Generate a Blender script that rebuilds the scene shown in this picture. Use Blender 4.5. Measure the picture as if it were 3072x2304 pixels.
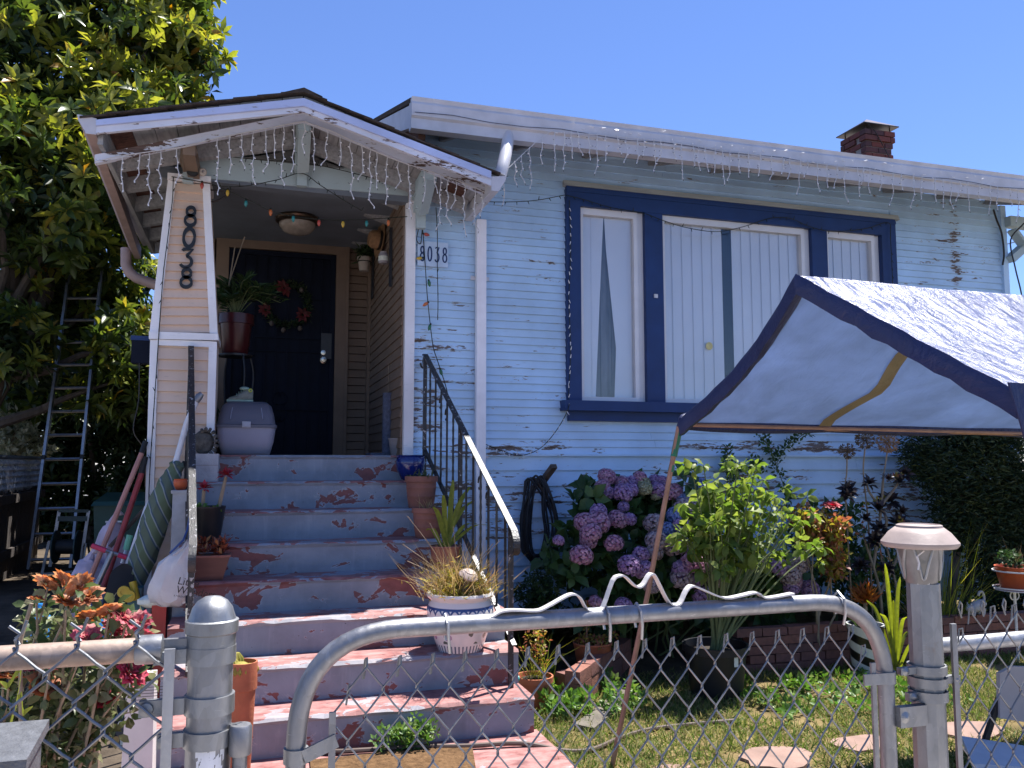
import bpy, math, random
import numpy as np
from mathutils import Vector, Matrix
R = math.radians
random.seed(7); RNG = np.random.default_rng(7)
SC = bpy.context.scene
COL = SC.collection
for o in list(bpy.data.objects): bpy.data.objects.remove(o)

# ---------------------------------------------------------------- camera, sky, sun, exposure
CAMP = Vector((0.0, -6.29, 1.46)); YAW = R(17.1); PIT = R(5.44); FPX = 2500.0
cam = bpy.data.cameras.new('camera'); cam_o = bpy.data.objects.new('camera', cam); COL.objects.link(cam_o)
cam_o.location = CAMP; cam_o.rotation_euler = (math.pi/2 + PIT, 0, -YAW)
cam.sensor_width = 36; cam.lens = 36*FPX/3072; cam.clip_start = 0.05; cam.clip_end = 3000
SC.camera = cam_o
SUN_EL = R(69); SUN_H = Vector((0.90, 0.44, 0)).normalized()      # towards the sun: right and behind the house
SUND = Vector((SUN_H.x*math.cos(SUN_EL), SUN_H.y*math.cos(SUN_EL), math.sin(SUN_EL)))
w = bpy.data.worlds.new('World'); SC.world = w; w.use_nodes = True
nt = w.node_tree; sky = nt.nodes.new('ShaderNodeTexSky'); sky.sky_type = 'NISHITA'; sky.sun_disc = False
sky.sun_elevation = SUN_EL; sky.sun_rotation = math.atan2(SUN_H.x, SUN_H.y)
sky.air_density = 1.0; sky.dust_density = 0.0; sky.ozone_density = 5.0; sky.altitude = 0
tn = nt.nodes.new('ShaderNodeMix'); tn.data_type = 'RGBA'; tn.blend_type = 'MULTIPLY'; tn.inputs[0].default_value = 1; tn.inputs[7].default_value = (.92, .97, 1.25, 1)
nt.links.new(sky.outputs[0], tn.inputs[6]); nt.links.new(tn.outputs[2], nt.nodes['Background'].inputs[0]); nt.nodes['Background'].inputs[1].default_value = 0.058
sl = bpy.data.lights.new('sun', 'SUN'); sl.energy = 4.6; sl.angle = R(0.53); sl.color = (1, 0.96, 0.92)
so = bpy.data.objects.new('sun', sl); COL.objects.link(so); so.location = (4, 2, 12)
so.rotation_euler = SUND.to_track_quat('Z', 'Y').to_euler()
vs = SC.view_settings; vs.view_transform = 'Standard'; vs.look = 'None'; vs.gamma = 1; vs.exposure = 1.45
SC.display_settings.display_device = 'sRGB'
SC.cycles.use_denoising = True
SC.cycles.max_bounces = 6; SC.cycles.diffuse_bounces = 4; SC.cycles.transparent_max_bounces = 12
SC.cycles.caustics_reflective = False; SC.cycles.caustics_refractive = False

# ---------------------------------------------------------------- pixels (of the 3072 wide photograph) to points
_f = Vector((math.sin(YAW)*math.cos(PIT), math.cos(YAW)*math.cos(PIT), math.sin(PIT)))
_r = Vector((math.cos(YAW), -math.sin(YAW), 0)); _u = _r.cross(_f)
def ray(u, v): return _f + _r*((u-1536)/FPX) - _u*((v-1152)/FPX)
def onp(i, val, u, v):
    d = ray(u, v); return CAMP + d*((val-CAMP[i])/d[i])
def px(u, v, X): return onp(0, X, u, v)
def py(u, v, Y): return onp(1, Y, u, v)
def pz(u, v, Z): return onp(2, Z, u, v)
def scl(p): return (Vector(p)-CAMP).dot(_f)/FPX           # metres per photo pixel at p

# ---------------------------------------------------------------- materials
def S(r, g, b):
    f = lambda c: (c/255/12.92) if c <= 10 else ((c/255+.055)/1.055)**2.4
    return (f(r), f(g), f(b))
MATS = {}
def nodes(name):
    m = bpy.data.materials.new(name); m.use_nodes = True; MATS[name] = m
    t = m.node_tree; return m, t, t.nodes['Principled BSDF']
def nn(t, kind, **kw):
    n = t.nodes.new('ShaderNode'+kind)
    for k, v in kw.items():
        if k in n.inputs.keys() if isinstance(k, str) else False: n.inputs[k].default_value = v
        else: setattr(n, k, v)
    return n
def ramp(t, fac, stops):
    r = t.nodes.new('ShaderNodeValToRGB'); e = r.color_ramp.elements
    while len(e) < len(stops): e.new(.5)
    for i, (p, c) in enumerate(stops):
        e[i].position = p; e[i].color = (*c, 1) if len(c) == 3 else c
    t.links.new(fac, r.inputs[0]); return r.outputs[0]
def pos(t, scale=(1, 1, 1), local=False):
    g = t.nodes.new('ShaderNodeTexCoord').outputs['Object'] if local else t.nodes.new('ShaderNodeNewGeometry').outputs['Position']
    mp = t.nodes.new('ShaderNodeMapping'); mp.inputs['Scale'].default_value = scale
    t.links.new(g, mp.inputs[0]); return mp.outputs[0]
def noise(t, vec, scale, detail=4, rough=.55, dist=0):
    n = t.nodes.new('ShaderNodeTexNoise'); n.inputs['Scale'].default_value = scale; n.inputs['Detail'].default_value = detail
    n.inputs['Roughness'].default_value = rough; n.inputs['Distortion'].default_value = dist
    t.links.new(vec, n.inputs['Vector']); return n.outputs[0]
def math_(t, op, a, b=None, clamp=False):
    n = t.nodes.new('ShaderNodeMath'); n.operation = op; n.use_clamp = clamp
    for i, x in enumerate((a, b)):
        if x is None: continue
        if isinstance(x, (int, float)): n.inputs[i].default_value = x
        else: t.links.new(x, n.inputs[i])
    return n.outputs[0]
def mix(t, fac, a, b):
    n = t.nodes.new('ShaderNodeMix'); n.data_type = 'RGBA'
    for i, x in ((0, fac), (6, a), (7, b)):
        if isinstance(x, (int, float)): n.inputs[i].default_value = x
        elif isinstance(x, tuple): n.inputs[i].default_value = (*x, 1)
        else: t.links.new(x, n.inputs[i])
    return n.outputs[2]
def bump(t, b, h, strength, dist=.01):
    n = t.nodes.new('ShaderNodeBump'); n.inputs['Strength'].default_value = strength; n.inputs['Distance'].default_value = dist
    t.links.new(h, n.inputs['Height']); t.links.new(n.outputs[0], b.inputs['Normal'])
def step(t, x, lo, hi):
    n = t.nodes.new('ShaderNodeMapRange'); n.inputs[1].default_value = lo; n.inputs[2].default_value = hi
    t.links.new(x, n.inputs[0]); return n.outputs[0]
def M(name, col, rough=.6, var=.18, scale=9, metal=0, bmp=.0, bscale=60, spec=.4, stretch=(1, 1, 1), col2=None, thr=None, island=False, coat=0):
    """general procedural material: mottled base colour, optional second colour showing through in patches"""
    m, t, b = nodes(name); v = pos(t, stretch)
    n1 = noise(t, v, scale, 5)
    lo = tuple(c*(1-var) for c in col); hi = tuple(min(1, c*(1+var)) for c in col)
    c = ramp(t, n1, [(.3, lo), (.7, hi)])
    if island:
        g = t.nodes.new('ShaderNodeNewGeometry'); rr = ramp(t, g.outputs['Random Per Island'], [(0, lo), (1, hi)]); c = mix(t, .6, c, rr)
    if col2:
        n2 = noise(t, v, scale*1.7, 8, .62, .3); c = mix(t, step(t, n2, thr, thr+.03), c, col2)
    t.links.new(c, b.inputs['Base Color'])
    b.inputs['Roughness'].default_value = rough; b.inputs['Metallic'].default_value = metal
    b.inputs['Specular IOR Level'].default_value = spec
    if coat: b.inputs['Coat Weight'].default_value = coat; b.inputs['Coat Roughness'].default_value = .08
    rv = noise(t, v, scale*3, 3); t.links.new(step(t, rv, -1.2*0+.0, 1.0), b.inputs['Roughness']) if False else None
    if bmp: bump(t, b, noise(t, v, bscale, 4), bmp)
    return m
def leafmat(name, stops, trans=.35, rough=.45, tcol=None, spec=.35):
    """leaf: colour picked per leaf, light passes through"""
    m, t, b = nodes(name); g = t.nodes.new('ShaderNodeNewGeometry')
    c = ramp(t, g.outputs['Random Per Island'], stops)
    n = noise(t, pos(t), 35, 3); c = mix(t, step(t, n, .3, .8), c, mix(t, .5, c, (.02, .03, .01)))
    t.links.new(c, b.inputs['Base Color']); b.inputs['Roughness'].default_value = rough; b.inputs['Specular IOR Level'].default_value = spec
    tr = t.nodes.new('ShaderNodeBsdfTranslucent'); hs = t.nodes.new('ShaderNodeHueSaturation')
    hs.inputs['Saturation'].default_value = 1.15; hs.inputs['Value'].default_value = 1.6; t.links.new(c, hs.inputs['Color'])
    t.links.new(hs.outputs[0], tr.inputs[0])
    ms = t.nodes.new('ShaderNodeMixShader'); ms.inputs[0].default_value = trans
    t.links.new(b.outputs[0], ms.inputs[1]); t.links.new(tr.outputs[0], ms.inputs[2])
    t.links.new(ms.outputs[0], t.nodes['Material Output'].inputs[0]); return m

# ---------------------------------------------------------------- mesh helpers
BASE = {}                                        # object name -> world origin of its coordinates
class MB:
    def __init__(s): s.v = []; s.f = []; s.m = []
    def add(s, vs_, fs, m=0):
        o = len(s.v); s.v += [tuple(p) for p in vs_]; s.f += [tuple(i+o for i in f) for f in fs]; s.m += [m]*len(fs); return s
    def box(s, a, b, m=0):
        x0, y0, z0 = a; x1, y1, z1 = b
        return s.add([(x0,y0,z0),(x1,y0,z0),(x1,y1,z0),(x0,y1,z0),(x0,y0,z1),(x1,y0,z1),(x1,y1,z1),(x0,y1,z1)],
                     [(0,3,2,1),(4,5,6,7),(0,1,5,4),(1,2,6,5),(2,3,7,6),(3,0,4,7)], m)
    def hexa(s, p, m=0): return s.add(p, [(0,3,2,1),(4,5,6,7),(0,1,5,4),(1,2,6,5),(2,3,7,6),(3,0,4,7)], m)
    def beam(s, p, q, w, h, up=(0, 0, 1), m=0):
        p = Vector(p); q = Vector(q); d = (q-p).normalized(); x = d.cross(Vector(up)).normalized(); z = x.cross(d)
        c = [x*(-w/2)-z*(h/2), x*(w/2)-z*(h/2), x*(w/2)+z*(h/2), x*(-w/2)+z*(h/2)]
        return s.add([p+k for k in c]+[q+k for k in c], [(0,1,2,3),(7,6,5,4),(0,4,5,1),(1,5,6,2),(2,6,7,3),(3,7,4,0)], m)
    def tube(s, pts, r, n=6, m=0, cap=True, flat=1.0):
        pts = [Vector(p) for p in pts]; rs = r if isinstance(r, (list, tuple)) else [r]*len(pts)
        o = len(s.v); prev = None
        for i, p in enumerate(pts):
            d = (pts[min(i+1, len(pts)-1)]-pts[max(i-1, 0)]).normalized()
            if prev is None:
                a = Vector((0, 0, 1)) if abs(d.z) < .9 else Vector((0, 1, 0)); x = d.cross(a).normalized()
            else: x = (prev-d*prev.dot(d)).normalized()
            prev = x; y = d.cross(x)
            for k in range(n):
                t = 2*math.pi*k/n; s.v.append(tuple(p+(x*math.cos(t)*flat+y*math.sin(t))*rs[i]))
        for i in range(len(pts)-1):
            for k in range(n):
                a = o+i*n+k; b = o+i*n+(k+1) % n; s.f.append((a, b, b+n, a+n)); s.m.append(m)
        if cap:
            s.f.append(tuple(o+k for k in range(n-1, -1, -1))); s.m.append(m)
            s.f.append(tuple(o+(len(pts)-1)*n+k for k in range(n))); s.m.append(m)
        return s
    def lathe(s, prof, c, n=20, m=0, ax=(0, 0, 1), sq=0, close=True, ripple=None):
        c = Vector(c); q = Vector((0, 0, 1)).rotation_difference(Vector(ax).normalized()); o = len(s.v)
        for (r, z) in prof:
            for k in range(n):
                t = 2*math.pi*k/n; rr = r*(1+ripple[0]*math.cos(ripple[1]*t)) if ripple else r
                if sq: rr = r/max(abs(math.cos(t)), abs(math.sin(t)))**sq
                s.v.append(tuple(c+q@Vector((rr*math.cos(t), rr*math.sin(t), z))))
        for i in range(len(prof)-1):
            for k in range(n):
                a = o+i*n+k; b = o+i*n+(k+1) % n; s.f.append((a, b, b+n, a+n)); s.m.append(m)
        if close:
            s.f.append(tuple(o+k for k in range(n-1, -1, -1))); s.m.append(m)
            s.f.append(tuple(o+(len(prof)-1)*n+k for k in range(n))); s.m.append(m)
        return s
    def prism(s, poly, ext, m=0):
        n = len(poly); e = Vector(ext); P = [Vector(p) for p in poly]
        return s.add(P+[p+e for p in P], [tuple(range(n-1, -1, -1)), tuple(range(n, 2*n))]+[(i, (i+1) % n, (i+1) % n+n, i+n) for i in range(n)], m)
    def grid(s, G, m=0, thick=None):
        a = len(G); b = len(G[0]); o = len(s.v); pts = [Vector(p) for row in G for p in row]; s.v += [tuple(p) for p in pts]
        for i in range(a-1):
            for j in range(b-1):
                k = o+i*b+j; s.f.append((k, k+1, k+b+1, k+b)); s.m.append(m)
        if thick:
            t = Vector(thick); o2 = len(s.v); s.v += [tuple(p+t) for p in pts]
            for i in range(a-1):
                for j in range(b-1):
                    k = o2+i*b+j; s.f.append((k, k+b, k+b+1, k+1)); s.m.append(m)
            rim = [j for j in range(b)]+[i*b+b-1 for i in range(1, a)]+[(a-1)*b+j for j in range(b-2, -1, -1)]+[i*b for i in range(a-2, 0, -1)]
            for i in range(len(rim)):
                p, q = rim[i], rim[(i+1) % len(rim)]; s.f.append((o+q, o+p, o2+p, o2+q)); s.m.append(m)
        return s
    def ball(s, c, r, n=8, m=0, sc=(1, 1, 1)):
        k = n//2; prof = [(max(.001, r*math.sin(math.pi*i/k)), -r*math.cos(math.pi*i/k)) for i in range(k+1)]; o = len(s.v)
        s.lathe(prof, (0, 0, 0), n, m)
        for i in range(o, len(s.v)):
            p = s.v[i]; s.v[i] = (c[0]+p[0]*sc[0], c[1]+p[1]*sc[1], c[2]+p[2]*sc[2])
        return s
    def stroke(s, pts, w, th, nrm=(0, -1, 0), m=0):
        """flat lettering stroke: band of width w along pts, thickness th towards nrm"""
        nrm = Vector(nrm); P = [Vector(p) for p in pts]; L = []; Rr = []
        ws = w if isinstance(w, (list, tuple)) else [w]*len(P)
        for i, p in enumerate(P):
            d = (P[min(i+1, len(P)-1)]-P[max(i-1, 0)]).normalized(); x = d.cross(nrm).normalized()*ws[i]/2; L.append(p+x); Rr.append(p-x)
        for i in range(len(P)-1):
            s.hexa([L[i], Rr[i], Rr[i+1], L[i+1], L[i]+nrm*th, Rr[i]+nrm*th, Rr[i+1]+nrm*th, L[i+1]+nrm*th], m)
        return s
    def build(s, name, mat, parent=None, smooth=False, base=None, label=None, kind=None):
        me = bpy.data.meshes.new(name); o = Vector(base) if base is not None else (BASE[parent.name] if parent else Vector((0, 0, 0)))
        me.from_pydata([(p[0]-o.x, p[1]-o.y, p[2]-o.z) for p in s.v], [], s.f)
        for mm in (mat if isinstance(mat, (list, tuple)) else [mat]): me.materials.append(MATS[mm] if isinstance(mm, str) else mm)
        me.polygons.foreach_set('material_index', s.m)
        if smooth:
            me.polygons.foreach_set('use_smooth', [True]*len(s.f))
            try: me.set_sharp_from_angle(angle=R(40))
            except Exception: pass
        return link(me, name, parent, o, base is not None, label, kind)
def link(me, name, parent, o, at=False, label=None, kind=None):
    ob = bpy.data.objects.new(name, me); COL.objects.link(ob)
    if parent is not None: ob.parent = parent
    elif at or o.length: ob.location = o
    BASE[ob.name] = o.copy()
    if label: ob['label'] = label
    if kind: ob['kind'] = kind
    return ob
def thing(name, label, cat, loc=(0, 0, 0), group=None):
    o = bpy.data.objects.new(name, None); COL.objects.link(o); o.location = loc; o.empty_display_size = .1
    BASE[o.name] = Vector(loc); o['label'] = label; o['category'] = cat
    if group: o['group'] = group
    return o
def tag(o, label, cat, group=None):
    o['label'] = label; o['category'] = cat
    if group: o['group'] = group
    return o
def part(parent, name, mat, smooth=False, **kw):
    """p = part(...); chain of shapes; finished by calling .done()"""
    b = MB(); b.done = lambda: b.build(name, mat, parent, smooth, **kw); return b
# many leaves at once -------------------------------------------------------------
T_LOW = (np.array([[0,0,0],[.45,.5,.10],[.5,0,-.02],[.45,-.5,.10],[1,0,-.10]]), [(0,2,1),(0,3,2),(1,2,4),(2,3,4)])
T_BIG = (np.array([[0,0,0],[.25,.38,.06],[.28,0,0],[.25,-.38,.06],[.6,.46,.05],[.62,0,-.04],[.6,-.46,.05],[1,0,-.22]]),
         [(0,2,1),(0,3,2),(1,2,5),(1,5,4),(2,3,6),(2,6,5),(4,5,7),(5,6,7)])
T_BLADE = (np.array([[0,.5,0],[0,-.5,0],[.55,.35,.0],[.55,-.35,.0],[1,0,-.18]]), [(0,1,3),(0,3,2),(2,3,4)])
def leaves(P, Dv, U, L, W, tmpl=T_LOW):
    """arrays of leaf root, direction, up hint, length, width -> verts, tris"""
    P = np.asarray(P, float); Dv = np.asarray(Dv, float); U = np.asarray(U, float); n = len(P)
    L = np.broadcast_to(np.asarray(L, float), (n,)); W = np.broadcast_to(np.asarray(W, float), (n,))
    Dv = Dv/np.maximum(np.linalg.norm(Dv, axis=1, keepdims=True), 1e-6); X = np.cross(U, Dv)
    X = X/np.maximum(np.linalg.norm(X, axis=1, keepdims=True), 1e-6); N = np.cross(Dv, X)
    T, Fc = tmpl; k = len(T)
    V = (P[:, None]+Dv[:, None]*(T[None, :, 0:1]*L[:, None, None])+X[:, None]*(T[None, :, 1:2]*W[:, None, None])+N[:, None]*(T[None, :, 2:3]*L[:, None, None]))
    Fa = (np.asarray(Fc)[None]+(np.arange(n)*k)[:, None, None]).reshape(-1, 3)
    return V.reshape(-1, 3), Fa
def join(parts_):
    V = []; Fs = []; Ms = []; o = 0
    for k, (v, f) in enumerate(parts_):
        V.append(v); Fs.append(f+o); Ms.append(np.full(len(f), k)); o += len(v)
    return np.concatenate(V), np.concatenate(Fs), np.concatenate(Ms)
def npmesh(name, V, Fa, mats, parent=None, mi=None, base=None, label=None, kind=None):
    o = Vector(base) if base is not None else (BASE[parent.name] if parent else Vector((0, 0, 0)))
    me = bpy.data.meshes.new(name); V = np.asarray(V, np.float32)-np.array(o, np.float32)
    me.vertices.add(len(V)); me.vertices.foreach_set('co', V.ravel())
    me.loops.add(len(Fa)*3); me.loops.foreach_set('vertex_index', np.asarray(Fa, np.int32).ravel())
    me.polygons.add(len(Fa)); me.polygons.foreach_set('loop_start', np.arange(len(Fa), dtype=np.int32)*3)
    for mm in (mats if isinstance(mats, (list, tuple)) else [mats]): me.materials.append(MATS[mm])
    if mi is not None: me.polygons.foreach_set('material_index', np.asarray(mi, np.int32))
    me.update(calc_edges=True)
    return link(me, name, parent, o, base is not None, label, kind)
def rdir(n, zlo=-1, zhi=1):
    a = RNG.uniform(0, 2*np.pi, n); z = RNG.uniform(zlo, zhi, n); h = np.sqrt(np.maximum(0, 1-z*z)); return np.stack([h*np.cos(a), h*np.sin(a), z], 1)
def rosettes(C, per, L, W, up=None, tilt=(.1, .9), tmpl=T_LOW):
    """a whorl of leaves at each centre C, its axis up"""
    C = np.asarray(C, float); n = len(C)
    if up is None: up = rdir(n, .2, 1)
    A = np.cross(up, rdir(n)); A /= np.maximum(np.linalg.norm(A, axis=1, keepdims=True), 1e-6); B = np.cross(up, A)
    ang = (np.arange(per)*2.399)[None]+RNG.uniform(0, 6.28, (n, 1)); t = np.linspace(tilt[0], tilt[1], per)[None]+RNG.normal(0, .12, (n, per))
    Dv = (A[:, None]*np.cos(ang)[..., None]+B[:, None]*np.sin(ang)[..., None])*np.cos(t)[..., None]+up[:, None]*np.sin(t)[..., None]
    P = np.repeat(C[:, None], per, 1)+Dv*.01; Uh = np.repeat(up[:, None], per, 1)
    k = n*per; s = RNG.uniform(.65, 1.15, k)
    return leaves(P.reshape(-1, 3), Dv.reshape(-1, 3), Uh.reshape(-1, 3), L*s, W*s, tmpl)
def blob(n, c, r, shell=.5):
    d = rdir(n); q = (shell+(1-shell)*RNG.random(n)**.6)[:, None]; return np.asarray(c)+d*q*np.asarray(r)
def curve(pts, n=8):
    """Catmull-Rom through pts"""
    P = [Vector(p) for p in pts]; P = [P[0]*2-P[1]]+P+[P[-1]*2-P[-2]]; out = []
    for i in range(1, len(P)-2):
        for k in range(n):
            t = k/n; a, b, c, d = P[i-1], P[i], P[i+1], P[i+2]
            out.append(.5*((2*b)+(c-a)*t+(2*a-5*b+4*c-d)*t*t+(3*b-a-3*c+d)*t**3))
    out.append(P[-2]); return out
# ================================================================ materials of the house
def paint(name, col, wood, base_thr=.66, stretch=(1.3, 1.3, 9), scale=2.2, zones=(), dirt=.25, flake_thr=.735):
    """painted boards: paint flakes off to bare wood in ragged horizontal scabs, more in the given worn zones (x, z, radius_x, radius_z, amount)"""
    m, t, b = nodes(name); v = pos(t, stretch)
    n = noise(t, v, scale, 9, .66, .35); fine = noise(t, pos(t, (2, 2, 14)), 6, 6, .6)
    mask = math_(t, 'ADD', math_(t, 'MULTIPLY', n, .8), math_(t, 'MULTIPLY', fine, .2))
    sp = t.nodes.new('ShaderNodeSeparateXYZ'); t.links.new(t.nodes.new('ShaderNodeNewGeometry').outputs['Position'], sp.inputs[0])
    add = None
    for (x, z, rx, rz, am) in zones:
        dx = math_(t, 'DIVIDE', math_(t, 'SUBTRACT', sp.outputs[0], x), rx); dz = math_(t, 'DIVIDE', math_(t, 'SUBTRACT', sp.outputs[2], z), rz)
        d = math_(t, 'ADD', math_(t, 'MULTIPLY', dx, dx), math_(t, 'MULTIPLY', dz, dz))
        g = math_(t, 'MULTIPLY', math_(t, 'SUBTRACT', 1, d, True), am); add = g if add is None else math_(t, 'MAXIMUM', add, g)
    if add is not None: mask = math_(t, 'ADD', mask, add)
    vc = t.nodes.new('ShaderNodeTexVoronoi'); vc.inputs['Scale'].default_value = 26; t.links.new(pos(t, (1, 1, 3)), vc.inputs[0]); sc3 = t.nodes.new('ShaderNodeSeparateColor'); t.links.new(vc.outputs['Color'], sc3.inputs[0])
    mask = math_(t, 'ADD', mask, math_(t, 'MULTIPLY', math_(t, 'SUBTRACT', sc3.outputs[0], .5), .07))
    flake = noise(t, pos(t, (1, 1, 7)), 6.5, 8, .7, .5); fm = math_(t, 'ADD', math_(t, 'MULTIPLY', flake, .9), math_(t, 'MULTIPLY', mask, .16))
    mask = math_(t, 'MAXIMUM', mask, math_(t, 'ADD', math_(t, 'SUBTRACT', fm, flake_thr), base_thr))
    bare = step(t, mask, base_thr, base_thr+.012); edge = step(t, mask, base_thr-.02, base_thr)
    wn = noise(t, pos(t, (3, 3, 40)), 5, 5); wc = ramp(t, wn, [(.3, tuple(c*.55 for c in wood)), (.7, tuple(min(1, c*1.25) for c in wood))])
    pn = noise(t, pos(t, (1, 1, 1)), 1.7, 5); fl = noise(t, pos(t, (1, 1, 5)), 14, 4)
    pc = ramp(t, pn, [(.25, tuple(c*(1-dirt) for c in col)), (.75, tuple(min(1, c*(1+dirt*.5)) for c in col))])
    pc = mix(t, step(t, fl, .62, .8), pc, tuple(c*.72 for c in col))
    pc = mix(t, math_(t, 'MULTIPLY', edge, .55), pc, (.62, .62, .62))
    t.links.new(mix(t, bare, pc, wc), b.inputs['Base Color']); b.inputs['Roughness'].default_value = .55; b.inputs['Specular IOR Level'].default_value = .3
    h = math_(t, 'SUBTRACT', math_(t, 'MULTIPLY', fl, .12), bare); bump(t, b, h, .5, .004)
    return m
BLUE = (.50, .69, .88)
paint('blue_paint', BLUE, (.17, .13, .11), .638, zones=[(1.22, 2.0, .34, .9, .10), (1.5, 2.3, .8, .9, .05), (1.9, 1.57, 1.1, .10, .13), (1.7, 1.15, 1.4, .45, .11), (6.42, 3.4, .10, .75, .15), (6.3, 3.3, .6, .8, .06), (3.8, 1.2, 1.5, .35, .13), (4.6, 1.6, 1.8, .08, .14), (2.0, 2.9, .6, .6, .03), (5.5, 1.0, 1.5, .5, .10)])
paint('trim_white', (.82, .83, .85), (.26, .21, .18), .70, stretch=(3, 3, 6), zones=[(1.1, 1.9, .08, .5, .05)])
paint('rake_paint', (.66, .70, .80), (.13, .085, .07), .60, stretch=(1.2, 6, 5), scale=2.6, zones=[(-.95, 3.45, .5, .2, .07), (1.4, 3.5, .55, .25, .085)])
paint('strip_paint', (.48, .56, .80), (.25, .25, .33), .64, stretch=(2, 6, 9), scale=4)
paint('peach_paint', (.68, .53, .42), (.20, .17, .15), .71, zones=[(-.4, 2.35, .3, .06, .12)], dirt=.16)
paint('beam_paint', (.40, .50, .53), (.3, .3, .3), .80, dirt=.12)
M('porch_shade_tan', (.20, .145, .105), .7, .12, 5, bmp=.15)  # siding paint darkened in its base colour to carry the deep porch shade
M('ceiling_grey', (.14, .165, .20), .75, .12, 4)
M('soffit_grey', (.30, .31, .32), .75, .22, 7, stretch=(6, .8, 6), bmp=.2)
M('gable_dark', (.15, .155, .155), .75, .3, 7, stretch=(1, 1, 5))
M('bare_wood', (.11, .05, .035), .8, .45, 14, stretch=(1, 4, 6), bmp=.4)
M('shingle', (.055, .042, .034), .9, .4, 18, bmp=.7, bscale=160)
M('gutter_white', (.55, .55, .58), .4, .12, 6, spec=.5)
M('gutter_pink', (.36, .27, .25), .5, .16, 7, spec=.4)
M('window_blue', (.006, .030, .12), .5, .16, 6, bmp=.1, bscale=25, col2=(.20, .23, .30), thr=.76)
M('vinyl', (.68, .68, .69), .35, .06, 5)
M('drip_tan', (.40, .40, .36), .6, .18, 5, stretch=(.6, 1, 6))
M('blind', (.80, .80, .82), .5, .05, 2)
M('curtain', (.16, .16, .17), .9, .3, 5, stretch=(3, 3, .6))
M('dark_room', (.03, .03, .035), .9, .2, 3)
M('door_navy', (.004, .007, .018), .6, .2, 10, spec=.15)
M('iron', (.012, .012, .014), .42, .3, 20, spec=.5, bmp=.15, bscale=90)
M('brass', (.45, .42, .36), .25, .2, 20, metal=1)
M('digit_black', (.012, .012, .012), .35, .2, 20)
M('sticker', (.55, .49, .22), .5, .2, 30)
m_, t_, b_ = nodes('window_glass'); b_.inputs['Base Color'].default_value = (.9, .95, 1, 1); b_.inputs['Roughness'].default_value = .02
tr_ = t_.nodes.new('ShaderNodeBsdfTransparent'); tr_.inputs[0].default_value = (.93, .95, .97, 1); gl_ = t_.nodes.new('ShaderNodeBsdfGlossy'); gl_.inputs['Roughness'].default_value = .01
fr_ = t_.nodes.new('ShaderNodeLayerWeight'); fr_.inputs[0].default_value = .5; ms_ = t_.nodes.new('ShaderNodeMixShader')
t_.links.new(math_(t_, 'ADD', math_(t_, 'MULTIPLY', math_(t_, 'POWER', fr_.outputs[1], 4), .6), .07, True), ms_.inputs[0]); t_.links.new(tr_.outputs[0], ms_.inputs[1]); t_.links.new(gl_.outputs[0], ms_.inputs[2]); t_.links.new(ms_.outputs[0], t_.nodes['Material Output'].inputs[0])
# bricks: colour per brick object
def brickmat(name, a, b2, c3):
    m, t, b = nodes(name); oi = t.nodes.new('ShaderNodeObjectInfo'); c = ramp(t, oi.outputs['Random'], [(0, a), (.5, b2), (1, c3)])
    n = noise(t, pos(t), 30, 6); c = mix(t, step(t, n, .35, .75), mix(t, .35, c, (.02, .015, .015)), c); t.links.new(c, b.inputs['Base Color'])
    b.inputs['Roughness'].default_value = .85; bump(t, b, noise(t, pos(t), 120, 4), .5)
brickmat('brick_red', (.22, .06, .045), (.15, .05, .045), (.09, .045, .05)); brickmat('brick_garden', (.30, .12, .08), (.24, .10, .08), (.16, .08, .07))
M('mortar', (.30, .28, .27), .9, .2, 30, bmp=.4)

# ================================================================ house
H = thing('house', 'light blue wooden bungalow with peeling paint, gabled porch and dark blue trimmed window', 'house', (3.0, 1.0, 0))
XR = 7.02; XC = 1.10; ZWT = 1.53; ZTOP = 4.02
w0 = py(1694, 600, 0).x; w1 = py(2680, 800, 0).x
WZ0, WZ1 = 1.80, 3.735
body = part(H, 'house_body', 'porch_shade_tan').box((XC+.02, .36, .25), (XR-.02, 7.5, 3.98)).box((-.72, 1.95, .2), (XC+.03, 7.5, 3.9)).done()
ow0, ow1, oz0, oz1 = w0+.06, w1-.06, 1.93, 3.62
fw = part(H, 'front_wall', 'blue_paint').box((XC+.03, .012, .2), (ow0, .37, 4.05)).box((ow1, .012, .2), (XR-.03, .37, 4.05)).box((ow0, .012, .2), (ow1, .37, oz0)).box((ow0, .012, oz1), (ow1, .37, 4.05)).done()
def board(x0, x1, z0, ex, mat, par, y=.012, th=.020, name='siding_board', rnd=True, gap=.006):
    j = random.uniform(-.003, .003) if rnd else 0
    b = MB(); b.hexa([(x0, y-th-j, z0), (x1, y-th-j, z0), (x1, y, z0), (x0, y, z0), (x0, y-.003, z0+ex-gap), (x1, y-.003, z0+ex-gap), (x1, y, z0+ex-gap), (x0, y, z0+ex-gap)])
    return b.build(name, mat, par)
z = ZWT
while z < ZTOP:
    ex = .0625
    if z+ex > WZ0-.02 and z < WZ1+.05:
        board(XC+.045, w0+.01, z, ex, 'blue_paint', fw); board(w1-.01, XR-.04, z, ex, 'blue_paint', fw)
    else:
        jx = random.uniform(3, 5.5); board(XC+.045, jx-.001, z, ex, 'blue_paint', fw); board(jx+.001, XR-.04, z, ex, 'blue_paint', fw)
    z += ex
z = ZWT-.125
while z > .2:
    jx = random.uniform(3, 5.5); board(XC+.045, jx-.001, z, .118, 'blue_paint', fw, th=.022); board(jx+.001, XR-.04, z, .118, 'blue_paint', fw, th=.022); z -= .123
part(H, 'water_table', 'blue_paint').box((XC+.045, -.028, ZWT-.012), (XR-.04, .01, ZWT+.004)).done()
part(H, 'corner_board', 'trim_white').box((XC-.03, -.03, .3), (XC+.045, .03, 3.95)).done()
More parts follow.
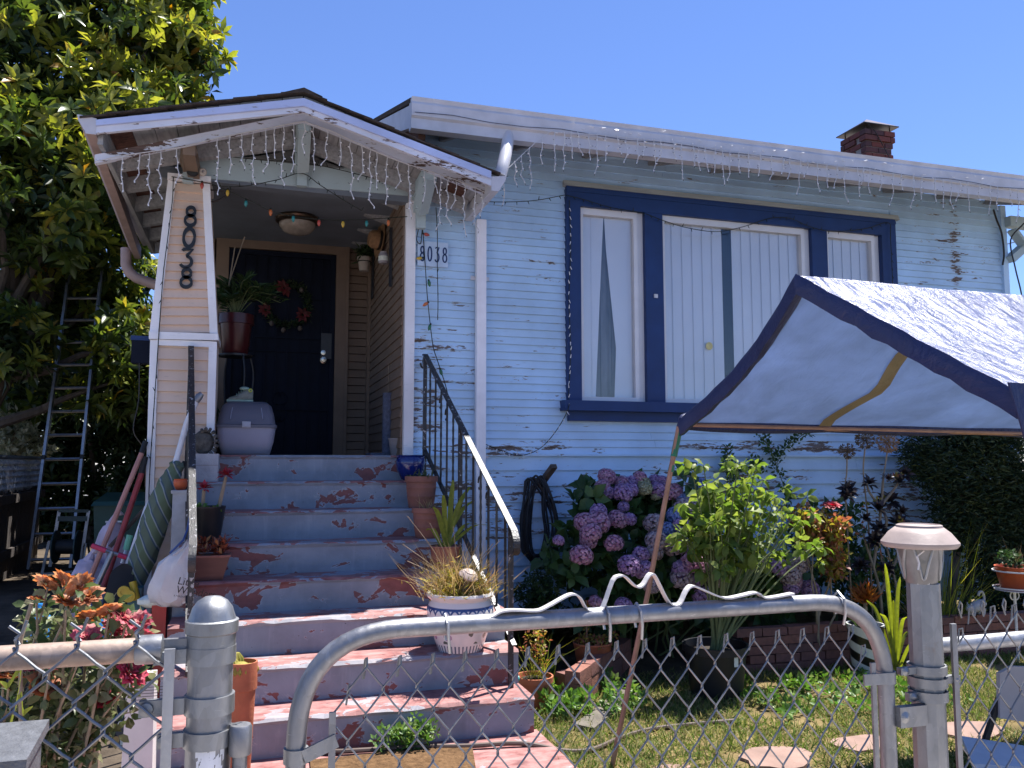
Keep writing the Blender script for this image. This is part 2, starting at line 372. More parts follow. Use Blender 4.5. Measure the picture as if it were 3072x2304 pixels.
part(H, 'corner_board', 'blue_paint').box((XR-.045, -.03, .2), (XR+.02, .06, 4.0)).done()
# ---- window
ux = lambda u, v=900: py(u, v, 0).x
W = part(H, 'front_window', 'window_blue')
opens = [(ux(1737), ux(1931)), (ux(1984), ux(2432)), (ux(2478), ux(2642))]
zt, zb = 3.575, 1.965
W.box((w0, -.05, zt), (w1, .03, WZ1)).box((w0, -.05, zb), (opens[0][0], .03, zt)).box((opens[0][1], -.045, zb), (opens[1][0], .03, zt)).box((opens[1][1], -.045, zb), (opens[2][0], .03, zt)).box((opens[2][1], -.05, zb), (w1, .03, zt))
W.box((w0, -.058, WZ1-.045), (w1, -.05, WZ1-.02)).box((w0+.01, -.045, WZ0), (w1-.01, .0, zb-.085))
W = W.done()
part(W, 'sill', 'window_blue').box((w0-.05, -.115, zb-.085), (w1+.05, .03, zb-.004)).done()
part(W, 'drip_cap', 'drip_tan').hexa([(w0-.02, -.055, WZ1+.002), (w1+.05, -.055, WZ1+.002), (w1+.05, -.005, WZ1+.002), (w0-.02, -.005, WZ1+.002), (w0-.02, -.035, WZ1+.05), (w1+.05, -.035, WZ1+.05), (w1+.05, -.005, WZ1+.05), (w0-.02, -.005, WZ1+.05)]).done()
for k, (a, b) in enumerate(opens):
    fr = part(W, 'window_frame', 'vinyl'); f2 = .036; jamb = .055
    fr.box((a, -.012, zb), (a+f2, .05, zt)).box((b-f2-jamb, -.012, zb), (b-jamb, .05, zt)).box((a+f2, -.012, zt-f2-.02), (b-f2-jamb, .05, zt)).box((a+f2, -.012, zb), (b-f2-jamb, .05, zb+f2)).box((b-jamb, .002, zb), (b, .05, zt)).done()
    part(W, 'pane', 'window_glass').box((a+f2, .022, zb+f2), (b-f2-jamb, .028, zt-f2-.02)).done()
    x = a+.03; n = 0; sw = .098
    while x < b-jamb-.03:
        xe = min(x+sw, b-jamb-.02)
        if k == 0 and n in (1, 2):                                  # parted slats with a grey curtain behind
            xm = (a+b)/2-.045
            pts = [(x, .045, zb+.01), (xm-.09, .045, zb+.01), (xm-.02, .045, zt-.32), (xm-.002, .045, zt-.03), (x, .045, zt-.03)] if n == 1 else None
            if n == 1:
                part(W, 'blind_slat', 'blind').prism(pts, (0, .003, 0)).done()
                part(W, 'blind_slat', 'blind').prism([(xm+.08, .046, zb+.01), (b-jamb-.01, .046, zb+.01), (b-jamb-.01, .046, zt-.03), (xm+.003, .046, zt-.03), (xm+.018, .046, zt-.32), (xm+.10, .046, zb+.45)], (0, .003, 0)).done()
                x = b
        elif not (k == 1 and n == 6):
            part(W, 'blind_slat', 'blind').hexa([(x, .040, zb+.01), (xe+.004, .050, zb+.01), (xe+.004, .053, zb+.01), (x, .043, zb+.01), (x, .040, zt-.03), (xe+.004, .050, zt-.03), (xe+.004, .053, zt-.03), (x, .043, zt-.03)]).done()
        x += sw; n += 1
G = MB()
for i in range(14):
    G.box((opens[0][0]+.08+i*.025, .10+.012*math.sin(i*1.7), zb), (opens[0][0]+.105+i*.025, .11+.012*math.sin(i*1.7), zt-.02))
G.build('curtain', 'curtain', W)
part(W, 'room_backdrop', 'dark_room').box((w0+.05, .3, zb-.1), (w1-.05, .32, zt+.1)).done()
p = py(2128, 1038, .018); part(W, 'sun_catcher', 'sticker', True).lathe([(.0, -.004), (.032, -.003), (.034, 0), (.012, .003), (0, .003)], p, 20, ax=(0, -1, 0)).done()
# ---- window lock
p = py(1968, 890, -.048); part(W, 'bracket', 'gutter_white').box((p.x-.02, p.y-.012, p.z-.012), (p.x+.012, p.y, p.z+.02)).done()
# ---- main eave: gutter, fascia, soffit, roof
GZ = 4.065; gx0, gx1 = 1.0, 7.65; GY = -.62
part(H, 'gutter', 'gutter_white').prism([(gx0, GY, GZ), (gx0, GY+.012, GZ-.03), (gx0, GY, GZ-.05), (gx0, GY-.006+.012, GZ-.135), (gx0, GY+.025, GZ-.15), (gx0, GY+.025, GZ-.225), (gx0, GY+.115, GZ-.225), (gx0, GY+.115, GZ)], (gx1-gx0, 0, 0)).done()
part(H, 'gutter_cable', 'iron').tube([(gx0+.02+i*(gx1-gx0)/24, GY-.004-.0*i, GZ-.118+.012*math.sin(i*1.9)-.0006*i) for i in range(24)], .0022, 5).done()
part(H, 'soffit', 'soffit_grey').hexa([(gx0+.03, GY+.1, 3.93), (gx1, GY+.1, 3.93), (gx1, .06, 4.10), (gx0+.03, .06, 4.10), (gx0+.03, GY+.1, 3.96), (gx1, GY+.1, 3.96), (gx1, .06, 4.13), (gx0+.03, .06, 4.13)]).done()
for i in range(11):
    x = 1.35+i*.61; part(H, 'rafter_tail', 'soffit_grey').beam((x, GY+.11, 3.89), (x, .0, 4.05), .04, .09).done()
rp = lambda x, y: (x, y, 4.02+(y-GY)*.33)
part(H, 'main_roof', 'shingle').hexa([rp(gx0-.0, GY+.06), rp(gx1, GY+.06), rp(gx1, 3.6), rp(gx0, 3.6)]+[tuple(Vector(rp(*q))+Vector((0, 0, .04))) for q in ((gx0, GY+.06), (gx1, GY+.06), (gx1, 3.6), (gx0, 3.6))]).hexa([(gx0, 3.6, 5.40), (gx1, 3.6, 5.40), (gx1, 8, 3.95), (gx0, 8, 3.95), (gx0, 3.6, 5.45), (gx1, 3.6, 5.45), (gx1, 8, 4.0), (gx0, 8, 4.0)]).hexa([(-1.1, 2.1, 4.0), (gx0, 2.1, 4.0), (gx0, 4.2, 5.0), (-1.1, 4.2, 5.0), (-1.1, 2.1, 4.05), (gx0, 2.1, 4.05), (gx0, 4.2, 5.05), (-1.1, 4.2, 5.05)]).done()
part(H, 'rake_board', 'gutter_white').hexa([(gx0+.005, GY+.1, 3.87), (gx0+.045, GY+.1, 3.87), (gx0+.045, 3.5, 5.2), (gx0+.005, 3.5, 5.2), (gx0+.005, GY+.1, 4.04), (gx0+.045, GY+.1, 4.04), (gx0+.045, 3.5, 5.37), (gx0+.005, 3.5, 5.37)]).done()
part(H, 'fascia_end', 'bare_wood').beam((gx0+.1, GY+.13, 3.86), (gx0+.1, .1, 4.05), .05, .11).done()
# knee brace at the right end of the eave
part(H, 'knee_brace', 'beam_paint').beam((XR+.01, -.05, 3.45), (XR+.55, -.05, 3.85), .07, .10, up=(0, 1, 0)).beam((XR+.0, -.05, 3.83), (XR+.7, -.05, 3.83), .10, .10, up=(0, 1, 0)).done()
part(H, 'knee_brace', 'beam_paint').beam((XR+.02, -.09, 3.74), (XR+.20, -.09, 3.55), .03, .10, up=(0, 1, 0)).done()
# ---- porch: gable roof
YF = -.80; YL = -.62
ap, lt, rt = py(912, 275, YF-.02), py(238, 352, YF-.02), py(1502, 522, YF-.02)
def rake(name, mat, L, A, Rr, Y, th):
    """barge boards meeting at the apex; L, A, R = (u, v_top, v_bottom)"""
    for a, b in ((L, A), (A, Rr)):
        q = [py(a[0], a[2], Y), py(b[0], b[2], Y), py(b[0], b[1], Y), py(a[0], a[1], Y)]
        n = 9; top = []; bot = []
        part(H, name, mat).prism(q, (0, th, 0)).done()
rake('rake_strip', 'strip_paint', (288, 359, 376), (912, 294, 317), (1474, 513, 535), YF-.022, .022)
rake('rake_board', 'rake_paint', (288, 374, 400), (912, 314, 336), (1474, 532, 557), YF-.002, .03)
rake('fly_rafter', 'rake_paint', (284, 464, 490), (912, 337, 362), (1472, 556, 587), YL, .045)
YB = 2.3
def slope(E, side):
    n = 9
    for i in range(n):                                             # shingle courses, each lapping the one below
        f0, f1 = i/n, (i+1)/n+.04
        a = E.lerp(ap, f0); b = E.lerp(ap, min(f1, 1)); dz = Vector((0, 0, .012)); lift = Vector((0, 0, .011))
        yb = Vector((0, YB-YF+random.uniform(-.0, .0), 0)); jo = Vector((0, random.uniform(-.012, .004), 0))
        part(H, 'shingle_course', 'shingle').hexa([a+jo, b+jo-lift*.6, b+yb-lift*.6, a+yb, a+jo+lift, b+jo+dz*.3, b+yb+dz*.3, a+yb+lift]).done()
    for i in range(10):                                            # roof boards seen from below
        a = E.lerp(ap, i/10); b = E.lerp(ap, (i+.965)/10); dn = Vector((0, 0, -.03)); yb = Vector((0, YB-YF-.05, 0)); y0 = Vector((0, .05, 0))
        part(H, 'roof_board', 'bare_wood' if i == 1 else 'soffit_grey').hexa([a+y0+dn, b+y0+dn, b+yb+dn, a+yb+dn, a+y0-lift*.3, b+y0-lift*.7, b+yb-lift*.7, a+yb-lift*.3]).done()
    for i in range(6):
        y = YF+.62+i*.47; d = Vector((0, 0, -.085)); a = E.lerp(ap, .07); b = E.lerp(ap, .97)
        part(H, 'rafter', 'soffit_grey').beam((a.x, y, a.z+d.z), (b.x, y, b.z+d.z), .07 if i < 5 else .04, .10).done()
slope(lt, -1); slope(rt, 1)
part(H, 'ridge_cap', 'shingle').prism([(ap.x-.12, YF-.03, ap.z-.02), (ap.x, YF-.03, ap.z+.025), (ap.x+.12, YF-.03, ap.z-.02), (ap.x, YF-.03, ap.z)], (0, YB-YF, 0)).done()
def kgutter(x, z, y0, y1, s, mat, name='gutter'):
    prof = [(0, 0), (-.085*s, .012), (-.105*s, .012), (-.10*s, -.02), (-.06*s, -.085), (-.055*s, -.10), (0, -.10)]
    part(H, name, mat).prism([(x+a, y0, z+b) for a, b in prof], (-.075*(s > 0), y1-y0, -.12*(s > 0))).done()
    part(H, 'gutter_end_cap', 'gutter_white').prism([(x+a*1.03, y0-.004, z+b*1.02) for a, b in prof], (0, .006, 0)).done()
g0 = py(290, 356, YF); kgutter(g0.x, g0.z, YF, 2.0, 1, 'gutter_pink')
part(H, 'fascia', 'soffit_grey').box((g0.x-.0, YF+.06, g0.z-.14), (g0.x+.03, 2.1, g0.z-.01)).done()
g1 = py(1474, 530, YF); kgutter(g1.x, g1.z, YF, -.03, -1, 'gutter_white')
# porch downspouts
q = [py(378, 745, 1.93), py(378, 795, 1.93), py(388, 818, 1.93), py(410, 834, 1.93), py(470, 856, 1.93)]
part(H, 'downspout', 'gutter_pink', True).tube(q, .047, 10).done()
e0 = py(1523, 400, -.55); e = [e0, py(1522, 430, -.6), py(1517, 460, -.66), py(1508, 500, -.72), py(1500, 530, -.74)]
part(H, 'downspout_elbow', 'gutter_white', True).tube(curve(e, 4), .046, 10).done()
dx = py(1440, 1300, -.04).x
M('downspout_white', (.82, .82, .85), .4, .08, 6)
part(H, 'downspout', 'downspout_white').box((dx-.038, -.075, 1.48), (dx+.038, -.018, 3.38)).box((dx-.038, -.075, .3), (dx+.038, -.022, 1.482)).box((dx-.015, -.079, .3), (dx+.015, -.075, 3.38)).done()
for zz in (1.5, 2.9): part(H, 'downspout_strap', 'gutter_white').box((dx-.075, -.022, zz), (dx+.075, -.016, zz+.03)).done()
# ---- beam, brackets, gable wall
YBm = -.06
def band(name, mat, pts, th):
    part(H, name, mat).prism([py(u, v, YBm) for u, v in pts], (0, th, 0)).done()
band('porch_beam', 'beam_paint', [(560, 529), (1225, 587), (1225, 523), (560, 452)], .12)
b0, b1 = py(560, 529, YBm), py(1225, 587, YBm)
part(H, 'beam_trim', 'ceiling_grey').hexa([(b0.x, YBm+.012, 3.49), (b1.x, YBm+.012, 3.47), (b1.x, YBm+.11, 3.47), (b0.x, YBm+.11, 3.49), (b0.x, YBm+.012, b0.z+.005), (b1.x, YBm+.012, b1.z+.003), (b1.x, YBm+.11, b1.z+.003), (b0.x, YBm+.11, b0.z+.005)]).done()
zg0 = py(800, 479, YBm).z-.01
for i in range(7):                                                 # lapped gable boards
    z0 = zg0+i*.055; z1 = z0+.06
    def xat(zz, E):
        f = (zz-(E.z-.12))/((ap.z-.12)-(E.z-.12)); f = max(0, min(.985, f)); return E.x+(ap.x-E.x)*f
    xa, xb, xc, xd = xat(z0, lt), xat(z0, rt), xat(z1, rt), xat(z1, lt)
    xa = max(xa, -.72); xd = max(xd, -.72); xb = min(xb, XC+.0); xc = min(xc, XC+.0)
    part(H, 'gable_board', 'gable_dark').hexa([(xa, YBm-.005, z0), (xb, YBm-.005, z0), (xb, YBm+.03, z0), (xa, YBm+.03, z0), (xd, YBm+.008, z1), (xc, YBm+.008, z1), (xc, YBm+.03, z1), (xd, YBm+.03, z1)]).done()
def bracket(u0, v0, u1, v1, wd, mat, peel=False):
    """outlooker with a stepped foot, in front of the beam"""
    a = py(u0, v0, YL+.06); b = py(u1, v1, YBm-.10)
    part(H, 'bracket', mat).beam(a, b, wd, .09, up=(0, -1, .3)).beam(b+Vector((0, -.01, .045)), b+Vector((0, -.012, -.004)), wd+.012, .11, up=(0, -1, .3)).done()
    c = py(u1, v1+50, YBm-.03); part(H, 'bracket_post', 'beam_paint').box((c.x-wd*.42, YBm-.05, c.z-.01), (c.x+wd*.42, YBm-.002, b.z+.05)).done()
    part(H, 'outlooker', mat).box((a.x-wd*.45, YL+.045, a.z-.05), (a.x+wd*.45, YBm, a.z+.05)).done()
bracket(911, 372, 905, 505, .085, 'beam_paint'); bracket(1288, 520, 1262, 632, .085, 'beam_paint')
bracket(568, 445, 564, 495, .085, 'porch_shade_tan')
# ---- ceiling, door wall, porch side walls, floor
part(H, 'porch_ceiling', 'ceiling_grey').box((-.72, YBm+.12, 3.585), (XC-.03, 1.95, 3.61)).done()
yd = 1.93
dwl = part(H, 'door_wall', 'porch_shade_tan').box((-.72, yd+.02, 1.5), (XC, yd+.03, 3.6)).done()
dl, dr, dt = -.285, .715, 3.505
z = 1.52
while z < 3.6:
    for x0, x1 in ((dr+.13, XC-.05), (-.72, dl-.13)): board(x0, x1, z, .078, 'porch_shade_tan', dwl, y=yd+.02)
    z += .078
swl = part(H, 'porch_side_wall', 'porch_shade_tan').box((XC-.035, .032, 1.5), (XC+.0, yd+.02, 3.6)).done()
z = 1.50
while z < 3.59:
    x = XC-.035
    MB().hexa([(x-.016, .03, z), (x, .03, z), (x, yd, z), (x-.016, yd, z), (x-.004, .03, z+.086), (x, .03, z+.086), (x, yd, z+.086), (x-.004, yd, z+.086)]).build('siding_board', 'porch_shade_tan', swl); z += .0785
part(H, 'inner_corner_post', 'porch_shade_tan').box((XC-.075, yd-.05, 1.5), (XC-.03, yd+.02, 3.6)).done()
part(H, 'porch_half_wall', 'peach_paint').box((-.74, .42, .3), (-.60, yd+.02, 2.3)).done()
part(H, 'porch_floor', 'porch_shade_tan').box((-.72, .0, 1.30), (XC-.03, yd+.05, 1.515)).done()
# door and frame
df = part(H, 'door_frame', 'porch_shade_tan').box((dl-.115, yd-.03, 1.52), (dl, yd+.03, dt+.115)).box((dr, yd-.03, 1.52), (dr+.115, yd+.03, dt+.115)).box((dl, yd-.03, dt), (dr, yd+.03, dt+.115)).box((dr+.095, yd-.045, 1.52), (dr+.125, yd-.03, dt+.13)).box((dl-.13, yd-.045, dt+.10), (dr+.13, yd-.03, dt+.135)).done()
D_ = part(H, 'security_door', 'door_navy').box((dl, yd+.012, 1.52), (dr, yd+.03, dt)).done()
part(D_, 'door_rim', 'door_navy').box((dl+.005, yd-.02, 1.525), (dl+.05, yd+.01, dt-.01)).box((dr-.05, yd-.02, 1.525), (dr-.005, yd+.01, dt-.01)).box((dl+.05, yd-.02, dt-.055), (dr-.05, yd+.01, dt-.01)).box((dl+.05, yd-.02, 1.525), (dr-.05, yd+.01, 1.57)).done()
for i in range(8): x = dl+.135+i*.105; part(D_, 'bar', 'door_navy').box((x-.006, yd-.012, 1.57), (x+.006, yd+.004, dt-.055)).done()
for zz in (1.97, 2.53, 2.66, 3.05): part(D_, 'cross_bar', 'door_navy').box((dl+.05, yd-.016, zz-.006), (dr-.05, yd-.004, zz+.006)).done()
sc = MB()
for sx in (-1, 1):
    for sz in (-1, 1):
        cx, cz = dl+.5, 2.0
        sc.tube([(cx+sx*(.012+.07*math.sin(a)*(1-a/7)), yd-.012, cz+sz*(.02+.10*(1-math.cos(a))*.6)) for a in [k*.35 for k in range(14)]], .005, 5)
sc.build('scroll', 'door_navy', D_)
lk = part(D_, 'lock', 'brass', True); c = py(970, 1058, yd-.03); lk.lathe([(0, 0), (.026, .0), (.024, .012), (.010, .014), (0, .014)], c, 16, ax=(0, -1, 0)); c = py(970, 1080, yd-.03); lk.lathe([(0, 0), (.033, 0), (.033, .006), (.013, .012), (.013, .03), (.026, .04), (.024, .055), (0, .058)], c, 16, ax=(0, -1, 0)); lk.done()
part(D_, 'lock_plate', 'iron').box((dr-.13, yd-.022, 2.47), (dr-.03, yd-.012, 2.72)).done()
# ---- tapered column with house numbers
YCF = -.06
C_ = part(H, 'column', 'peach_paint')
cq = lambda u, v: py(u, v, YCF)
a0, a1, a2, a3 = cq(508, 545), cq(628, 554), cq(651, 1000), cq(450, 1000)
def slab(P4, dy0, dy1):
    return [Vector((p.x, p.y+dy0, p.z)) for p in P4]+[Vector((p.x, p.y+dy1, p.z)) for p in P4]
def taper(b, tl, tr, br, bl, y0, y1): b.hexa(slab([bl, br, tr, tl], y0, y1))
taper(C_, a0, a1, a2, a3, .02, .36)
l0, l1 = cq(451, 1022), cq(650, 1030); l2, l3 = cq(642, 1420), cq(440, 1530)
taper(C_, l0, l1, Vector((l2.x, YCF, .3)), Vector((l3.x, YCF, .3)), .02, .36)
C_ = C_.done()
def strip(tl, tr, br, bl, name='trim'): b = part(C_, name, 'trim_white'); taper(b, tl, tr, br, bl, -.012, .03); b.done()
strip(cq(504, 541), cq(527, 547), cq(474, 1000), cq(449, 998)); strip(cq(607, 552), cq(630, 554), cq(653, 1002), cq(629, 1000))
strip(cq(451, 1020), cq(475, 1020), Vector((cq(466, 1500).x, YCF, .3)), Vector((cq(441, 1500).x, YCF, .3))); strip(cq(627, 1024), cq(651, 1026), Vector((cq(642, 1400).x, YCF, .3)), Vector((cq(619, 1400).x, YCF, .3)))
b = part(C_, 'cap', 'trim_white'); taper(b, cq(504, 522), cq(634, 533), cq(633, 549), cq(503, 541), -.03, .38); b.done()
b = part(C_, 'band', 'trim_white'); taper(b, cq(448, 996), cq(655, 1003), cq(656, 1022), cq(448, 1018), -.03, .38); b.done()
b = part(C_, 'band', 'trim_white'); taper(b, cq(470, 1019), cq(632, 1024), cq(632, 1042), cq(470, 1036), -.014, .03); b.done()
for i in range(17):
    f0, f1 = i/17, (i+1.1)/17; f1 = min(f1, 1)
    L0, R0, L1, R1 = a0.lerp(a3, f0), a1.lerp(a2, f0), a0.lerp(a3, f1), a1.lerp(a2, f1); ins = .02
    MB().hexa([(L1.x+ins, YCF-.011, L1.z+.004), (R1.x-ins, YCF-.011, R1.z+.004), (R1.x-ins, YCF+.021, R1.z), (L1.x+ins, YCF+.021, L1.z), (L0.x+ins, YCF+.012, L0.z), (R0.x-ins, YCF+.012, R0.z), (R0.x-ins, YCF+.021, R0.z), (L0.x+ins, YCF+.021, L0.z)]).build('siding_board', 'peach_paint', C_)
zz = l1.z-.05; k = 0
while zz > .4:
    MB().hexa([(l0.x+.04, YCF-.006, zz-.075), (l1.x-.04, YCF-.006, zz-.075), (l1.x-.04, YCF+.021, zz-.075), (l0.x+.04, YCF+.021, zz-.075), (l0.x+.04, YCF+.012, zz+.004), (l1.x-.04, YCF+.012, zz+.004), (l1.x-.04, YCF+.021, zz+.004), (l0.x+.04, YCF+.021, zz+.004)]).build('siding_board', 'peach_paint', C_); zz -= .075
def digit(ch):
    """strokes in a 1 x 1.6 box"""
    el = lambda cx, cy, rx, ry, a0=0, a1=360, n=20: [(cx+rx*math.cos(R(a0+(a1-a0)*i/n)), cy+ry*math.sin(R(a0+(a1-a0)*i/n))) for i in range(n+1)]
    if ch == '8': return [el(.5, 1.18, .33, .34), el(.5, .43, .42, .40)]
    if ch == '0': return [el(.5, .8, .40, .74)]
    if ch == '3': return [[(.12, 1.38), (.2, 1.52), (.85, 1.52), (.45, .98)]+el(.40, .48, .44, .46, 80, -150, 16)]
DIG = []
for ch, (u0, u1, v0, v1) in zip('8038', ((553, 589, 621, 677), (547, 586, 685, 742), (542, 580, 747, 802), (540, 577, 806, 862))):
    p = py(u0, v1, YCF-.014); q = py(u1, v0, YCF-.014); wd = q.x-p.x; ht = q.z-p.z; b = MB()
    for s_ in digit(ch):
        pts = [(p.x+(x-.05)/.9*wd+.06*(y/1.6)*wd, YCF-.012, p.z+(y/1.6)*ht) for x, y in s_]
        ww = [wd*.21+wd*.13*abs(math.sin(math.pi*i/(len(pts)-1)*2)) for i in range(len(pts))] if ch != '3' else wd*.27
        b.stroke(pts, ww, .014)
    b.build('house_number', 'digit_black', C_)
# ---- number plaque on the blue wall
p0, p1 = py(1252, 797, -.024), py(1344, 730, -.024)
M('plaque_tile', (.47, .60, .76), .35, .06, 10)
PL = part(H, 'number_plaque', 'plaque_tile').box((p0.x, -.034, p0.z), (p1.x, -.02, p1.z)).done()
tw = (p1.x-p0.x)/4.15
for i, ch in enumerate('8038'):
    b = MB(); x0 = p0.x+.018+i*tw*1.02; ht = (p1.z-p0.z)*.62; z0 = p0.z+(p1.z-p0.z)*.19
    for s_ in digit(ch): b.stroke([(x0+x*tw*.62, -.0345, z0+y/1.6*ht) for x, y in s_], .011, .002)
    b.build('digit', 'window_blue', PL)
# ---- ceiling lamp
M('lamp_bronze', (.10, .075, .055), .3, .2, 10, metal=.8); M('lamp_glass', (.30, .27, .23), .25, .25, 14)
c = py(893, 655, 1.0); cz = 3.585
lp = part(H, 'ceiling_light', 'lamp_bronze', True).lathe([(.0, 0), (.175, 0), (.19, -.02), (.18, -.035), (.185, -.045), (.165, -.06), (.15, -.06), (0, -.05)], (c.x, 1.0, cz), 28).done()
part(lp, 'glass_bowl', 'lamp_glass', True).lathe([(.155, -.058), (.15, -.09), (.115, -.13), (.06, -.152), (.0, -.158)], (c.x, 1.0, cz), 28).done()
# ---- chimney
yc = 2.2; ca = py(2600, 500, yc); cs = scl(ca); cw = 95*cs/.96
cx0 = ca.x; cx1 = cx0+cw; cy1 = yc+.42; ztop = py(2600, 388, yc).z
CH = part(H, 'chimney', 'mortar').box((cx0+.012, yc+.012, 4.3), (cx1-.012, cy1-.012, ztop-.01)).done()
bl = .2; bh = .075
for k in range(9):
    out = .022 if k < 2 else 0; zt2 = ztop-k*bh; z0 = zt2-bh+.012
    off = 0 if k % 2 else -bl/2
    for axis, lo, hi in (('x', cx0-out, cx1+out), ('y', yc-out, cy1+out)):
        s = lo+off
        while s < hi-.01:
            e0, e1 = max(s, lo), min(s+bl-.012, hi)
            if e1-e0 > .02:
                b = MB()
                if axis == 'x': b.box((e0, yc-out-random.uniform(0, .004), z0), (e1, yc+.09, zt2))
                else: b.box((cx0-out-random.uniform(0, .004), e0, z0), (cx0+.09, e1, zt2))
                if not (axis == 'y' and e0 <= lo+.001): b.build('brick', 'brick_red', CH)
            s += bl
mc = part(CH, 'chimney_cap', 'lamp_bronze'); cxm, cym = (cx0+cx1)/2, (yc+cy1)/2; hw = (cx1-cx0)/2+.06; hd = (cy1-yc)/2+.06
zc = ztop+.07; mc.add([(cxm-hw, cym-hd, zc), (cxm+hw, cym-hd, zc), (cxm+hw, cym+hd, zc), (cxm-hw, cym+hd, zc), (cxm, cym, zc+.17), (cxm-hw, cym-hd, zc-.012), (cxm+hw, cym-hd, zc-.012), (cxm+hw, cym+hd, zc-.012), (cxm-hw, cym+hd, zc-.012)], [(0,1,4),(1,2,4),(2,3,4),(3,0,4),(5,6,1,0),(6,7,2,1),(7,8,3,2),(8,5,0,3),(8,7,6,5)])
for sx in (-1, 1):
    for sy in (-1, 1): mc.tube([(cxm+sx*hw*.7, cym+sy*hd*.7, ztop-.02), (cxm+sx*hw*.7, cym+sy*hd*.7, zc)], .008, 5)
mc.done()
part(CH, 'cable', 'iron').tube([py(2602, 370, yc-.05), py(2625, 393, yc-.05), py(2640, 420, yc-.05), py(2672, 480, yc-.05)], .006, 5).done()

# ================================================================ stairs
def stairmat(name, red_t, red_r, blue=(.235, .265, .31)):
    m, t, b = nodes(name); g = t.nodes.new('ShaderNodeNewGeometry'); sp = t.nodes.new('ShaderNodeSeparateXYZ'); t.links.new(g.outputs['Normal'], sp.inputs[0])
    up = step(t, sp.outputs[2], .5, .8)
    n = noise(t, pos(t, (1.3, 2.0, 2.6)), 1.9, 9, .6, .6); n2 = noise(t, pos(t, (1, 2, 2)), 9, 6, .65)
    vc = t.nodes.new('ShaderNodeTexVoronoi'); vc.inputs['Scale'].default_value = 13; dv = t.nodes.new('ShaderNodeMix'); dv.data_type = 'RGBA'; dv.blend_type = 'ADD'; dv.inputs[0].default_value = .05; t.links.new(pos(t), dv.inputs[6]); nz = t.nodes.new('ShaderNodeTexNoise'); nz.inputs['Scale'].default_value = 11; t.links.new(dv.outputs[2], vc.inputs[0]); t.links.new(nz.outputs[1], dv.inputs[7]); s3 = t.nodes.new('ShaderNodeSeparateColor'); t.links.new(vc.outputs['Color'], s3.inputs[0])
    n = math_(t, 'ADD', n, math_(t, 'MULTIPLY', math_(t, 'SUBTRACT', s3.outputs[0], .5), .11))
    thr = math_(t, 'ADD', red_r, math_(t, 'MULTIPLY', up, red_t-red_r))
    sp2 = t.nodes.new('ShaderNodeSeparateXYZ'); t.links.new(g.outputs['Position'], sp2.inputs[0])
    low = step(t, sp2.outputs[2], .55, .1); thr = math_(t, 'SUBTRACT', thr, math_(t, 'MULTIPLY', low, .05))
    d = math_(t, 'SUBTRACT', n, thr); redm = step(t, d, 0, .008); rim = step(t, d, -.02, 0)
    pn = noise(t, pos(t), 3, 6); streak = noise(t, pos(t, (9, 9, 1.1)), 4, 5)
    bc = ramp(t, pn, [(.25, tuple(c*.8 for c in blue)), (.75, tuple(c*1.22 for c in blue))]); bc = mix(t, math_(t, 'MULTIPLY', step(t, streak, .55, .8), .35), bc, (.40, .42, .46))
    bc = mix(t, math_(t, 'MULTIPLY', rim, .35), bc, (.55, .56, .58))
    bc = mix(t, math_(t, 'MULTIPLY', up, math_(t, 'MULTIPLY', step(t, sp2.outputs[2], .75, .55), .55)), bc, (.30, .22, .205))
    worn = step(t, n2, .56, .62); bc = mix(t, math_(t, 'MULTIPLY', worn, math_(t, 'MULTIPLY', up, .7)), bc, (.38, .32, .30))
    rc = ramp(t, n2, [(.3, (.17, .055, .05)), (.7, (.27, .10, .09))]); rc = mix(t, math_(t, 'MULTIPLY', up, step(t, n2, .35, .75)), rc, (.44, .24, .22))
    spec = noise(t, pos(t), 60, 3); gr_n = noise(t, pos(t, (2, 2, 2)), 2.6, 7, .65); c = mix(t, redm, bc, rc); c = mix(t, math_(t, 'MULTIPLY', step(t, gr_n, .45, .75), .38), c, (.10, .10, .105)); c = mix(t, step(t, spec, .71, .75), c, (.05, .05, .055))
    t.links.new(c, b.inputs['Base Color']); b.inputs['Roughness'].default_value = .6; b.inputs['Specular IOR Level'].default_value = .35
    bump(t, b, math_(t, 'ADD', math_(t, 'MULTIPLY', redm, -.6), math_(t, 'MULTIPLY', n2, .6)), .5, .006)
stairmat('step_paint', .45, .575); stairmat('walk_paint', .36, .45)
ST = thing('front_stairs', 'grey painted concrete front stairs with red paint showing through chips', 'stairs', (.5, -1, 0))
ZP, RI, TR, Y0 = 1.52, .185, .275, -.03
def syk(k): return Y0-TR*k
def szk(k): return ZP-RI*k
for k in range(8):
    xl, xr = (-.30, 1.17) if k == 0 else (-.42+.0*k, 1.10+.06*k if k < 6 else 1.47)
    if k >= 5: xr = 1.46
    x0, x1, y0, y1, z0, z1 = xl, xr, syk(k), .1 if k == 0 else syk(k-1)+.02, -.05, szk(k)
    if k == 0: y1 = .02
    c = .012; b = MB(); N = 24; topf = []; G = []
    for i in range(N+1):                                           # worn, slightly uneven nosing
        x = x0+(x1-x0)*i/N; j = random.uniform(-.004, .004); cc = c*random.uniform(.6, 1.6)
        G.append([(x, y0+.012, z0), (x, y0+.012+j*.3, z1-.03), (x, y0+j, z1-cc), (x, y0+cc+j, z1+j*.3), (x, y1, z1)])
    b.grid(G)
    n_ = len(G[0]); b.add([*G[0], (x0, y1, z0)], [(5, 4, 3, 2, 1, 0)]); b.add([*G[-1], (x1, y1, z0)], [(0, 1, 2, 3, 4, 5)])
    b.build('step', 'step_paint', ST)
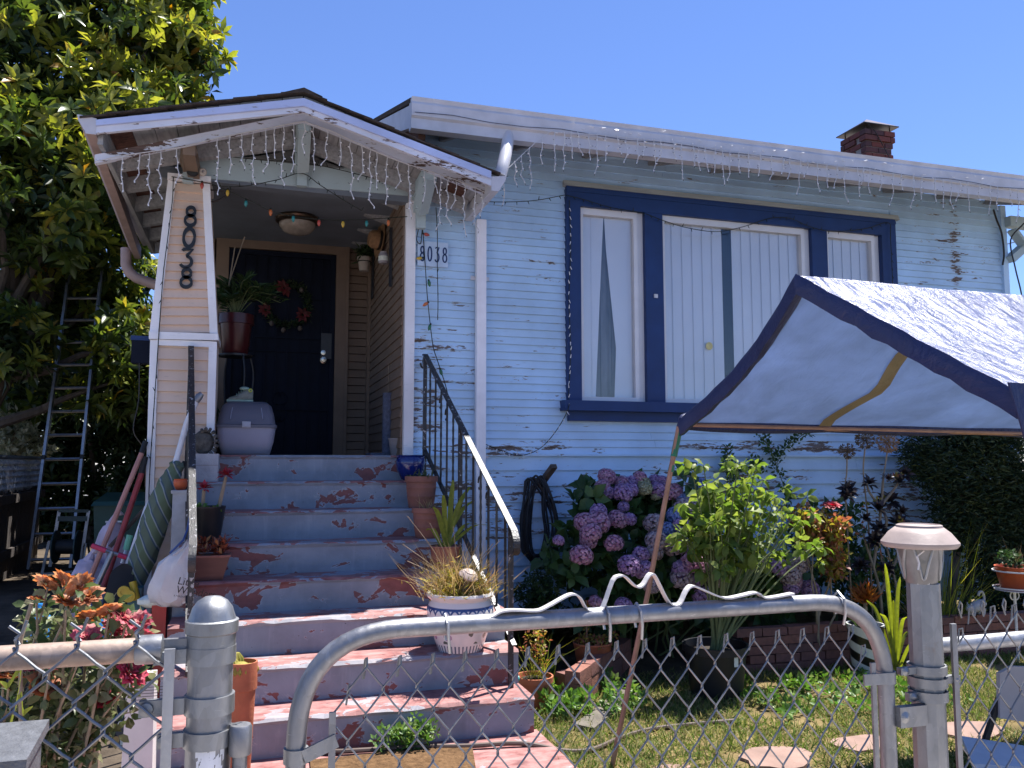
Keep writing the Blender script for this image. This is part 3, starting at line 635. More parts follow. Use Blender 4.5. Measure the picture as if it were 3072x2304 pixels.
# ================================================================ ground
def soil(name, stops, scale=3, bmp=.6):
    m, t, b = nodes(name); n = noise(t, pos(t), scale, 9, .62, .2); t.links.new(ramp(t, n, stops), b.inputs['Base Color'])
    b.inputs['Roughness'].default_value = .95; b.inputs['Specular IOR Level'].default_value = .1; bump(t, b, noise(t, pos(t), 45, 6), bmp, .02)
soil('lawn_soil', [(.3, (.06, .05, .02)), (.5, (.16, .12, .055)), (.7, (.27, .20, .10))]); soil('dirt', [(.3, (.045, .035, .025)), (.7, (.12, .095, .07))], 4)
soil('asphalt_ground', [(.3, (.14, .135, .13)), (.7, (.24, .23, .22))], 6, .2)
M('concrete', (.46, .41, .37), .85, .2, 5, bmp=.35, bscale=90, col2=(.30, .26, .23), thr=.66)
M('pink_stone', (.24, .155, .125), .85, .2, 7, bmp=.35)
M('edging_grey', (.12, .105, .085), .9, .3, 14, bmp=.6, col2=(.06, .07, .03), thr=.60)
def structure(o): o['kind'] = 'structure'; return o
structure(MB().box((-400, -400, -.6), (400, 400, -.14)).build('ground', 'asphalt_ground'))
structure(MB().box((1.49, -4.62, -.2), (16, 6, .0)).build('lawn', 'lawn_soil'))
G = [[(1.5+.3*i, -1.12-.05*math.sin(i*1.3)+(.0 if j == 0 else 1.2*j/5), .004+.03*(j > 0)+.015*math.sin(i*2+j*3)) for j in range(6)] for i in range(26)]
structure(MB().grid(G, thick=(0, 0, -.1)).build('flower_bed', 'dirt'))
structure(MB().box((-5, -4.62, -.2), (-.45, -2.05, -.002)).build('paving', 'concrete'))
G = []
for i in range(25):
    row = []
    for j in range(13):
        y = -2.2+i*.6; x = -9+j*.72; f = max(0, min(1, (y+1.9)/1.7)); row.append((min(x, -.43), y, .30*f*f*(3-2*f)+.02*math.sin(x*3+y*2)-.01))
    G.append(row)
structure(MB().grid(G, thick=(0, 0, -.4)).build('side_yard', 'dirt'))
WK = structure(MB().box((-.45, -4.62, -.2), (1.488, -1.9, .038)).build('walkway', 'walk_paint'))
structure(MB().box((-30, -6.9, -.2), (30, -4.63, -.01)).build('sidewalk', 'concrete'))
M('asphalt', (.055, .055, .058), .9, .25, 20, bmp=.4, bscale=150)
structure(MB().box((-60, -16, -.3), (60, -6.91, -.13)).build('road', 'asphalt'))
# lawn grass ---------------------------------------------------------------------
leafmat('grass', [(0, (.07, .13, .025)), (.4, (.14, .20, .045)), (.6, (.26, .26, .09)), (.85, (.42, .36, .18)), (1, (.10, .17, .03))], .35, .6, spec=.15)
n = 95000; P = np.stack([RNG.uniform(1.46, 6.6, n), RNG.uniform(-4.6, -.9, n)**1, np.zeros(n)], 1)
k = (np.sin(P[:, 0]*3.1+1)*np.sin(P[:, 1]*2.7)+.5*np.sin(P[:, 0]*7.3+P[:, 1]*5.1)) > -.75; P = P[k]
for (u, v, rx, ry) in ((2330, 2268, .20, .15), (2590, 2225, .18, .13), (2900, 2185, .22, .15)):
    c = pz(u, v, .02); P = P[((P[:, 0]-c.x)/rx)**2+((P[:, 1]-c.y)/ry)**2 > .85+.3*RNG.random(len(P))]
n = len(P)
hh = .025+.055*RNG.random(n)**1.5; d = rdir(n, .35, 1)
V, Fa = leaves(P, d, rdir(n), hh, .0045+.003*RNG.random(n), T_BLADE)
gr = npmesh('grass', V, Fa, 'grass'); gr['kind'] = 'stuff'; tag(gr, 'patchy green and dry straw coloured lawn grass', 'grass')
# clover and weeds along the brick edging
leafmat('weed', [(0, (.07, .16, .03)), (.6, (.13, .24, .05)), (1, (.24, .32, .08))], .35)
C = np.concatenate([np.stack([RNG.uniform(1.65, 2.25, 160), RNG.uniform(-1.75, -1.0, 160), RNG.uniform(.02, .12, 160)], 1), np.stack([RNG.uniform(2.9, 4.2, 120), RNG.uniform(-2.1, -1.4, 120), RNG.uniform(.01, .06, 120)], 1)])
V, Fa = rosettes(C, 7, .05, .03); wd = npmesh('weeds', V, Fa, 'weed'); wd['kind'] = 'stuff'; tag(wd, 'bright green low weeds beside brick edging', 'weeds')
# stepping stones
for i, (u, v, rx, ry) in enumerate(((2330, 2268, .20, .15), (2590, 2225, .18, .13), (2900, 2185, .22, .15), (2010, 2300, .10, .05))):
    c = pz(u, v, .02); pts = []
    for a in range(14): t = a/14*2*math.pi; q = 1+random.uniform(-.22, .15); pts.append((c.x+rx*q*math.cos(t), c.y+ry*q*math.sin(t), -.03))
    o = MB().prism(pts, (0, 0, .046)).build('stepping_stone', 'pink_stone', base=(c.x, c.y, 0))
    tag(o, ['pink stepping stone in the lawn between gate hinge and tarp pole', 'pink stepping stone behind the gate latch post', 'pink stepping stone beside the folding chair', 'small grey stone at the foot of the leaning tarp pole'][i], 'stone')
# concrete edging block
c = pz(1870, 2120, .05); tag(MB().hexa([(1.72, -1.86, 0), (1.80, -1.95, 0), (2.32, -1.40, 0), (2.24, -1.32, 0), (1.72, -1.86, .035), (1.80, -1.95, .03), (2.32, -1.40, .04), (2.24, -1.32, .045)]).build('garden_edging', 'edging_grey', base=(2, -1.6, 0)), 'weathered concrete edging strip between weeds and lawn', 'edging')

# ================================================================ galvanised fence and gate
def galv(name, base, rust=None, thr=.6, rough=.42, mt=.85):
    m, t, b = nodes(name); n = noise(t, pos(t, (1, 1, .35)), 14, 6, .6); c = ramp(t, n, [(.3, tuple(q*.72 for q in base)), (.7, base)])
    vo = t.nodes.new('ShaderNodeTexVoronoi'); vo.inputs['Scale'].default_value = 75; t.links.new(pos(t, (1, 1, .5)), vo.inputs[0]); sv = t.nodes.new('ShaderNodeSeparateColor'); t.links.new(vo.outputs['Color'], sv.inputs[0]); c = mix(t, math_(t, 'MULTIPLY', sv.outputs[0], .38), c, tuple(q*.5 for q in base)); scr = noise(t, pos(t, (1, 1, 9)), 30, 5, .7); c = mix(t, step(t, scr, .66, .74), c, tuple(min(1, q*1.7) for q in base))
    if rust: c = mix(t, step(t, noise(t, pos(t), 7, 8, .65), thr, thr+.12), c, rust)
    t.links.new(c, b.inputs['Base Color']); b.inputs['Metallic'].default_value = mt
    t.links.new(step(t, noise(t, pos(t, (3, 3, .5)), 20, 4), -.6, 1.6), b.inputs['Roughness']); bump(t, b, noise(t, pos(t), 70, 4), .08)
galv('galv', (.32, .325, .34), (.20, .14, .11), .70); galv('galv_dull', (.34, .35, .36), (.22, .13, .09), .66); galv('rail_rust', (.45, .34, .27), (.22, .13, .09), .52, mt=.3); galv('galv_bright', (.48, .49, .51)); galv('wire', (.25, .26, .275), (.28, .20, .15), .68)
M('strip_metal', (.62, .59, .56), .45, .12, 10, metal=.15); M('paint_splash', (.75, .75, .76), .5, .1, 20)
FY = -4.70
def elbow(path, r, n=8, rad=.1):
    """polyline with rounded corners"""
    out = [Vector(path[0])]
    for i in range(1, len(path)-1):
        p, a, b = Vector(path[i]), Vector(path[i-1]), Vector(path[i+1]); u = (a-p).normalized(); w_ = (b-p).normalized()
        for k in range(n+1):
            t = k/n; out.append((p+u*rad)*(1-t)**2+p*2*t*(1-t)+(p+w_*rad)*t*t)
    out.append(Vector(path[-1])); return out
def chain(par, x0, x1, ztop, zbot, p, h, r, y, mat='wire', topfn=None, phase=0, tops='knuckle'):
    n = int((x1-x0)/p)
    for i in range(n+1):
        xc = x0+i*p; pts = []; z = topfn(xc) if topfn else ztop; k = 0; sgn = 1 if (i+phase) % 2 else -1
        kk = 0; z0 = ztop
        while z0 > zbot:
            if z0 <= z+.001:
                s = sgn*(1 if kk % 2 else -1); X = xc+s*(p/2+r*.75); a = X-s*r*1.5
                pts += [(X, y+s*r*.9, z0+h*.06), (X, y-s*r*.4, z0-h*.06)]
                pts += [(xc+s*p*.17, y-s*r*.75, z0-h*.36), (xc-s*p*.17, y-s*r*.2, z0-h*.66)]
            z0 -= h; kk += 1
        if len(pts) < 4: continue
        b = MB()
        e = Vector(pts[0])
        if tops == 'knuckle': pts = [e+Vector((-.004, .012, -.03)), e+Vector((0, .010, .006)), e+Vector((0, 0, .010))]+pts
        b.tube(pts, r, 6)
        if tops == 'twist':
            s0 = 1 if pts[0][0] > xc else -1
            if s0 > 0: b.tube([e, e+Vector((-.003, -.004, .012)), e+Vector((.004, 0, .020)), e+Vector((-.014, 0, .034))], r*.95, 6); b.tube([e+Vector((.003, -.003, .004)), e+Vector((-.004, .004, .014)), e+Vector((.006, -.002, .022)), e+Vector((.012, 0, .042))], r*.95, 6)
        b.build('wire', mat, par, True)
# posts --------------------------------------------------------------------------
def band_(b, cx, z, hgt, r, d, ln, m=0):
    """strap clamp: ring round the post and a flat tongue towards d with a bolt head"""
    b.lathe([(r, 0), (r+.0045, 0), (r+.0045, hgt), (r, hgt)], (cx, FY, z), 24, m, close=False)
    b.box((min(cx+d*(r-.01), cx+d*(r+ln)), FY-.012, z+.002), (max(cx+d*(r-.01), cx+d*(r+ln)), FY+.002, z+hgt-.002), m)
LX = py(632, 2000, FY).x; LR = .0375
LP = thing('gate_post', 'thick galvanised gate post with domed cap beside front stairs', 'post', (LX, FY, 0), 'gate posts')
part(LP, 'tube', ['galv'], True).lathe([(LR, 0), (LR, 1.15)], (LX, FY, 0), 28).done()
zc = py(632, 1856, FY).z
part(LP, 'cap', 'galv_dull', True).lathe([(LR+.0035, zc-.055), (LR+.0035, zc-.025), (LR+.007, zc-.022), (LR+.0075, zc-.002), (LR+.003, zc), (LR, zc+.008), (LR*.9, zc+.02), (LR*.68, zc+.031), (LR*.38, zc+.038), (0, zc+.040)], (LX, FY, 0), 28).done()
def vz(u, v): return py(u, v, FY).z
for (v0, v1, d, ln) in ((1935, 1985, -1, .055), (2080, 2135, -1, .075), (2182, 2232, -1, .045)):
    b = part(LP, 'band', 'galv_dull', True); z1, z0 = vz(632, v0), vz(632, v1); band_(b, LX, z0, z1-z0, LR, d, ln)
    b.lathe([(0, 0), (.012, 0), (.011, .005), (.0, .007)], (LX+d*(LR+ln-.012), FY-.012, (z0+z1)/2), 12, ax=(0, -1, 0)); b.done()
b = part(LP, 'hinge', 'galv', True); hz = vz(700, 2200); hx = py(722, 2190, FY).x
b.beam((LX+LR-.005, FY-.005, hz-.0), (hx, FY-.02, hz+.005), .014, .035).lathe([(.0185, -.03), (.0195, -.028), (.0195, .016), (.017, .020), (0, .021)], (hx, FY-.02, hz), 16).lathe([(.0125, -.33), (.0125, -.03)], (hx, FY-.02, hz), 14).done()
part(LP, 'hinge_barrel', 'galv_dull', True).lathe([(.0195, -.25), (.0205, -.062), (.0135, -.060)], (hx, FY-.02, hz), 16).done()
# scrape of white paint on the post
b = part(LP, 'paint_splash', 'paint_splash')
for k in range(26):
    a = R(random.uniform(-125, -50)); z0 = vz(632, random.uniform(2240, 2300)); r_ = LR+.0006
    for j in range(2):
        a2 = a+R(random.uniform(4, 12)); h2 = random.uniform(.006, .03)
        b.add([(LX+r_*math.cos(a), FY+r_*math.sin(a), z0), (LX+r_*math.cos(a2), FY+r_*math.sin(a2), z0+.002), (LX+r_*math.cos(a2), FY+r_*math.sin(a2), z0+h2), (LX+r_*math.cos(a), FY+r_*math.sin(a), z0+h2*.8)], [(0, 1, 2, 3)]); a += R(7); z0 -= .01
b.done()
RX = py(2776, 1900, FY).x; RR = .0365
RP = thing('gate_post', 'faceted galvanised gate post carrying a solar lamp', 'post', (RX, FY, 0), 'gate posts')
zt = vz(2768, 1748)
part(RP, 'tube', 'galv_dull').lathe([(RR, 0), (RR*.985, zt)], (RX, FY, 0), 10).done()
for (v0, v1, d, ln) in ((1992, 2018, -1, .045), (2028, 2056, 1, .045), (2068, 2098, -1, .025)):
    b = part(RP, 'band', 'galv_dull', True); z1, z0 = vz(2776, v0), vz(2776, v1); band_(b, RX, z0, z1-z0, RR+.001, d, ln); b.lathe([(0, 0), (.010, 0), (.0, .006)], (RX+d*(RR+ln-.012), FY-.012, (z0+z1)/2), 12, ax=(0, -1, 0)); b.done()
zf = vz(2700, 2140)
part(RP, 'latch', 'galv_dull').box((RX-.105, FY-.03, zf-.022), (RX-RR+.004, FY-.012, zf+.022)).lathe([(0, 0), (.013, 0), (.0, .006)], (RX-.092, FY-.03, zf), 12, ax=(0, -1, 0)).done()
# lamp on the right post
M('lamp_cap', (.33, .265, .235), .5, .16, 12, bmp=.1, bscale=40); M('lamp_steel', (.20, .195, .19), .45, .3, 16, metal=.5, col2=(.6, .6, .58), thr=.66)
M('lamp_lens', (.21, .20, .17), .35, .3, 12, spec=.6)
LS = thing('solar_lamp', 'taupe mushroom capped solar lamp on top of the faceted gate post', 'lamp', (RX, FY, zt)); zl = vz(2764, 1635); hl = zl-zt
part(LS, 'cup', 'lamp_steel', True).lathe([(.033, 0), (.034, .004), (.036, hl*.12), (.041, hl*.4), (.046, hl*.75), (.049, hl), (0, hl)], (RX-.004, FY, zt), 24).done()
for a in range(5):
    t0 = a/5*2*math.pi+.35; pts = [(RX-.004+rr*math.cos(t0+s), FY+rr*math.sin(t0+s), zt+hl*f) for (s, f, rr) in ((-.42, .95, .0485), (-.25, .55, .0445), (-.02, .12, .0375), (.22, .55, .0445), (.42, .95, .0485))]
    part(LS, 'rib', 'galv_dull', True).tube(curve(pts, 4), .0032, 6).done()
    for q in (0,):
        b = MB(); b.add([(RX-.004+rr*math.cos(t0+s), FY+rr*math.sin(t0+s), zt+hl*f) for (s, f, rr) in ((-.36, .93, .0487), (-.2, .55, .0447), (-.02, .2, .0388), (.18, .55, .0447), (.36, .93, .0487))], [(0, 1, 2, 3, 4)]); b.build('lens', 'lamp_lens', LS)
part(LS, 'cap', 'lamp_cap', True).lathe([(0, zl-.004), (.078, zl-.004), (.0835, zl+.003), (.0835, zl+.008), (.079, zl+.013), (.066, zl+.030), (.052, zl+.041), (.05, zl+.041), (.049, zl+.046), (.044, zl+.048), (.042, zl+.045), (0, zl+.044)], (RX-.004, FY, 0), 32).done()
part(LS, 'dead_insect_husk', 'strip_metal', True).tube([(RX-.05, FY-.04, zl-.02), (RX-.047, FY-.042, zl-.035), (RX-.05, FY-.041, zl-.05)], .0022, 5).tube([(RX-.05, FY-.04, zl-.02), (RX-.035, FY-.045, zl-.008)], .0015, 5).done()
# left fence ----------------------------------------------------------------------
fz = vz(250, 1960)
LF = thing('chain_link_fence', 'chain link fence panel with tan rusty top rail in front of the roses', 'fence', (-.6, FY, 0), 'front chain link fences')
xe = py(505, 1950, FY).x
part(LF, 'top_rail', 'rail_rust', True).tube([(-1.6, FY, fz-.002), (xe-.05, FY, fz)], .0205, 18).done()
part(LF, 'rail_end', 'galv', True).tube([(xe-.052, FY, fz), (xe-.048, FY, fz), (xe-.01, FY, fz), (xe-.006, FY, fz)], [.0235, .0245, .0245, .012], 18).box((xe-.01, FY-.006, fz-.012), (LX-LR+.003, FY+.006, fz+.016)).done()
xt = py(508, 2100, FY).x
part(LF, 'tension_bar', 'galv_bright', True).beam((xt, FY-.026, .06), (xt, FY-.026, fz+.004), .017, .007, up=(0, 1, 0)).done()
chain(LF, -.70, xt-.002, fz+.018, .05, .045, .047, .0027, FY-.026, tops='twist', phase=1)
# gate -----------------------------------------------------------------------------
gl, gr_ = py(889, 2200, FY).x+.0, py(1918*1.38879, 2200, FY).x; gz = vz(1150, 1875)
GT = thing('chain_link_gate', 'galvanised tube gate with rounded corners and chain link mesh', 'gate', (gl, FY, 0))
rt_ = .0178
gtop = lambda x: 1.152+(x-.3)*.004
part(GT, 'frame', 'galv', True).tube(elbow([(gl, FY, .1), (gl, FY, gtop(gl)), (gr_, FY, gtop(gr_)), (gr_, FY, .1)], .1, 12, .19), rt_, 18).tube([(gl, FY, .12), (gr_, FY, .12)], rt_, 14).done()
def ztopg(x):
    d = min(x-gl, gr_-x); return gtop(x)-.024-(0 if d > .18 else (.18-d)**2*6.0)
chain(GT, gl+.075, gr_-.055, 1.135, .14, .0315, .045, .0019, FY-.004, topfn=ztopg)
for x in (.36, .69, .76, 1.25):
    part(GT, 'wire_tie', 'galv_bright', True).tube([(x+.004, FY-.006, gtop(x)-.05), (x-.002, FY-.022, gtop(x)-.02), (x-.004, FY-.02, gtop(x)+.008), (x-.004, FY, gtop(x)+.021), (x-.004, FY+.02, gtop(x)+.004), (x, FY+.012, gtop(x)-.03)], .003, 6).done()
for x, s in ((gl+.062, 1), (gr_-.043, -1)):
    part(GT, 'tension_bar', 'galv', True).beam((x, FY-.012, .14), (x, FY-.012, vz(1000 if s > 0 else 2600, 2130 if s > 0 else 1985)), .012, .006, up=(0, 1, 0)).done()
for (x, v, s) in ((gl, 2262, 1), (gr_, 2030, -1)):
    z = vz(900 if s > 0 else 2640, v); b = part(GT, 'tension_band', 'galv_dull', True); b.lathe([(rt_, -.014), (rt_+.004, -.014), (rt_+.004, .012), (rt_, .012)], (x, FY, z), 18, close=False); b.beam((x+s*.012, FY-.018, z), (x+s*.07, FY-.014, z+.022*(s > 0)), .005, .024).done()
# flattened white strip wired along the gate top
st = [(1367, 1866), (1460, 1858), (1500, 1838), (1540, 1833), (1605, 1835), (1635, 1826), (1700, 1790), (1725, 1786), (1742, 1798), (1760, 1830), (1785, 1838), (1808, 1826), (1838, 1745), (1858, 1730), (1875, 1732), (1900, 1756), (1915, 1764), (1930, 1755), (1945, 1730), (1958, 1724), (1970, 1740), (2000, 1800), (2020, 1818), (2040, 1812), (2058, 1775), (2075, 1760), (2100, 1768), (2170, 1796), (2220, 1790), (2268, 1780), (2290, 1795), (2320, 1794), (2378, 1783)]
P3 = [py(u, v, FY-.005) for u, v in st]; P3 = curve(P3, 3); b = MB(); Gs = []
for i, p in enumerate(P3):
    Gs.append([p+Vector((0, -.008, 0)), p+Vector((0, .011, 0))])
b.grid(Gs, thick=(0, 0, .0035)); o = b.build('bent_metal_strip', 'strip_metal', smooth=False, base=P3[0]); tag(o, 'bent zigzag white metal strip wired on top of the gate', 'metal strip')
# right fence ----------------------------------------------------------------------
RF = thing('chain_link_fence', 'chain link fence panel right of the lamp post before the folding chair', 'fence', (2, FY, 0), 'front chain link fences')
r0 = py(2860, 1940, FY); r1 = py(3072, 1918, FY)
part(RF, 'top_rail', 'galv_bright', True).tube([(RX+.03, FY+.03, r0.z-.003), (2.8, FY+.03, r1.z+.0)], .0175, 16).done()
part(RF, 'tension_bar', 'galv', True).beam((RX+.068, FY-.012, .06), (RX+.068, FY-.012, vz(2850, 1868)), .014, .007, up=(0, 1, 0)).done()
chain(RF, RX+.085, 2.5, vz(2950, 1835), .05, .0325, .046, .002, FY-.006, phase=1, topfn=lambda x: vz(2950, 1835)-.012*(x < RX+.12))
for x in [RX+.10+.065*i for i in range(6)]:
    zz = vz(2950, 1832); part(RF, 'loop', 'wire', True).tube([(x, FY-.006, zz-.012), (x-.010, FY-.008, zz+.012), (x-.004, FY-.008, zz+.026), (x+.005, FY-.004, zz+.018), (x+.006, FY, zz-.004)], .002, 6).done()

# ================================================================ wrought iron railings
M('iron_worn', (.02, .02, .022), .4, .4, 25, spec=.5, col2=(.35, .35, .36), thr=.60, bmp=.3, bscale=120)
def railing(A, B, label, spots, seed):
    random.seed(seed)
    T = thing('stair_railing', label, 'railing', (A.x, A.y, 1.4), 'wrought iron stair railings')
    d = B-A; xd = Vector((1, 0, 0))
    sc_ = curve([A+Vector((-.02, .09, -.05)), A+Vector((-.01, .10, -.075)), A+Vector((0, .075, -.085)), A+Vector((0, .06, -.06)), A+Vector((0, .08, -.035)), A+Vector((0, .04, -.004))], 4)
    en = curve([B, B+Vector((0, -.05, -.06)), B+Vector((0, -.045, -.11)), B+Vector((0, -.01, -.13))], 4)
    top = part(T, 'handrail', 'iron_worn'); pts = [A+Vector((0, .03, 0)), A, A.lerp(B, .33), A.lerp(B, .66), B]+en[1:]
    Gs = [[p+Vector((-.019, 0, 0)), p+Vector((.019, 0, 0))] for p in pts]; top.grid(Gs, thick=(0, 0, .011)); top.tube(sc_, .008, 6); top.done()
    drop = .72
    a2, b2 = A+Vector((0, .02, -.70)), B+Vector((0, -.0, -.62))
    part(T, 'bottom_rail', 'iron').beam(a2, b2, .028, .012).done()
    for f in (0, .47, .97):
        p = A.lerp(B, f); q = (p.x, p.y, 0); k = max(0, min(7, int((Y0-p.y)/TR)+1)) if p.y < Y0 else 0
        zb = szk(k) if p.y > syk(7) else .03
        part(T, 'post', 'iron_worn').box((p.x-.013, p.y-.013, zb-.02), (p.x+.013, p.y+.013, p.z)).done()
    n = 13
    for i in range(1, n):
        f = i/n; p = A.lerp(B, f); q = a2.lerp(b2, f)
        if abs(f-.47) < .03: continue
        b = part(T, 'baluster', 'iron'); tw = i % 2; N = 10
        if tw:
            for j in range(N): z0, z1 = q.z+(p.z-q.z)*j/N, q.z+(p.z-q.z)*(j+1)/N; b.lathe([(.0085, 0), (.0062, (z1-z0)/2), (.0085, z1-z0)], (p.x, p.y, z0), 4, close=False)
        else: b.box((p.x-.006, p.y-.006, q.z), (p.x+.006, p.y+.006, p.z))
        b.done()
        if i in (3, 4, 9, 10):
            cc = Vector((p.x, p.y+.03, p.z-.11)); part(T, 'scroll', 'iron').tube([cc+Vector((0, .028*math.cos(a)*(1-a/16), .04*math.sin(a))) for a in [k*.5 for k in range(12)]], .0055, 5).done()
    random.seed(7)
railing(py(1276, 1066, -.10), py(1543, 1595, -1.80), 'black wrought iron stair railing against the blue wall', 0, 3)
railing(py(573, 1042, -.12), py(579, 1640, -1.72), 'black wrought iron stair railing in front of the tapered column', 0, 4)
# ================================================================ vegetation
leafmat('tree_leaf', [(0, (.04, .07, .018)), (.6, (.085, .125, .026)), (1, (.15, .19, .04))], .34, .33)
leafmat('tree_tip_sunlit', [(0, (.16, .20, .035)), (.6, (.30, .32, .06)), (.93, (.42, .40, .08)), (1, (.40, .20, .05))], .42, .36)
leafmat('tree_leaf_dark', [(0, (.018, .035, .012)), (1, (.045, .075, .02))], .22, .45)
leafmat('pale_leaf', [(0, (.25, .27, .16)), (1, (.6, .58, .42))], .4)
leafmat('hydrangea_leaf', [(0, (.03, .07, .022)), (1, (.07, .14, .035))], .22, .42)
leafmat('bush_leaf', [(0, (.10, .17, .035)), (.5, (.17, .25, .05)), (1, (.28, .33, .08))], .42, .5)
leafmat('gold_leaf', [(0, (.22, .22, .04)), (.5, (.40, .33, .07)), (.7, (.42, .16, .08)), (1, (.36, .13, .10))], .35)
leafmat('rose_leaf', [(0, (.05, .09, .03)), (.6, (.12, .15, .06)), (1, (.30, .30, .18))], .28, .4)
leafmat('juniper', [(0, (.012, .028, .012)), (.8, (.03, .06, .022)), (1, (.10, .13, .04))], .15, .6)
leafmat('dark_aeonium', [(0, (.008, .006, .012)), (.8, (.03, .018, .028)), (1, (.10, .06, .05))], .1, .35)
leafmat('dry_grass', [(0, (.30, .19, .08)), (.4, (.46, .34, .17)), (.75, (.55, .44, .24)), (1, (.42, .24, .12))], .3, .7, spec=.1)
leafmat('moss_yellow', [(0, (.22, .22, .04)), (.6, (.42, .36, .08)), (1, (.48, .30, .08))], .35, .7)
leafmat('strap_leaf', [(0, (.10, .17, .03)), (.6, (.28, .32, .05)), (1, (.46, .42, .08))], .45, .45)
leafmat('red_succulent', [(0, (.16, .035, .025)), (.6, (.34, .09, .05)), (1, (.46, .24, .10))], .2, .45)
leafmat('orange_spike', [(0, (.40, .09, .03)), (1, (.55, .22, .06))], .3)
leafmat('houseplant', [(0, (.02, .05, .018)), (1, (.05, .10, .03))], .2)
leafmat('tan_head', [(0, (.28, .18, .10)), (1, (.55, .36, .22))], .3, .8, spec=.1)
leafmat('grey_head', [(0, (.12, .085, .05)), (1, (.28, .20, .13))], .2, .8, spec=.1)
leafmat('petal_orange', [(0, (.32, .10, .05)), (.5, (.52, .20, .09)), (1, (.62, .34, .20))], .35, .55)
leafmat('petal_pink', [(0, (.40, .07, .10)), (.6, (.60, .15, .20)), (1, (.66, .32, .28))], .35, .55)
leafmat('petal_red', [(0, (.32, .02, .03)), (1, (.55, .06, .09))], .3, .55)
leafmat('petal_pinkred', [(0, (.38, .03, .06)), (1, (.62, .12, .18))], .35, .55); leafmat('petal_shade', [(0, (.10, .008, .012)), (1, (.17, .015, .02))], .2, .6); leafmat('head_pink', [(0, (.45, .20, .34)), (1, (.68, .45, .56))], .25, .7, spec=.1); leafmat('head_violet', [(0, (.36, .20, .44)), (1, (.60, .43, .64))], .25, .7, spec=.1)  # wreath petals get a red darkened to carry the porch shade
leafmat('head_blue', [(0, (.22, .28, .58)), (1, (.44, .52, .78))], .25, .7, spec=.1); leafmat('head_mauve', [(0, (.42, .31, .38)), (1, (.66, .55, .56))], .25, .7, spec=.1); leafmat('head_cream', [(0, (.38, .38, .22)), (1, (.6, .58, .38))], .25, .7)
M('bark', (.10, .08, .065), .9, .3, 10, stretch=(2, 2, .5), bmp=.6); M('stem_green', (.13, .16, .06), .7, .25, 12); M('stem_tan', (.28, .22, .15), .8, .25, 12); M('stem_grey', (.20, .17, .13), .8, .3, 14)
def limb(b, p, q, r0, r1, wob=.06, n=5):
    p, q = Vector(p), Vector(q); pts = [p.lerp(q, i/n)+Vector((random.uniform(-1, 1), random.uniform(-1, 1), random.uniform(-.5, .5)))*wob*(0 < i < n) for i in range(n+1)]
    b.tube(curve(pts, 2), [r0+(r1-r0)*i/(2*n) for i in range(2*n+1)], 7); return pts
# ---- big broadleaf tree on the left
TX, TY = -3.1, 4.6
TR_ = thing('broadleaf_tree', 'tall glossy evergreen tree with yellow green leaf tips behind the porch', 'tree', (TX, TY, .25))
cl = [(270, 60, 4.6, 1.35), (560, 130, 4.8, .6), (480, 60, 4.8, .7), (90, 240, 4.2, 1.2), (250, 420, 3.6, .95), (60, 560, 3.5, 1.1), (230, 640, 4.6, .9), (60, 800, 5.3, 1.0), (230, 880, 5.4, .75), (0, 1010, 3.4, .5), (330, 800, 5.4, .65), (150, -160, 4.8, 1.5), (460, -120, 5.0, .9), (380, 330, 4.4, .8), (500, 290, 4.8, .45), (-120, 450, 4, 1.3), (-150, 100, 4.5, 1.5), (120, 1130, 5.6, .7), (-100, 850, 4.5, 1.0), (420, 1030, 4.4, .6), (330, 1150, 4.6, .5)]
b = MB(); limb(b, (TX, TY, .2), (TX+.1, TY, 2.6), .17, .13); cen = []
for (u, v, yy, r) in cl:
    c = py(u, v, yy); cen.append((c, r)); limb(b, (TX+.1, TY, random.uniform(1.8, 2.8)), c, .075, .015, .12)
b.build('trunk', 'bark', TR_, True)
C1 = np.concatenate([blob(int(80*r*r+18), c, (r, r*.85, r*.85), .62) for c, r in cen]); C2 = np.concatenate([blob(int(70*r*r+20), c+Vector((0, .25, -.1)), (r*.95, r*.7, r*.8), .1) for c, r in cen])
up = rdir(len(C1), .1, 1); ya = RNG.random(len(C1)) < np.clip(.18+.26*(C1[:, 2]-2.2)/2.5+.12*(C1[:, 0]+2.5), .05, .7); l0 = rosettes(C1[ya], 11, .19, .075, up[ya], (-.2, 1.1), T_BIG); l1 = rosettes(C1[~ya], 10, .20, .08, up[~ya], (-.5, .9), T_BIG); l2 = rosettes(C2, 8, .19, .07, None, (-.6, .9))  # new-growth yellow weighted up and right as painted sunlight; inner leaves darkened as shade
V, Fa, mi = join([l0, l1, l2]); npmesh('crown', V, Fa, ['tree_tip_sunlit', 'tree_leaf', 'tree_leaf_dark'], TR_, mi, kind='stuff')
# ---- dark hedge behind the ladder, pale sunlit shrub behind the old fence
HG = thing('hedge', 'dark dense hedge closing the side yard behind the ladder', 'hedge', (-2.8, 7.6, .3))
C = np.concatenate([blob(420, (x, 7.8+.4*(i % 2), z), (1.0, .6, .9), .2) for i, (x, z) in enumerate([(-1.2, .9), (-1.6, 2.2), (-1.3, 3.2), (-2.6, 2.4), (-2.7, 3.4), (-3.6, 2.9), (-4.2, 3.8), (-2.6, 1.0), (-3.7, 1.5), (-4.9, 2.6), (-5.6, 3.6), (-6.3, 2.2), (-5.2, 1.0), (-7.4, 3.0)])])
V, Fa = rosettes(C, 8, .19, .075, None, (-.6, .9)); npmesh('foliage', V, Fa, 'tree_leaf_dark', HG, kind='stuff')
b = MB()
for i in range(9): x = -.9-i*.75; limb(b, (x, 8.0, .2), (x+random.uniform(-.3, .3), 8.0, 3), .05, .02)
b.build('stem', 'bark', HG, True)
SH = thing('shrub', 'pale sunlit shrub above the old wooden side fence', 'shrub', (-3.3, 5.6, .3))
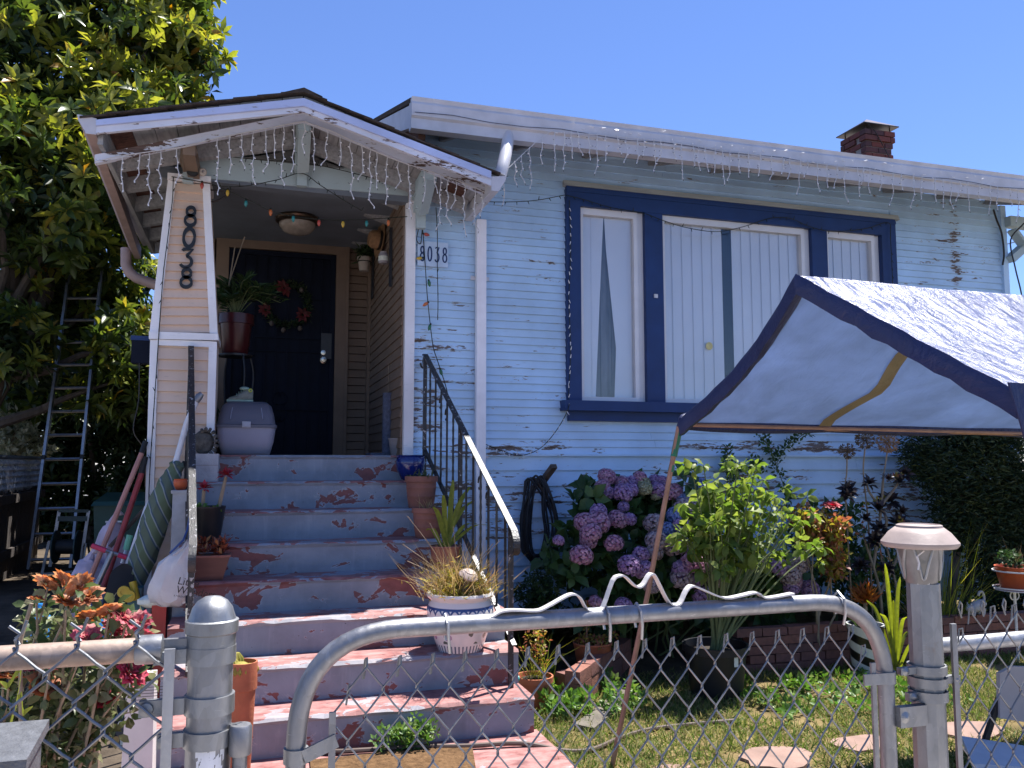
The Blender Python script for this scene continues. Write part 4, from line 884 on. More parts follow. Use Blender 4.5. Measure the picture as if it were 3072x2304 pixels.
C = np.concatenate([blob(150, py(60, 1340, 5.6), (.42, .3, .28), .2), blob(60, py(20, 1270, 5.6), (.2, .2, .3), .2)]); V, Fa = rosettes(C, 7, .09, .05); npmesh('foliage', V, Fa, 'pale_leaf', SH, kind='stuff')
b = MB(); c = py(20, 1400, 5.6); limb(b, (c.x, c.y, .3), (c.x+.1, c.y, 1.9), .05, .03); b.build('stem', 'stem_tan', SH, True)

# ---- flower heads (shared meshes)
def headmesh(name, mat, n=95, q=.23):
    i = np.arange(n)+.5; ph = np.arccos(1-1.75*i/n); th = np.pi*(1+5**.5)*i; N = np.stack([np.cos(th)*np.sin(ph), np.sin(th)*np.sin(ph), np.cos(ph)], 1)
    N += RNG.normal(0, .05, N.shape); N /= np.linalg.norm(N, axis=1, keepdims=True); A = np.cross(N, rdir(n)); A /= np.linalg.norm(A, axis=1, keepdims=True); B = np.cross(N, A)
    P = []; D = []; U = []; rad = RNG.uniform(.9, 1.05, n)
    for k in range(4):
        a = k*np.pi/2; t = A*math.cos(a)+B*math.sin(a); P.append(N*rad[:, None]); D.append(t+N*.25); U.append(N)
    V, Fa = leaves(np.concatenate(P), np.concatenate(D), np.concatenate(U), q, q*1.05); me = bpy.data.meshes.new(name)
    core, cf = leaves(N*.55, N, A, .4, .5); V2 = np.concatenate([V, core]); F2 = np.concatenate([Fa, cf+len(V)])
    me.from_pydata(V2.tolist(), [], F2.tolist()); me.materials.append(MATS[mat]); return me
HEADS = {k: headmesh('head_'+k, 'head_'+k) for k in ('pink', 'violet', 'blue', 'mauve', 'cream')}
def put(me, name, parent, p, r, rot=None, sc=(1, 1, 1), **kw):
    o = bpy.data.objects.new(name, me); COL.objects.link(o); o.parent = parent; o.location = Vector(p)-BASE[parent.name]
    o.scale = (r*sc[0], r*sc[1], r*sc[2]); o.rotation_euler = rot or (random.uniform(-.4, .4), random.uniform(-.4, .4), random.uniform(0, 6)); BASE[o.name] = Vector(p); return o
# ---- hydrangea
HY = thing('hydrangea_bush', 'large hydrangea bush with pink, violet and blue flower heads below the window', 'shrub', (2.7, -.55, 0))
hb = [(470,360,62,'p'),(590,410,52,'p'),(675,405,48,'v'),(745,365,48,'p'),(870,392,45,'v'),(935,395,40,'v'),(435,440,52,'p'),(470,490,55,'v'),(600,500,70,'v'),(665,470,55,'v'),(770,410,50,'c'),(790,460,50,'c'),(905,470,62,'v'),(1020,490,70,'p'),(880,520,35,'c'),(1245,430,55,'b'),(400,650,60,'v'),(290,740,75,'p'),(400,740,85,'p'),(340,830,75,'p'),(320,890,60,'p'),(560,715,68,'p'),(655,715,50,'v'),(610,610,40,'v'),(1110,550,50,'b'),(1230,545,75,'m'),(1130,630,85,'m'),(1060,690,75,'b'),(1230,650,70,'m'),(860,745,70,'m'),(970,800,58,'b'),(1090,770,60,'v'),(530,915,65,'p'),(880,890,75,'m'),(1040,925,90,'m'),(1165,945,50,'b'),(260,1015,78,'p'),(755,1005,58,'v'),(865,990,60,'m'),(660,1100,80,'v'),(775,1130,68,'v'),(1200,1075,95,'p'),(1095,1130,70,'v'),(1090,1210,80,'m'),(1210,1220,60,'v'),(840,1260,60,'m'),(610,1430,60,'v'),(1275,1355,75,'v'),(1380,1210,65,'m'),(1640,1090,55,'p'),(70,890,40,'v'),(380,1400,50,'p'),(1290,780,50,'b'),(1320,1050,45,'b')]
nm = {'p': 'pink', 'v': 'violet', 'b': 'blue', 'm': 'mauve', 'c': 'cream'}
hp = []
for (x, y, r, c) in hb:
    u, v = 1650+x*.3617, 1300+y*.3617; f = max(0, min(1, (v-1420)/420)); Y = -.50-.55*math.sin(f*math.pi*.62)-random.uniform(0, .08)
    p = py(u, v, Y); rr = r*.3617*scl(p)*1.22; put(HEADS[nm[c]], 'flower_head', HY, p, rr, sc=(1, 1, .9)); hp.append(p)
for (x, y, r, c) in [(1255,1330,70,'m'),(1180,1360,60,'v'),(1390,1270,70,'m'),(1280,1480,60,'v')]:
    pass
for (u, v, r, c) in [(2330, 1700, 30, 'violet'), (2370, 1725, 34, 'mauve'), (2395, 1690, 34, 'mauve'), (2375, 1765, 24, 'violet'), (2430, 1770, 28, 'violet'), (2270, 1690, 22, 'pink'), (2385, 1745, 22, 'pink')]:
    p = py(u, v, -.95); put(HEADS[c], 'flower_head', HY, p, r*scl(p)); hp.append(p)
C = np.concatenate([np.array([p+Vector((random.gauss(0, .08), random.uniform(.07, .2), random.uniform(-.18, -.02))) for p in hp for _ in range(3)]), blob(150, (2.74, -.42, .68), (.68, .3, .55), .5), blob(80, (3.6, -.5, .45), (.6, .35, .4), .4), np.array([py(u, v, -.75) for u, v in ((1780, 1495), (1900, 1530), (1910, 1580), (2045, 1420), (2060, 1450), (1705, 1590), (1715, 1640), (1820, 1680), (2010, 1690), (1890, 1620), (1820, 1650))])])
V, Fa = rosettes(C, 6, .125, .085, rdir(len(C), .1, 1)+np.array([0, -.35, 0]), (-.2, .7), T_BIG); npmesh('foliage', V, Fa, 'hydrangea_leaf', HY, kind='stuff')
b = MB()
for i in range(16): p = random.choice(hp); limb(b, (2.7+random.uniform(-.3, .5), -.5+random.uniform(-.1, .1), 0), p, .009, .005, .03, 4)
b.build('stem', 'stem_green', HY)
# ---- bright backlit bush in the black nursery pot
def potm(name, col, rough=.6, var=.2, **kw): return M(name, col, rough, var, 8, **kw)
potm('black_plastic', (.012, .013, .016), .45); potm('terracotta', (.36, .115, .055), .75, bmp=.25, col2=(.42, .30, .24), thr=.72); potm('terracotta_dull', (.25, .105, .075), .7); potm('soil_pot', (.03, .022, .015), .95)
BP = pz(2150, 2085, .0); bpz = py(2150, 1930, BP.y).z
NP = thing('nursery_pot', 'large black plastic nursery pot standing on the lawn', 'pot', (BP.x, BP.y, 0)); bs = scl(BP)*1.0
rb = 92*bs
part(NP, 'shell', 'black_plastic', True).lathe([(rb*.82, 0), (rb*.84, .02), (rb*.98, bpz-.05), (rb*1.07, bpz-.045), (rb*1.08, bpz), (rb*1.0, bpz), (rb*.97, bpz-.06), (0, bpz-.06)], (BP.x, BP.y, 0), 28).done()
M('label_paper', (.62, .66, .58), .6, .15, 40); lb = py(2205, 1985, BP.y-rb*.93); part(NP, 'label_tag', 'label_paper').box((lb.x-.012, lb.y-.012, lb.z-.03), (lb.x+.016, lb.y-.009, lb.z+.03)).done()
part(NP, 'soil', 'soil_pot').lathe([(rb*.96, bpz-.07), (rb*.96, bpz-.055), (0, bpz-.04)], (BP.x, BP.y, 0), 20).done()
BB = thing('leafy_bush', 'bright yellow green bush with drooping backlit leaves rising from the black pot', 'shrub', (BP.x, BP.y, bpz-.06))
tips = [(2075, 1410), (2110, 1395), (2145, 1440), (2190, 1405), (2215, 1390), (2235, 1450), (2270, 1395), (2290, 1440), (2300, 1480), (2140, 1500), (2180, 1480), (2225, 1500), (2100, 1530), (2330, 1490), (2370, 1480), (2420, 1490), (2270, 1530), (2310, 1540), (2360, 1540), (2080, 1590), (2045, 1600), (2130, 1570), (2200, 1560), (2250, 1590), (2300, 1600), (2340, 1590), (2400, 1560), (2160, 1630), (2110, 1640), (2220, 1650), (2280, 1650), (2330, 1650), (2400, 1620), (2440, 1640), (2170, 1700), (2230, 1700), (2290, 1690), (2140, 1480), (2190, 1530), (2350, 1620), (2470, 1640), (2260, 1480), (2160, 1560), (2310, 1500), (2240, 1620)]
C = []; b = MB(); stem0 = Vector((BP.x, BP.y, bpz-.06))
for (u, v) in tips:
    p = py(u, v, BP.y+random.uniform(-.22, .22)); C += [p, p+Vector((random.gauss(0, .04), random.gauss(0, .05), random.gauss(-.04, .04)))]
    mid = stem0.lerp(p, .55)+Vector((random.uniform(-.05, .05), 0, .08)); b.tube(curve([stem0+Vector((random.uniform(-.03, .03), random.uniform(-.03, .03), 0)), mid, p], 4), [.009, .008, .0075, .007, .006, .005, .004, .0035, .003], 5)
b.build('stem', 'stem_green', BB)
V1 = rosettes(C, 7, .072, .044, None, (-.95, .35), T_BIG); low = blob(75, (BP.x+.02, BP.y, 1.02), (.28, .2, .3), .3); V2_ = rosettes(low, 5, .10, .068, None, (-1.3, -.2), T_BIG)
V, Fa, mi = join([V1, V2_]); npmesh('foliage', V, Fa, ['bush_leaf', 'bush_leaf'], BB, mi, kind='stuff')
# ---- golden rose with one red bloom
def rosemesh(name, mat, layers=5):
    P = []; D = []; U = []; L = []; W = []
    for k in range(layers):
        n = 4+2*k; t = .15+.75*k/(layers-1)
        for j in range(n):
            a = 2*math.pi*(j+.5*(k % 2))/n+random.uniform(-.2, .2); h = np.array([math.cos(a), math.sin(a), 0]); r0 = .05+.08*k
            P.append(h*r0+np.array([0, 0, -.45+.02*k])); D.append(h*math.sin(t*1.35)+np.array([0, 0, math.cos(t*1.35)])*(1.0)); U.append(-h+np.array([0, 0, .5])); L.append(.72+.1*k+random.uniform(-.1, .1)); W.append(.55+.12*k)
    V, Fa = leaves(P, D, U, L, W, T_BIG); V += RNG.normal(0, .035, V.shape); me = bpy.data.meshes.new(name); me.from_pydata(V.tolist(), [], Fa.tolist()); me.materials.append(MATS[mat]); return me
ROSE = {k: [rosemesh('rose_'+k, 'petal_'+k) for _ in range(3)] for k in ('orange', 'pink', 'red', 'pinkred')}
gp = py(2450, 1620, -1.1)
GB = thing('rose_bush', 'golden leaved rose bush with one red bloom right of the bright bush', 'shrub', (gp.x, -1.05, 0))
C = np.concatenate([blob(130, py(2465, 1590, -1.1), (.2, .18, .16), .2), blob(70, py(2500, 1680, -1.1), (.12, .12, .14), .2), blob(40, py(2420, 1560, -1.1), (.1, .1, .1), .2)]); V, Fa = rosettes(C, 6, .05, .032, None, (-.8, .6)); npmesh('foliage', V, Fa, 'gold_leaf', GB, kind='stuff')
b = MB()
for i in range(5): limb(b, (gp.x+random.uniform(-.08, .08), -1.05, 0), py(2470+random.uniform(-50, 50), 1590+random.uniform(-40, 60), -1.1), .01, .004, .04)
b.build('stem', 'stem_tan', GB); p = py(2495, 1512, -1.12); put(ROSE['red'][0], 'bloom', GB, p, 20*scl(p))
# ---- climbing rose sprays on the wall
CR = thing('climbing_rose', 'thin climbing rose sprays with small dark leaves against the blue wall', 'plant', (4.3, -.12, .0)); b = MB(); C = []
for path in ([(2360, 1480), (2330, 1400), (2310, 1350), (2285, 1310)], [(2330, 1390), (2360, 1340), (2400, 1310), (2425, 1290)], [(2200, 1440), (2190, 1390), (2180, 1350)], [(2360, 1480), (2370, 1560), (2380, 1700)], [(2200, 1440), (2230, 1520), (2260, 1650)], [(2240, 1410), (2265, 1385), (2290, 1400)]):
    pts = curve([py(u, v, -.10) for u, v in path], 6); b.tube(pts, .004, 5); C += [p+Vector((random.gauss(0, .03), random.gauss(0, .02), random.gauss(0, .02))) for p in pts for _ in range(2)]
C += list(map(Vector, blob(40, py(2200, 1410, -.12), (.12, .05, .05), .1)))
b.build('stem', 'stem_green', CR); V, Fa = rosettes(C, 4, .048, .024); npmesh('foliage', V, Fa, 'hydrangea_leaf', CR, kind='stuff')
# ---- aeonium with tan stems and black rosettes, dried allium heads
def clump(name, label, cat, base, group=None): return thing(name, label, cat, base, group)
ab = pz(2660, 1960, .05); AY = -1.0
AE = thing('aeonium', 'tall black rosette aeonium with bare tan branches left of the lamp post', 'plant', (py(2660, 1800, AY).x, AY, 0)); b = MB()
br = [[(2650, 1930), (2640, 1780), (2620, 1700), (2600, 1640), (2590, 1600)], [(2620, 1700), (2635, 1600), (2645, 1510), (2650, 1430)], [(2640, 1780), (2700, 1650), (2690, 1600)], [(2640, 1520), (2680, 1470), (2695, 1445)], [(2625, 1650), (2660, 1560), (2610, 1480), (2600, 1450)], [(2650, 1930), (2690, 1790), (2660, 1640)]]
for path in br: pts = curve([py(u, v, AY) for u, v in path], 4); b.tube(pts, [.013-.006*i/(len(pts)-1) for i in range(len(pts))], 7)
b.build('branch', 'stem_grey', AE, True)
for (u, v, r) in ((2545, 1475, 24), (2605, 1455, 22), (2660, 1440, 18), (2695, 1450, 20), (2630, 1530, 26), (2665, 1510, 30), (2690, 1575, 28), (2625, 1625, 24), (2700, 1540, 22), (2590, 1560, 22), (2580, 1700, 26), (2660, 1710, 24), (2720, 1620, 18), (2540, 1490, 20), (2715, 1425, 20), (2640, 1590, 22)):
    p = py(u, v, AY-random.uniform(-.05, .08)); s = r*scl(p); V, Fa = rosettes([p], 22, s*1.3, s*.6, np.array([[random.gauss(0, .5), -.5, .8]]), (.0, 1.3), T_BIG); npmesh('rosette', V, Fa, 'dark_aeonium', AE)
C = np.concatenate([blob(26, py(2650, 1600, AY), (.25, .12, .3), .3), blob(8, py(2690, 1430, AY), (.04, .04, .03), .3)]); V, Fa = rosettes(C, 5, .035, .022); npmesh('foliage', V, Fa, 'gold_leaf', AE, kind='stuff')
for i, (u, v, r, m, pth) in enumerate(((2541, 1353, 26, 'grey_head', [(2541, 1375), (2540, 1420), (2536, 1470), (2545, 1640)]), (2595, 1318, 30, 'grey_head', [(2595, 1345), (2590, 1400), (2592, 1440), (2610, 1640)]), (2662, 1325, 36, 'tan_head', [(2662, 1355), (2655, 1400), (2645, 1470), (2640, 1640)]))):
    p = py(u, v, -.9); s = r*scl(p)
    T = thing('allium', ['small grey dried allium head on a thin stem', 'medium grey brown dried allium head between two others', 'large tan dried allium head lit by the sun'][i], 'flower', (p.x, -.9, .3), 'dried allium heads')
    d = rdir(150); pa = np.array(p); V1 = leaves(pa+d*s*.1, d, rdir(150), s*.8, s*.035, T_BLADE); V2_ = leaves(pa+d*s*.72, d+RNG.normal(0, .35, d.shape), rdir(150), s*.34, s*.18); V, Fa, mi = join([V1, V2_]); npmesh('head', V, Fa, m, T)
    part(T, 'stem', 'stem_tan', True).tube(curve([py(a, c, -.9) for a, c in pth]+[(p.x, -.9, 0)], 5), .006, 6).done()
# ---- low green filler by the house wall
for i, (u, v, Y, rx, rz, mt, lab) in enumerate(((2640, 1760, -.55, .45, .38, 'hydrangea_leaf', 'dark leafy shrub filling the bed behind the aeonium'), (2500, 1640, -.35, .42, .40, 'hydrangea_leaf', 'dark leafy shrub behind the golden rose bush'), (1620, 1800, -.62, .16, .22, 'houseplant', 'small dark conifer like shrub beside the stair railing'), (2810, 1720, -.9, .12, .28, 'strap_leaf', 'tuft of thin green rushes behind the lamp post'))):
    c = py(u, v, Y); T = thing('garden_shrub', lab, 'shrub', (c.x, Y, 0))
    if i < 3: C = blob(170, c, (rx, .2, rz), .2); V, Fa = rosettes(C, 8 if i == 2 else 6, .05 if i == 2 else .075, .018 if i == 2 else .04)
    else:
        n = 160; P = np.tile(np.array([[c.x, Y, .05]]), (n, 1))+RNG.normal(0, .03, (n, 3)); d = rdir(n, .75, 1); V, Fa = leaves(P, d, rdir(n), RNG.uniform(.5, 1.05, n), .006, T_BLADE)
    npmesh('foliage', V, Fa, mt, T, kind='stuff'); part(T, 'stem', 'stem_green').tube([(c.x, Y, 0), (c.x+.02, Y, c.z)], .012, 6).done()
# ---- juniper
JU = thing('juniper', 'large dark green juniper against the house below the tarp', 'shrub', (5.8, -.5, 0)); jc = [(2860, 1360, .5), (2960, 1420, .5), (3060, 1350, .6), (2800, 1400, .28), (2880, 1500, .35), (3000, 1520, .4), (2930, 1300, .4), (3070, 1500, .5), (2760, 1370, .22), (3120, 1600, .5), (2960, 1250, .4), (3080, 1230, .5), (2930, 1600, .32), (3010, 1680, .4), (3090, 1750, .45), (2960, 1760, .3), (3060, 1880, .35), (3150, 1850, .5), (2860, 1560, .25)]
P = []; 
for (u, v, r) in jc: P.append(blob(int(5200*r*r*2.2), py(u, v, -.55), (r, r*.6, r*.8), .35))
P = np.concatenate(P); n = len(P); d = rdir(n, -.8, .6); V, Fa = leaves(P, d, rdir(n), RNG.uniform(.04, .085, n), .014, T_LOW); npmesh('foliage', V, Fa, 'juniper', JU, kind='stuff')
b = MB(); 
for i in range(4): limb(b, (5.75+i*.12, -.45, 0), py(2880+60*i, 1450, -.5), .05, .02, .05)
b.build('trunk', 'bark', JU, True)
# ---- strap leaves, orange spikes
c = pz(2690, 2010, .02); SL = thing('strap_leaf_plant', 'yellow striped strap leaf plant beside the lamp post', 'plant', (c.x, c.y, 0)); sb = Vector((c.x, c.y, 0))
for (u, v) in ((2655, 1690), (2700, 1730), (2640, 1840), (2610, 1880), (2720, 1850), (2740, 1900), (2600, 1800), (2680, 1800), (2760, 1950), (2620, 1960)):
    tip = py(u, v, c.y-.05+random.uniform(-.1, .1)); base = Vector((py(2685, 2000, c.y).x+random.uniform(-.03, .03), c.y, .0)); mid = base.lerp(tip, .6)+Vector((0, 0, .10)); pts = curve([base, mid, tip], 5)
    Gs = [[p+Vector((-w_, 0, 0)), p+Vector((0, .004, -.003)), p+Vector((w_, 0, 0))] for p, w_ in zip(pts, [.010+.008*math.sin(math.pi*min(1, .15+.85*k/(len(pts)-1))) if k < len(pts)-1 else .001 for k in range(len(pts))])]; MB().grid(Gs).build('leaf', 'strap_leaf', SL)
c = pz(2590, 1940, .05); T = thing('orange_succulent', 'orange red spiky succulent in the shade behind the gate corner', 'plant', (py(2595, 1790, -1.15).x, -1.15, 0)); p = py(2595, 1800, -1.15); n = 110
d = rdir(n, .3, 1); V, Fa = leaves(np.tile(np.array([p]), (n, 1))+RNG.normal(0, .02, (n, 3)), d, rdir(n), RNG.uniform(.08, .15, n), .012, T_LOW); npmesh('leaf_tuft', V, Fa, 'orange_spike', T); part(T, 'stem', 'stem_tan').tube([(p.x, -1.15, 0), p], .015, 6).done()
# ---- rose bush in the left foreground
RB = thing('rose_bush', 'rose bush with dried orange and pink blooms behind the rusty fence rail', 'shrub', (-.62, -3.55, 0)); RY = -3.62
rs = [(145, 1745, 28, 'o'), (205, 1740, 30, 'o'), (235, 1750, 28, 'o'), (200, 1797, 26, 'o'), (265, 1780, 26, 'o'), (110, 1792, 16, 'o'), (272, 1842, 26, 'o'), (328, 1825, 24, 'o'), (382, 1845, 36, 'p'), (355, 1882, 30, 'p'), (428, 1895, 24, 'p'), (260, 1905, 28, 'p'), (345, 1850, 22, 'p'), (402, 2010, 32, 'r'), (322, 2092, 24, 'r'), (30, 2020, 30, 'o'), (140, 2045, 34, 'o'), (100, 2000, 20, 'r'), (420, 1860, 22, 'p'), (10, 2050, 20, 'o'), (150, 2000, 14, 'r')]
b = MB(); C = []
for (u, v, r, c) in rs:
    p = py(u, v, RY-.10+random.uniform(-.08, .06)); put(random.choice(ROSE[{'o': 'orange', 'p': 'pink', 'r': 'pinkred'}[c]]), 'bloom', RB, p, r*scl(p)*1.15, (random.uniform(.1, 1.0), random.uniform(-.5, .5), random.uniform(0, 6)))
    bs_ = Vector((-.66+random.uniform(-.1, .1), -3.52+random.uniform(-.08, .08), 0)); m1 = bs_.lerp(p, .6)+Vector((random.uniform(-.05, .05), 0, .03)); pts = curve([bs_, m1, p-Vector((0, 0, .015))], 5); b.tube(pts, [.007-.004*i/(len(pts)-1) for i in range(len(pts))], 5); C += pts[4:]
b.build('stem', 'stem_tan', RB)
C = np.concatenate([np.array(C), blob(60, py(230, 1900, RY+.10), (.2, .1, .12), .2), blob(80, py(220, 2080, RY+.06), (.22, .1, .16), .2), blob(55, py(150, 2200, RY), (.2, .12, .12), .2)]); V, Fa = rosettes(C, 5, .042, .026, None, (-.6, .7), T_BIG); npmesh('foliage', V, Fa, 'rose_leaf', RB, kind='stuff')
# yellow lily like leaves at the fence foot
T = thing('strap_leaf_plant', 'two arching yellow leaves low in front of the rose bush', 'plant', (-.75, -3.9, 0))
for pts in ([(-.70, -3.9, 0), py(50, 2100, -3.9), py(20, 2060, -3.9), py(0, 2045, -3.9)], [(-.72, -3.88, 0), py(30, 2170, -3.88), py(70, 2140, -3.88), py(98, 2120, -3.88)]):
    c2 = curve(pts, 5); MB().grid([[p+Vector((0, 0, -.010*s)), p+Vector((0, .004, .010*s))] for p, s in zip(c2, [1-.9*(k/(len(c2)-1))**3 for k in range(len(c2))])]).build('leaf', 'strap_leaf', T)
# little weed at the foot of the stairs
c = pz(1200, 2210, .04); T = thing('weed_plant', 'small mint like weed growing from the bottom step crack', 'weed', (c.x, -2.0, .03)); C = blob(90, (c.x, -2.03, .11), (.17, .06, .09), .2); V, Fa = rosettes(C, 5, .035, .022); npmesh('foliage', V, Fa, 'weed', T, kind='stuff'); part(T, 'stem', 'stem_green').tube([(c.x-.05, -2.0, .03), (c.x, -2.02, .15)], .003, 5).done()
# ================================================================ canopy of tarpaulin
def tarpmat(name, col, tr=.4, rough=.4, sheen=.0):
    m, t, b = nodes(name); n = noise(t, pos(t, (1, 1, 1)), 3.5, 7, .6, .4); w = t.nodes.new('ShaderNodeTexWave'); w.inputs['Scale'].default_value = 5; w.inputs['Distortion'].default_value = 9; w.inputs['Detail'].default_value = 3; t.links.new(pos(t, (.6, 1, 1)), w.inputs[0])
    c = ramp(t, n, [(.3, tuple(q*.82 for q in col)), (.7, tuple(min(1, q*1.12) for q in col))]); t.links.new(c, b.inputs['Base Color']); b.inputs['Roughness'].default_value = rough
    fine = noise(t, pos(t, (1, .22, .3)), 30, 6, .7, .8); crease = noise(t, pos(t, (1, .3, .4)), 7, 5, .6, 1.2); bump(t, b, math_(t, 'ADD', math_(t, 'MULTIPLY', crease, .75), math_(t, 'MULTIPLY', fine, .25)), 1.0, .03)
    if tr:
        x = t.nodes.new('ShaderNodeBsdfTranslucent'); t.links.new(c, x.inputs[0]); ms = t.nodes.new('ShaderNodeMixShader'); ms.inputs[0].default_value = tr
        t.links.new(b.outputs[0], ms.inputs[1]); t.links.new(x.outputs[0], ms.inputs[2]); t.links.new(ms.outputs[0], t.nodes['Material Output'].inputs[0])
    return m
tarpmat('tarp_silver', (.20, .225, .36), .4, .22); tarpmat('tarp_under', (.36, .54, .76), .6, .6); tarpmat('tarp_navy', (.014, .022, .085), .05, .5); tarpmat('tarp_tan', (.26, .22, .12), .2, .6)
M('pole_tan', (.33, .19, .125), .5, .2, 14, metal=.2); M('green_tape', (.02, .16, .08), .45, .2, 20); M('silver_trim', (.6, .6, .62), .4, .1, 10)
TA = pz(2042, 1268, 1.66); TB = py(2395, 832, -3.55); TC = pz(3058, 1185, 1.66); EX = Vector((3.3, .06, -.02))
CT = thing('tarp_canopy', 'blue and silver tarpaulin canopy on leaning metal poles over the lawn', 'canopy', (2.0, -3.5, 0))
def sag(i, j, ni, nj, k): return Vector((0, 0, -k*math.sin(math.pi*i/ni)*(.45+.55*math.sin(math.pi*j/nj))+.003*math.sin(i*2.1+j*1.3)))
def sheet(E0, E1, k, ni=14, nj=18):
    Gs = []
    for j in range(nj+1):
        f = j/nj; r0 = TB+EX*f; e0 = E0+(E1-E0)*f; Gs.append([r0.lerp(e0, i/ni)+sag(i, j, ni, nj, k)+Vector((.05*math.sin(math.pi*i/ni)*(1-f), 0, 0)) for i in range(ni+1)])
    return Gs
gb = sheet(TA, TA+Vector((3.3, .2, -.0)), .05); gf = sheet(TC, TC+Vector((3.3, .0, .0)), .05)
def layer(G, name, mat, off): MB().grid([[p+off for p in row] for row in G]).build(name, mat, CT, True)
layer(gb, 'back_sheet_top', 'tarp_silver', Vector((0, .004, .006))); layer(gb, 'back_sheet_lining', 'tarp_under', Vector((0, 0, 0)))
layer(gf, 'front_sheet_top', 'tarp_silver', Vector((0, -.004, .006))); layer(gf, 'front_sheet_lining', 'tarp_under', Vector((0, 0, 0)))
# navy hems along the open gable
for G, s in ((gb, 1), (gf, -1)):
    rows = G[0]; b = MB(); n = len(rows)
    Gs = []
    for i, p in enumerate(rows):
        d = Vector((0, 0, -1)); w_ = .068+.005*math.sin(i*2.9); Gs.append([p+Vector((-.012, 0, .014)), p+Vector((-.022, 0, -.01)), p+Vector((-.014, 0, -.01-w_*.85)), p+Vector((.02, 0, -w_*.8)), p+Vector((.07, 0, .002))])
    b.grid(Gs); b.build('hem', 'tarp_navy', CT, True)
pa, pb = gb[6][0], None
seam = [[gb[4+int(round(.0*i))][i]+Vector((.03*math.sin(i*.9)+.10*i/14, -.004, -.005)), gb[4][i]+Vector((.075+.03*math.sin(i*.9)+.10*i/14, -.004, -.006))] for i in range(15)]
MB().grid(seam).build('seam', 'tarp_tan', CT, True)
eave = [p for p in [row[-1] for row in gb]]
MB().grid([[p+Vector((0, -.004, .02)), p+Vector((0, -.012, -.018-.02*abs(math.sin(i*.6)))), p+Vector((0, .012, -.03-.02*abs(math.sin(i*.6))))] for i, p in enumerate(eave)]).build('hem', 'tarp_navy', CT, True)
part(CT, 'eave_pole', 'pole_tan', True).tube([TA+Vector((.0, .0, -.012)), TA+Vector((3.3, .2, -.03))], .014, 10).done()
foot = pz(1832, 2300, .0)
part(CT, 'leg_pole', 'pole_tan', True).tube([foot+Vector((0, 0, -.03)), foot.lerp(TA, .5)+Vector((.01, 0, 0)), TA+Vector((-.01, 0, -.02))], .0125, 10).done()
part(CT, 'corner_joint', 'green_tape', True).tube([TA.lerp(foot, .10), TA.lerp(foot, .01), TA+Vector((0, 0, .005)), TA+Vector((.05, .0, -.008))], .0165, 10).tube([TA.lerp(foot, .125), TA.lerp(foot, .145)], .0145, 10).done()
part(CT, 'corner_wrap', 'tarp_navy', True).ball(TA+Vector((.025, -.01, .01)), .038, 10, sc=(1.1, 1, 1)).done()
part(CT, 'ridge_pole', 'pole_tan', True).tube([TB+Vector((.0, 0, -.02)), TB+EX+Vector((0, 0, -.02))], .014, 10).done()
f2 = Vector((TC.x+.15, TC.y-.1, 0)); part(CT, 'leg_pole', 'tarp_navy', True).tube([f2, TC+Vector((.05, .02, -.02))], .0125, 10).done()
q0, q1, q2 = TC+Vector((-.02, 0, .02)), TC+Vector((.30, .0, .0)), TC+Vector((.22, -.02, -.42))
part(CT, 'corner_flap', 'tarp_navy', True).grid([[TC+Vector((-.05, -.012, .035)), TC+Vector((.35, -.01, .03))], [TC+Vector((-.035, -.03, -.08)), TC+Vector((.35, -.03, -.08))], [TC+Vector((.0, -.03, -.2)), TC+Vector((.35, -.03, -.2))], [TC+Vector((.07, -.02, -.36)), TC+Vector((.35, -.02, -.34))]], thick=(0, .006, 0)).done()
for x0 in (TA+Vector((3.3, .2, 0)), TC+Vector((3.3, 0, 0))): part(CT, 'leg_pole', 'pole_tan', True).tube([Vector((x0.x+.2, x0.y, 0)), x0], .0125, 10).done()

# ================================================================ pots and small things
def pot(label, c, r, h, mat, prof='terra', name='flower_pot', cat='pot', group=None, soil=True, n=26):
    c = Vector(c); T = thing(name, label, cat, c, group)
    P = {'terra': [(.66, 0), (.70, .02), (.90, .76), (1.0, .765), (1.0, 1), (.90, 1), (.86, .86), (0, .86)],
         'plain': [(.72, 0), (.74, .02), (.97, .93), (1.0, .95), (1.0, 1), (.94, 1), (.90, .85), (0, .85)],
         'bowl': [(.45, 0), (.62, .06), (.92, .42), (1.0, .70), (.96, .86), (.90, .92), (.97, 1), (.88, 1), (.80, .88), (0, .86)],
         'ribbed': [(.78, 0), (.80, .03), (.90, .35), (.915, .37), (.90, .39), (.95, .62), (.965, .64), (.95, .66), (.97, .82), (1.06, .83), (1.06, 1), (.97, 1), (.93, .85), (0, .85)],
         'urn': [(.55, 0), (.60, .03), (.84, .25), (.98, .5), (1.0, .66), (.92, .80), (.86, .84), (.98, .89), (1.0, .94), (.97, 1), (.88, 1), (.78, .86), (0, .84)]}[prof]
    part(T, 'shell', mat, True).lathe([(a*r, b*h) for a, b in P], c, n).done()
    if soil: part(T, 'soil', 'soil_pot').lathe([(r*.82, h*.87), (r*.80, h*.895), (0, h*.90)], c, 16).done()
    return T
def tread(k): return szk(k)
potm('glaze_blue', (.008, .02, .14), .12, coat=.6); potm('glaze_red', (.05, .007, .009), .3); potm('grey_pot', (.27, .25, .26), .7, bmp=.2); potm('cream_pot', (.44, .40, .35), .6); potm('block_grey', (.36, .37, .40), .85, bmp=.4); potm('wood_glaze', (.13, .055, .045), .4, stretch=(1, 1, 5)); potm('orange_plastic', (.45, .09, .03), .5)
def at_step(u, v, k, y=None):                                      # point on tread k under photo pixel
    p = pz(u, v, szk(k)); return Vector((p.x, max(syk(k)+.07, min(syk(k-1)-.03 if k else 1.8, p.y if y is None else y)), szk(k)))
def pyr(u0, u1, Y, v=1400): return py(u0, v, Y).x, py(u1, v, Y).x
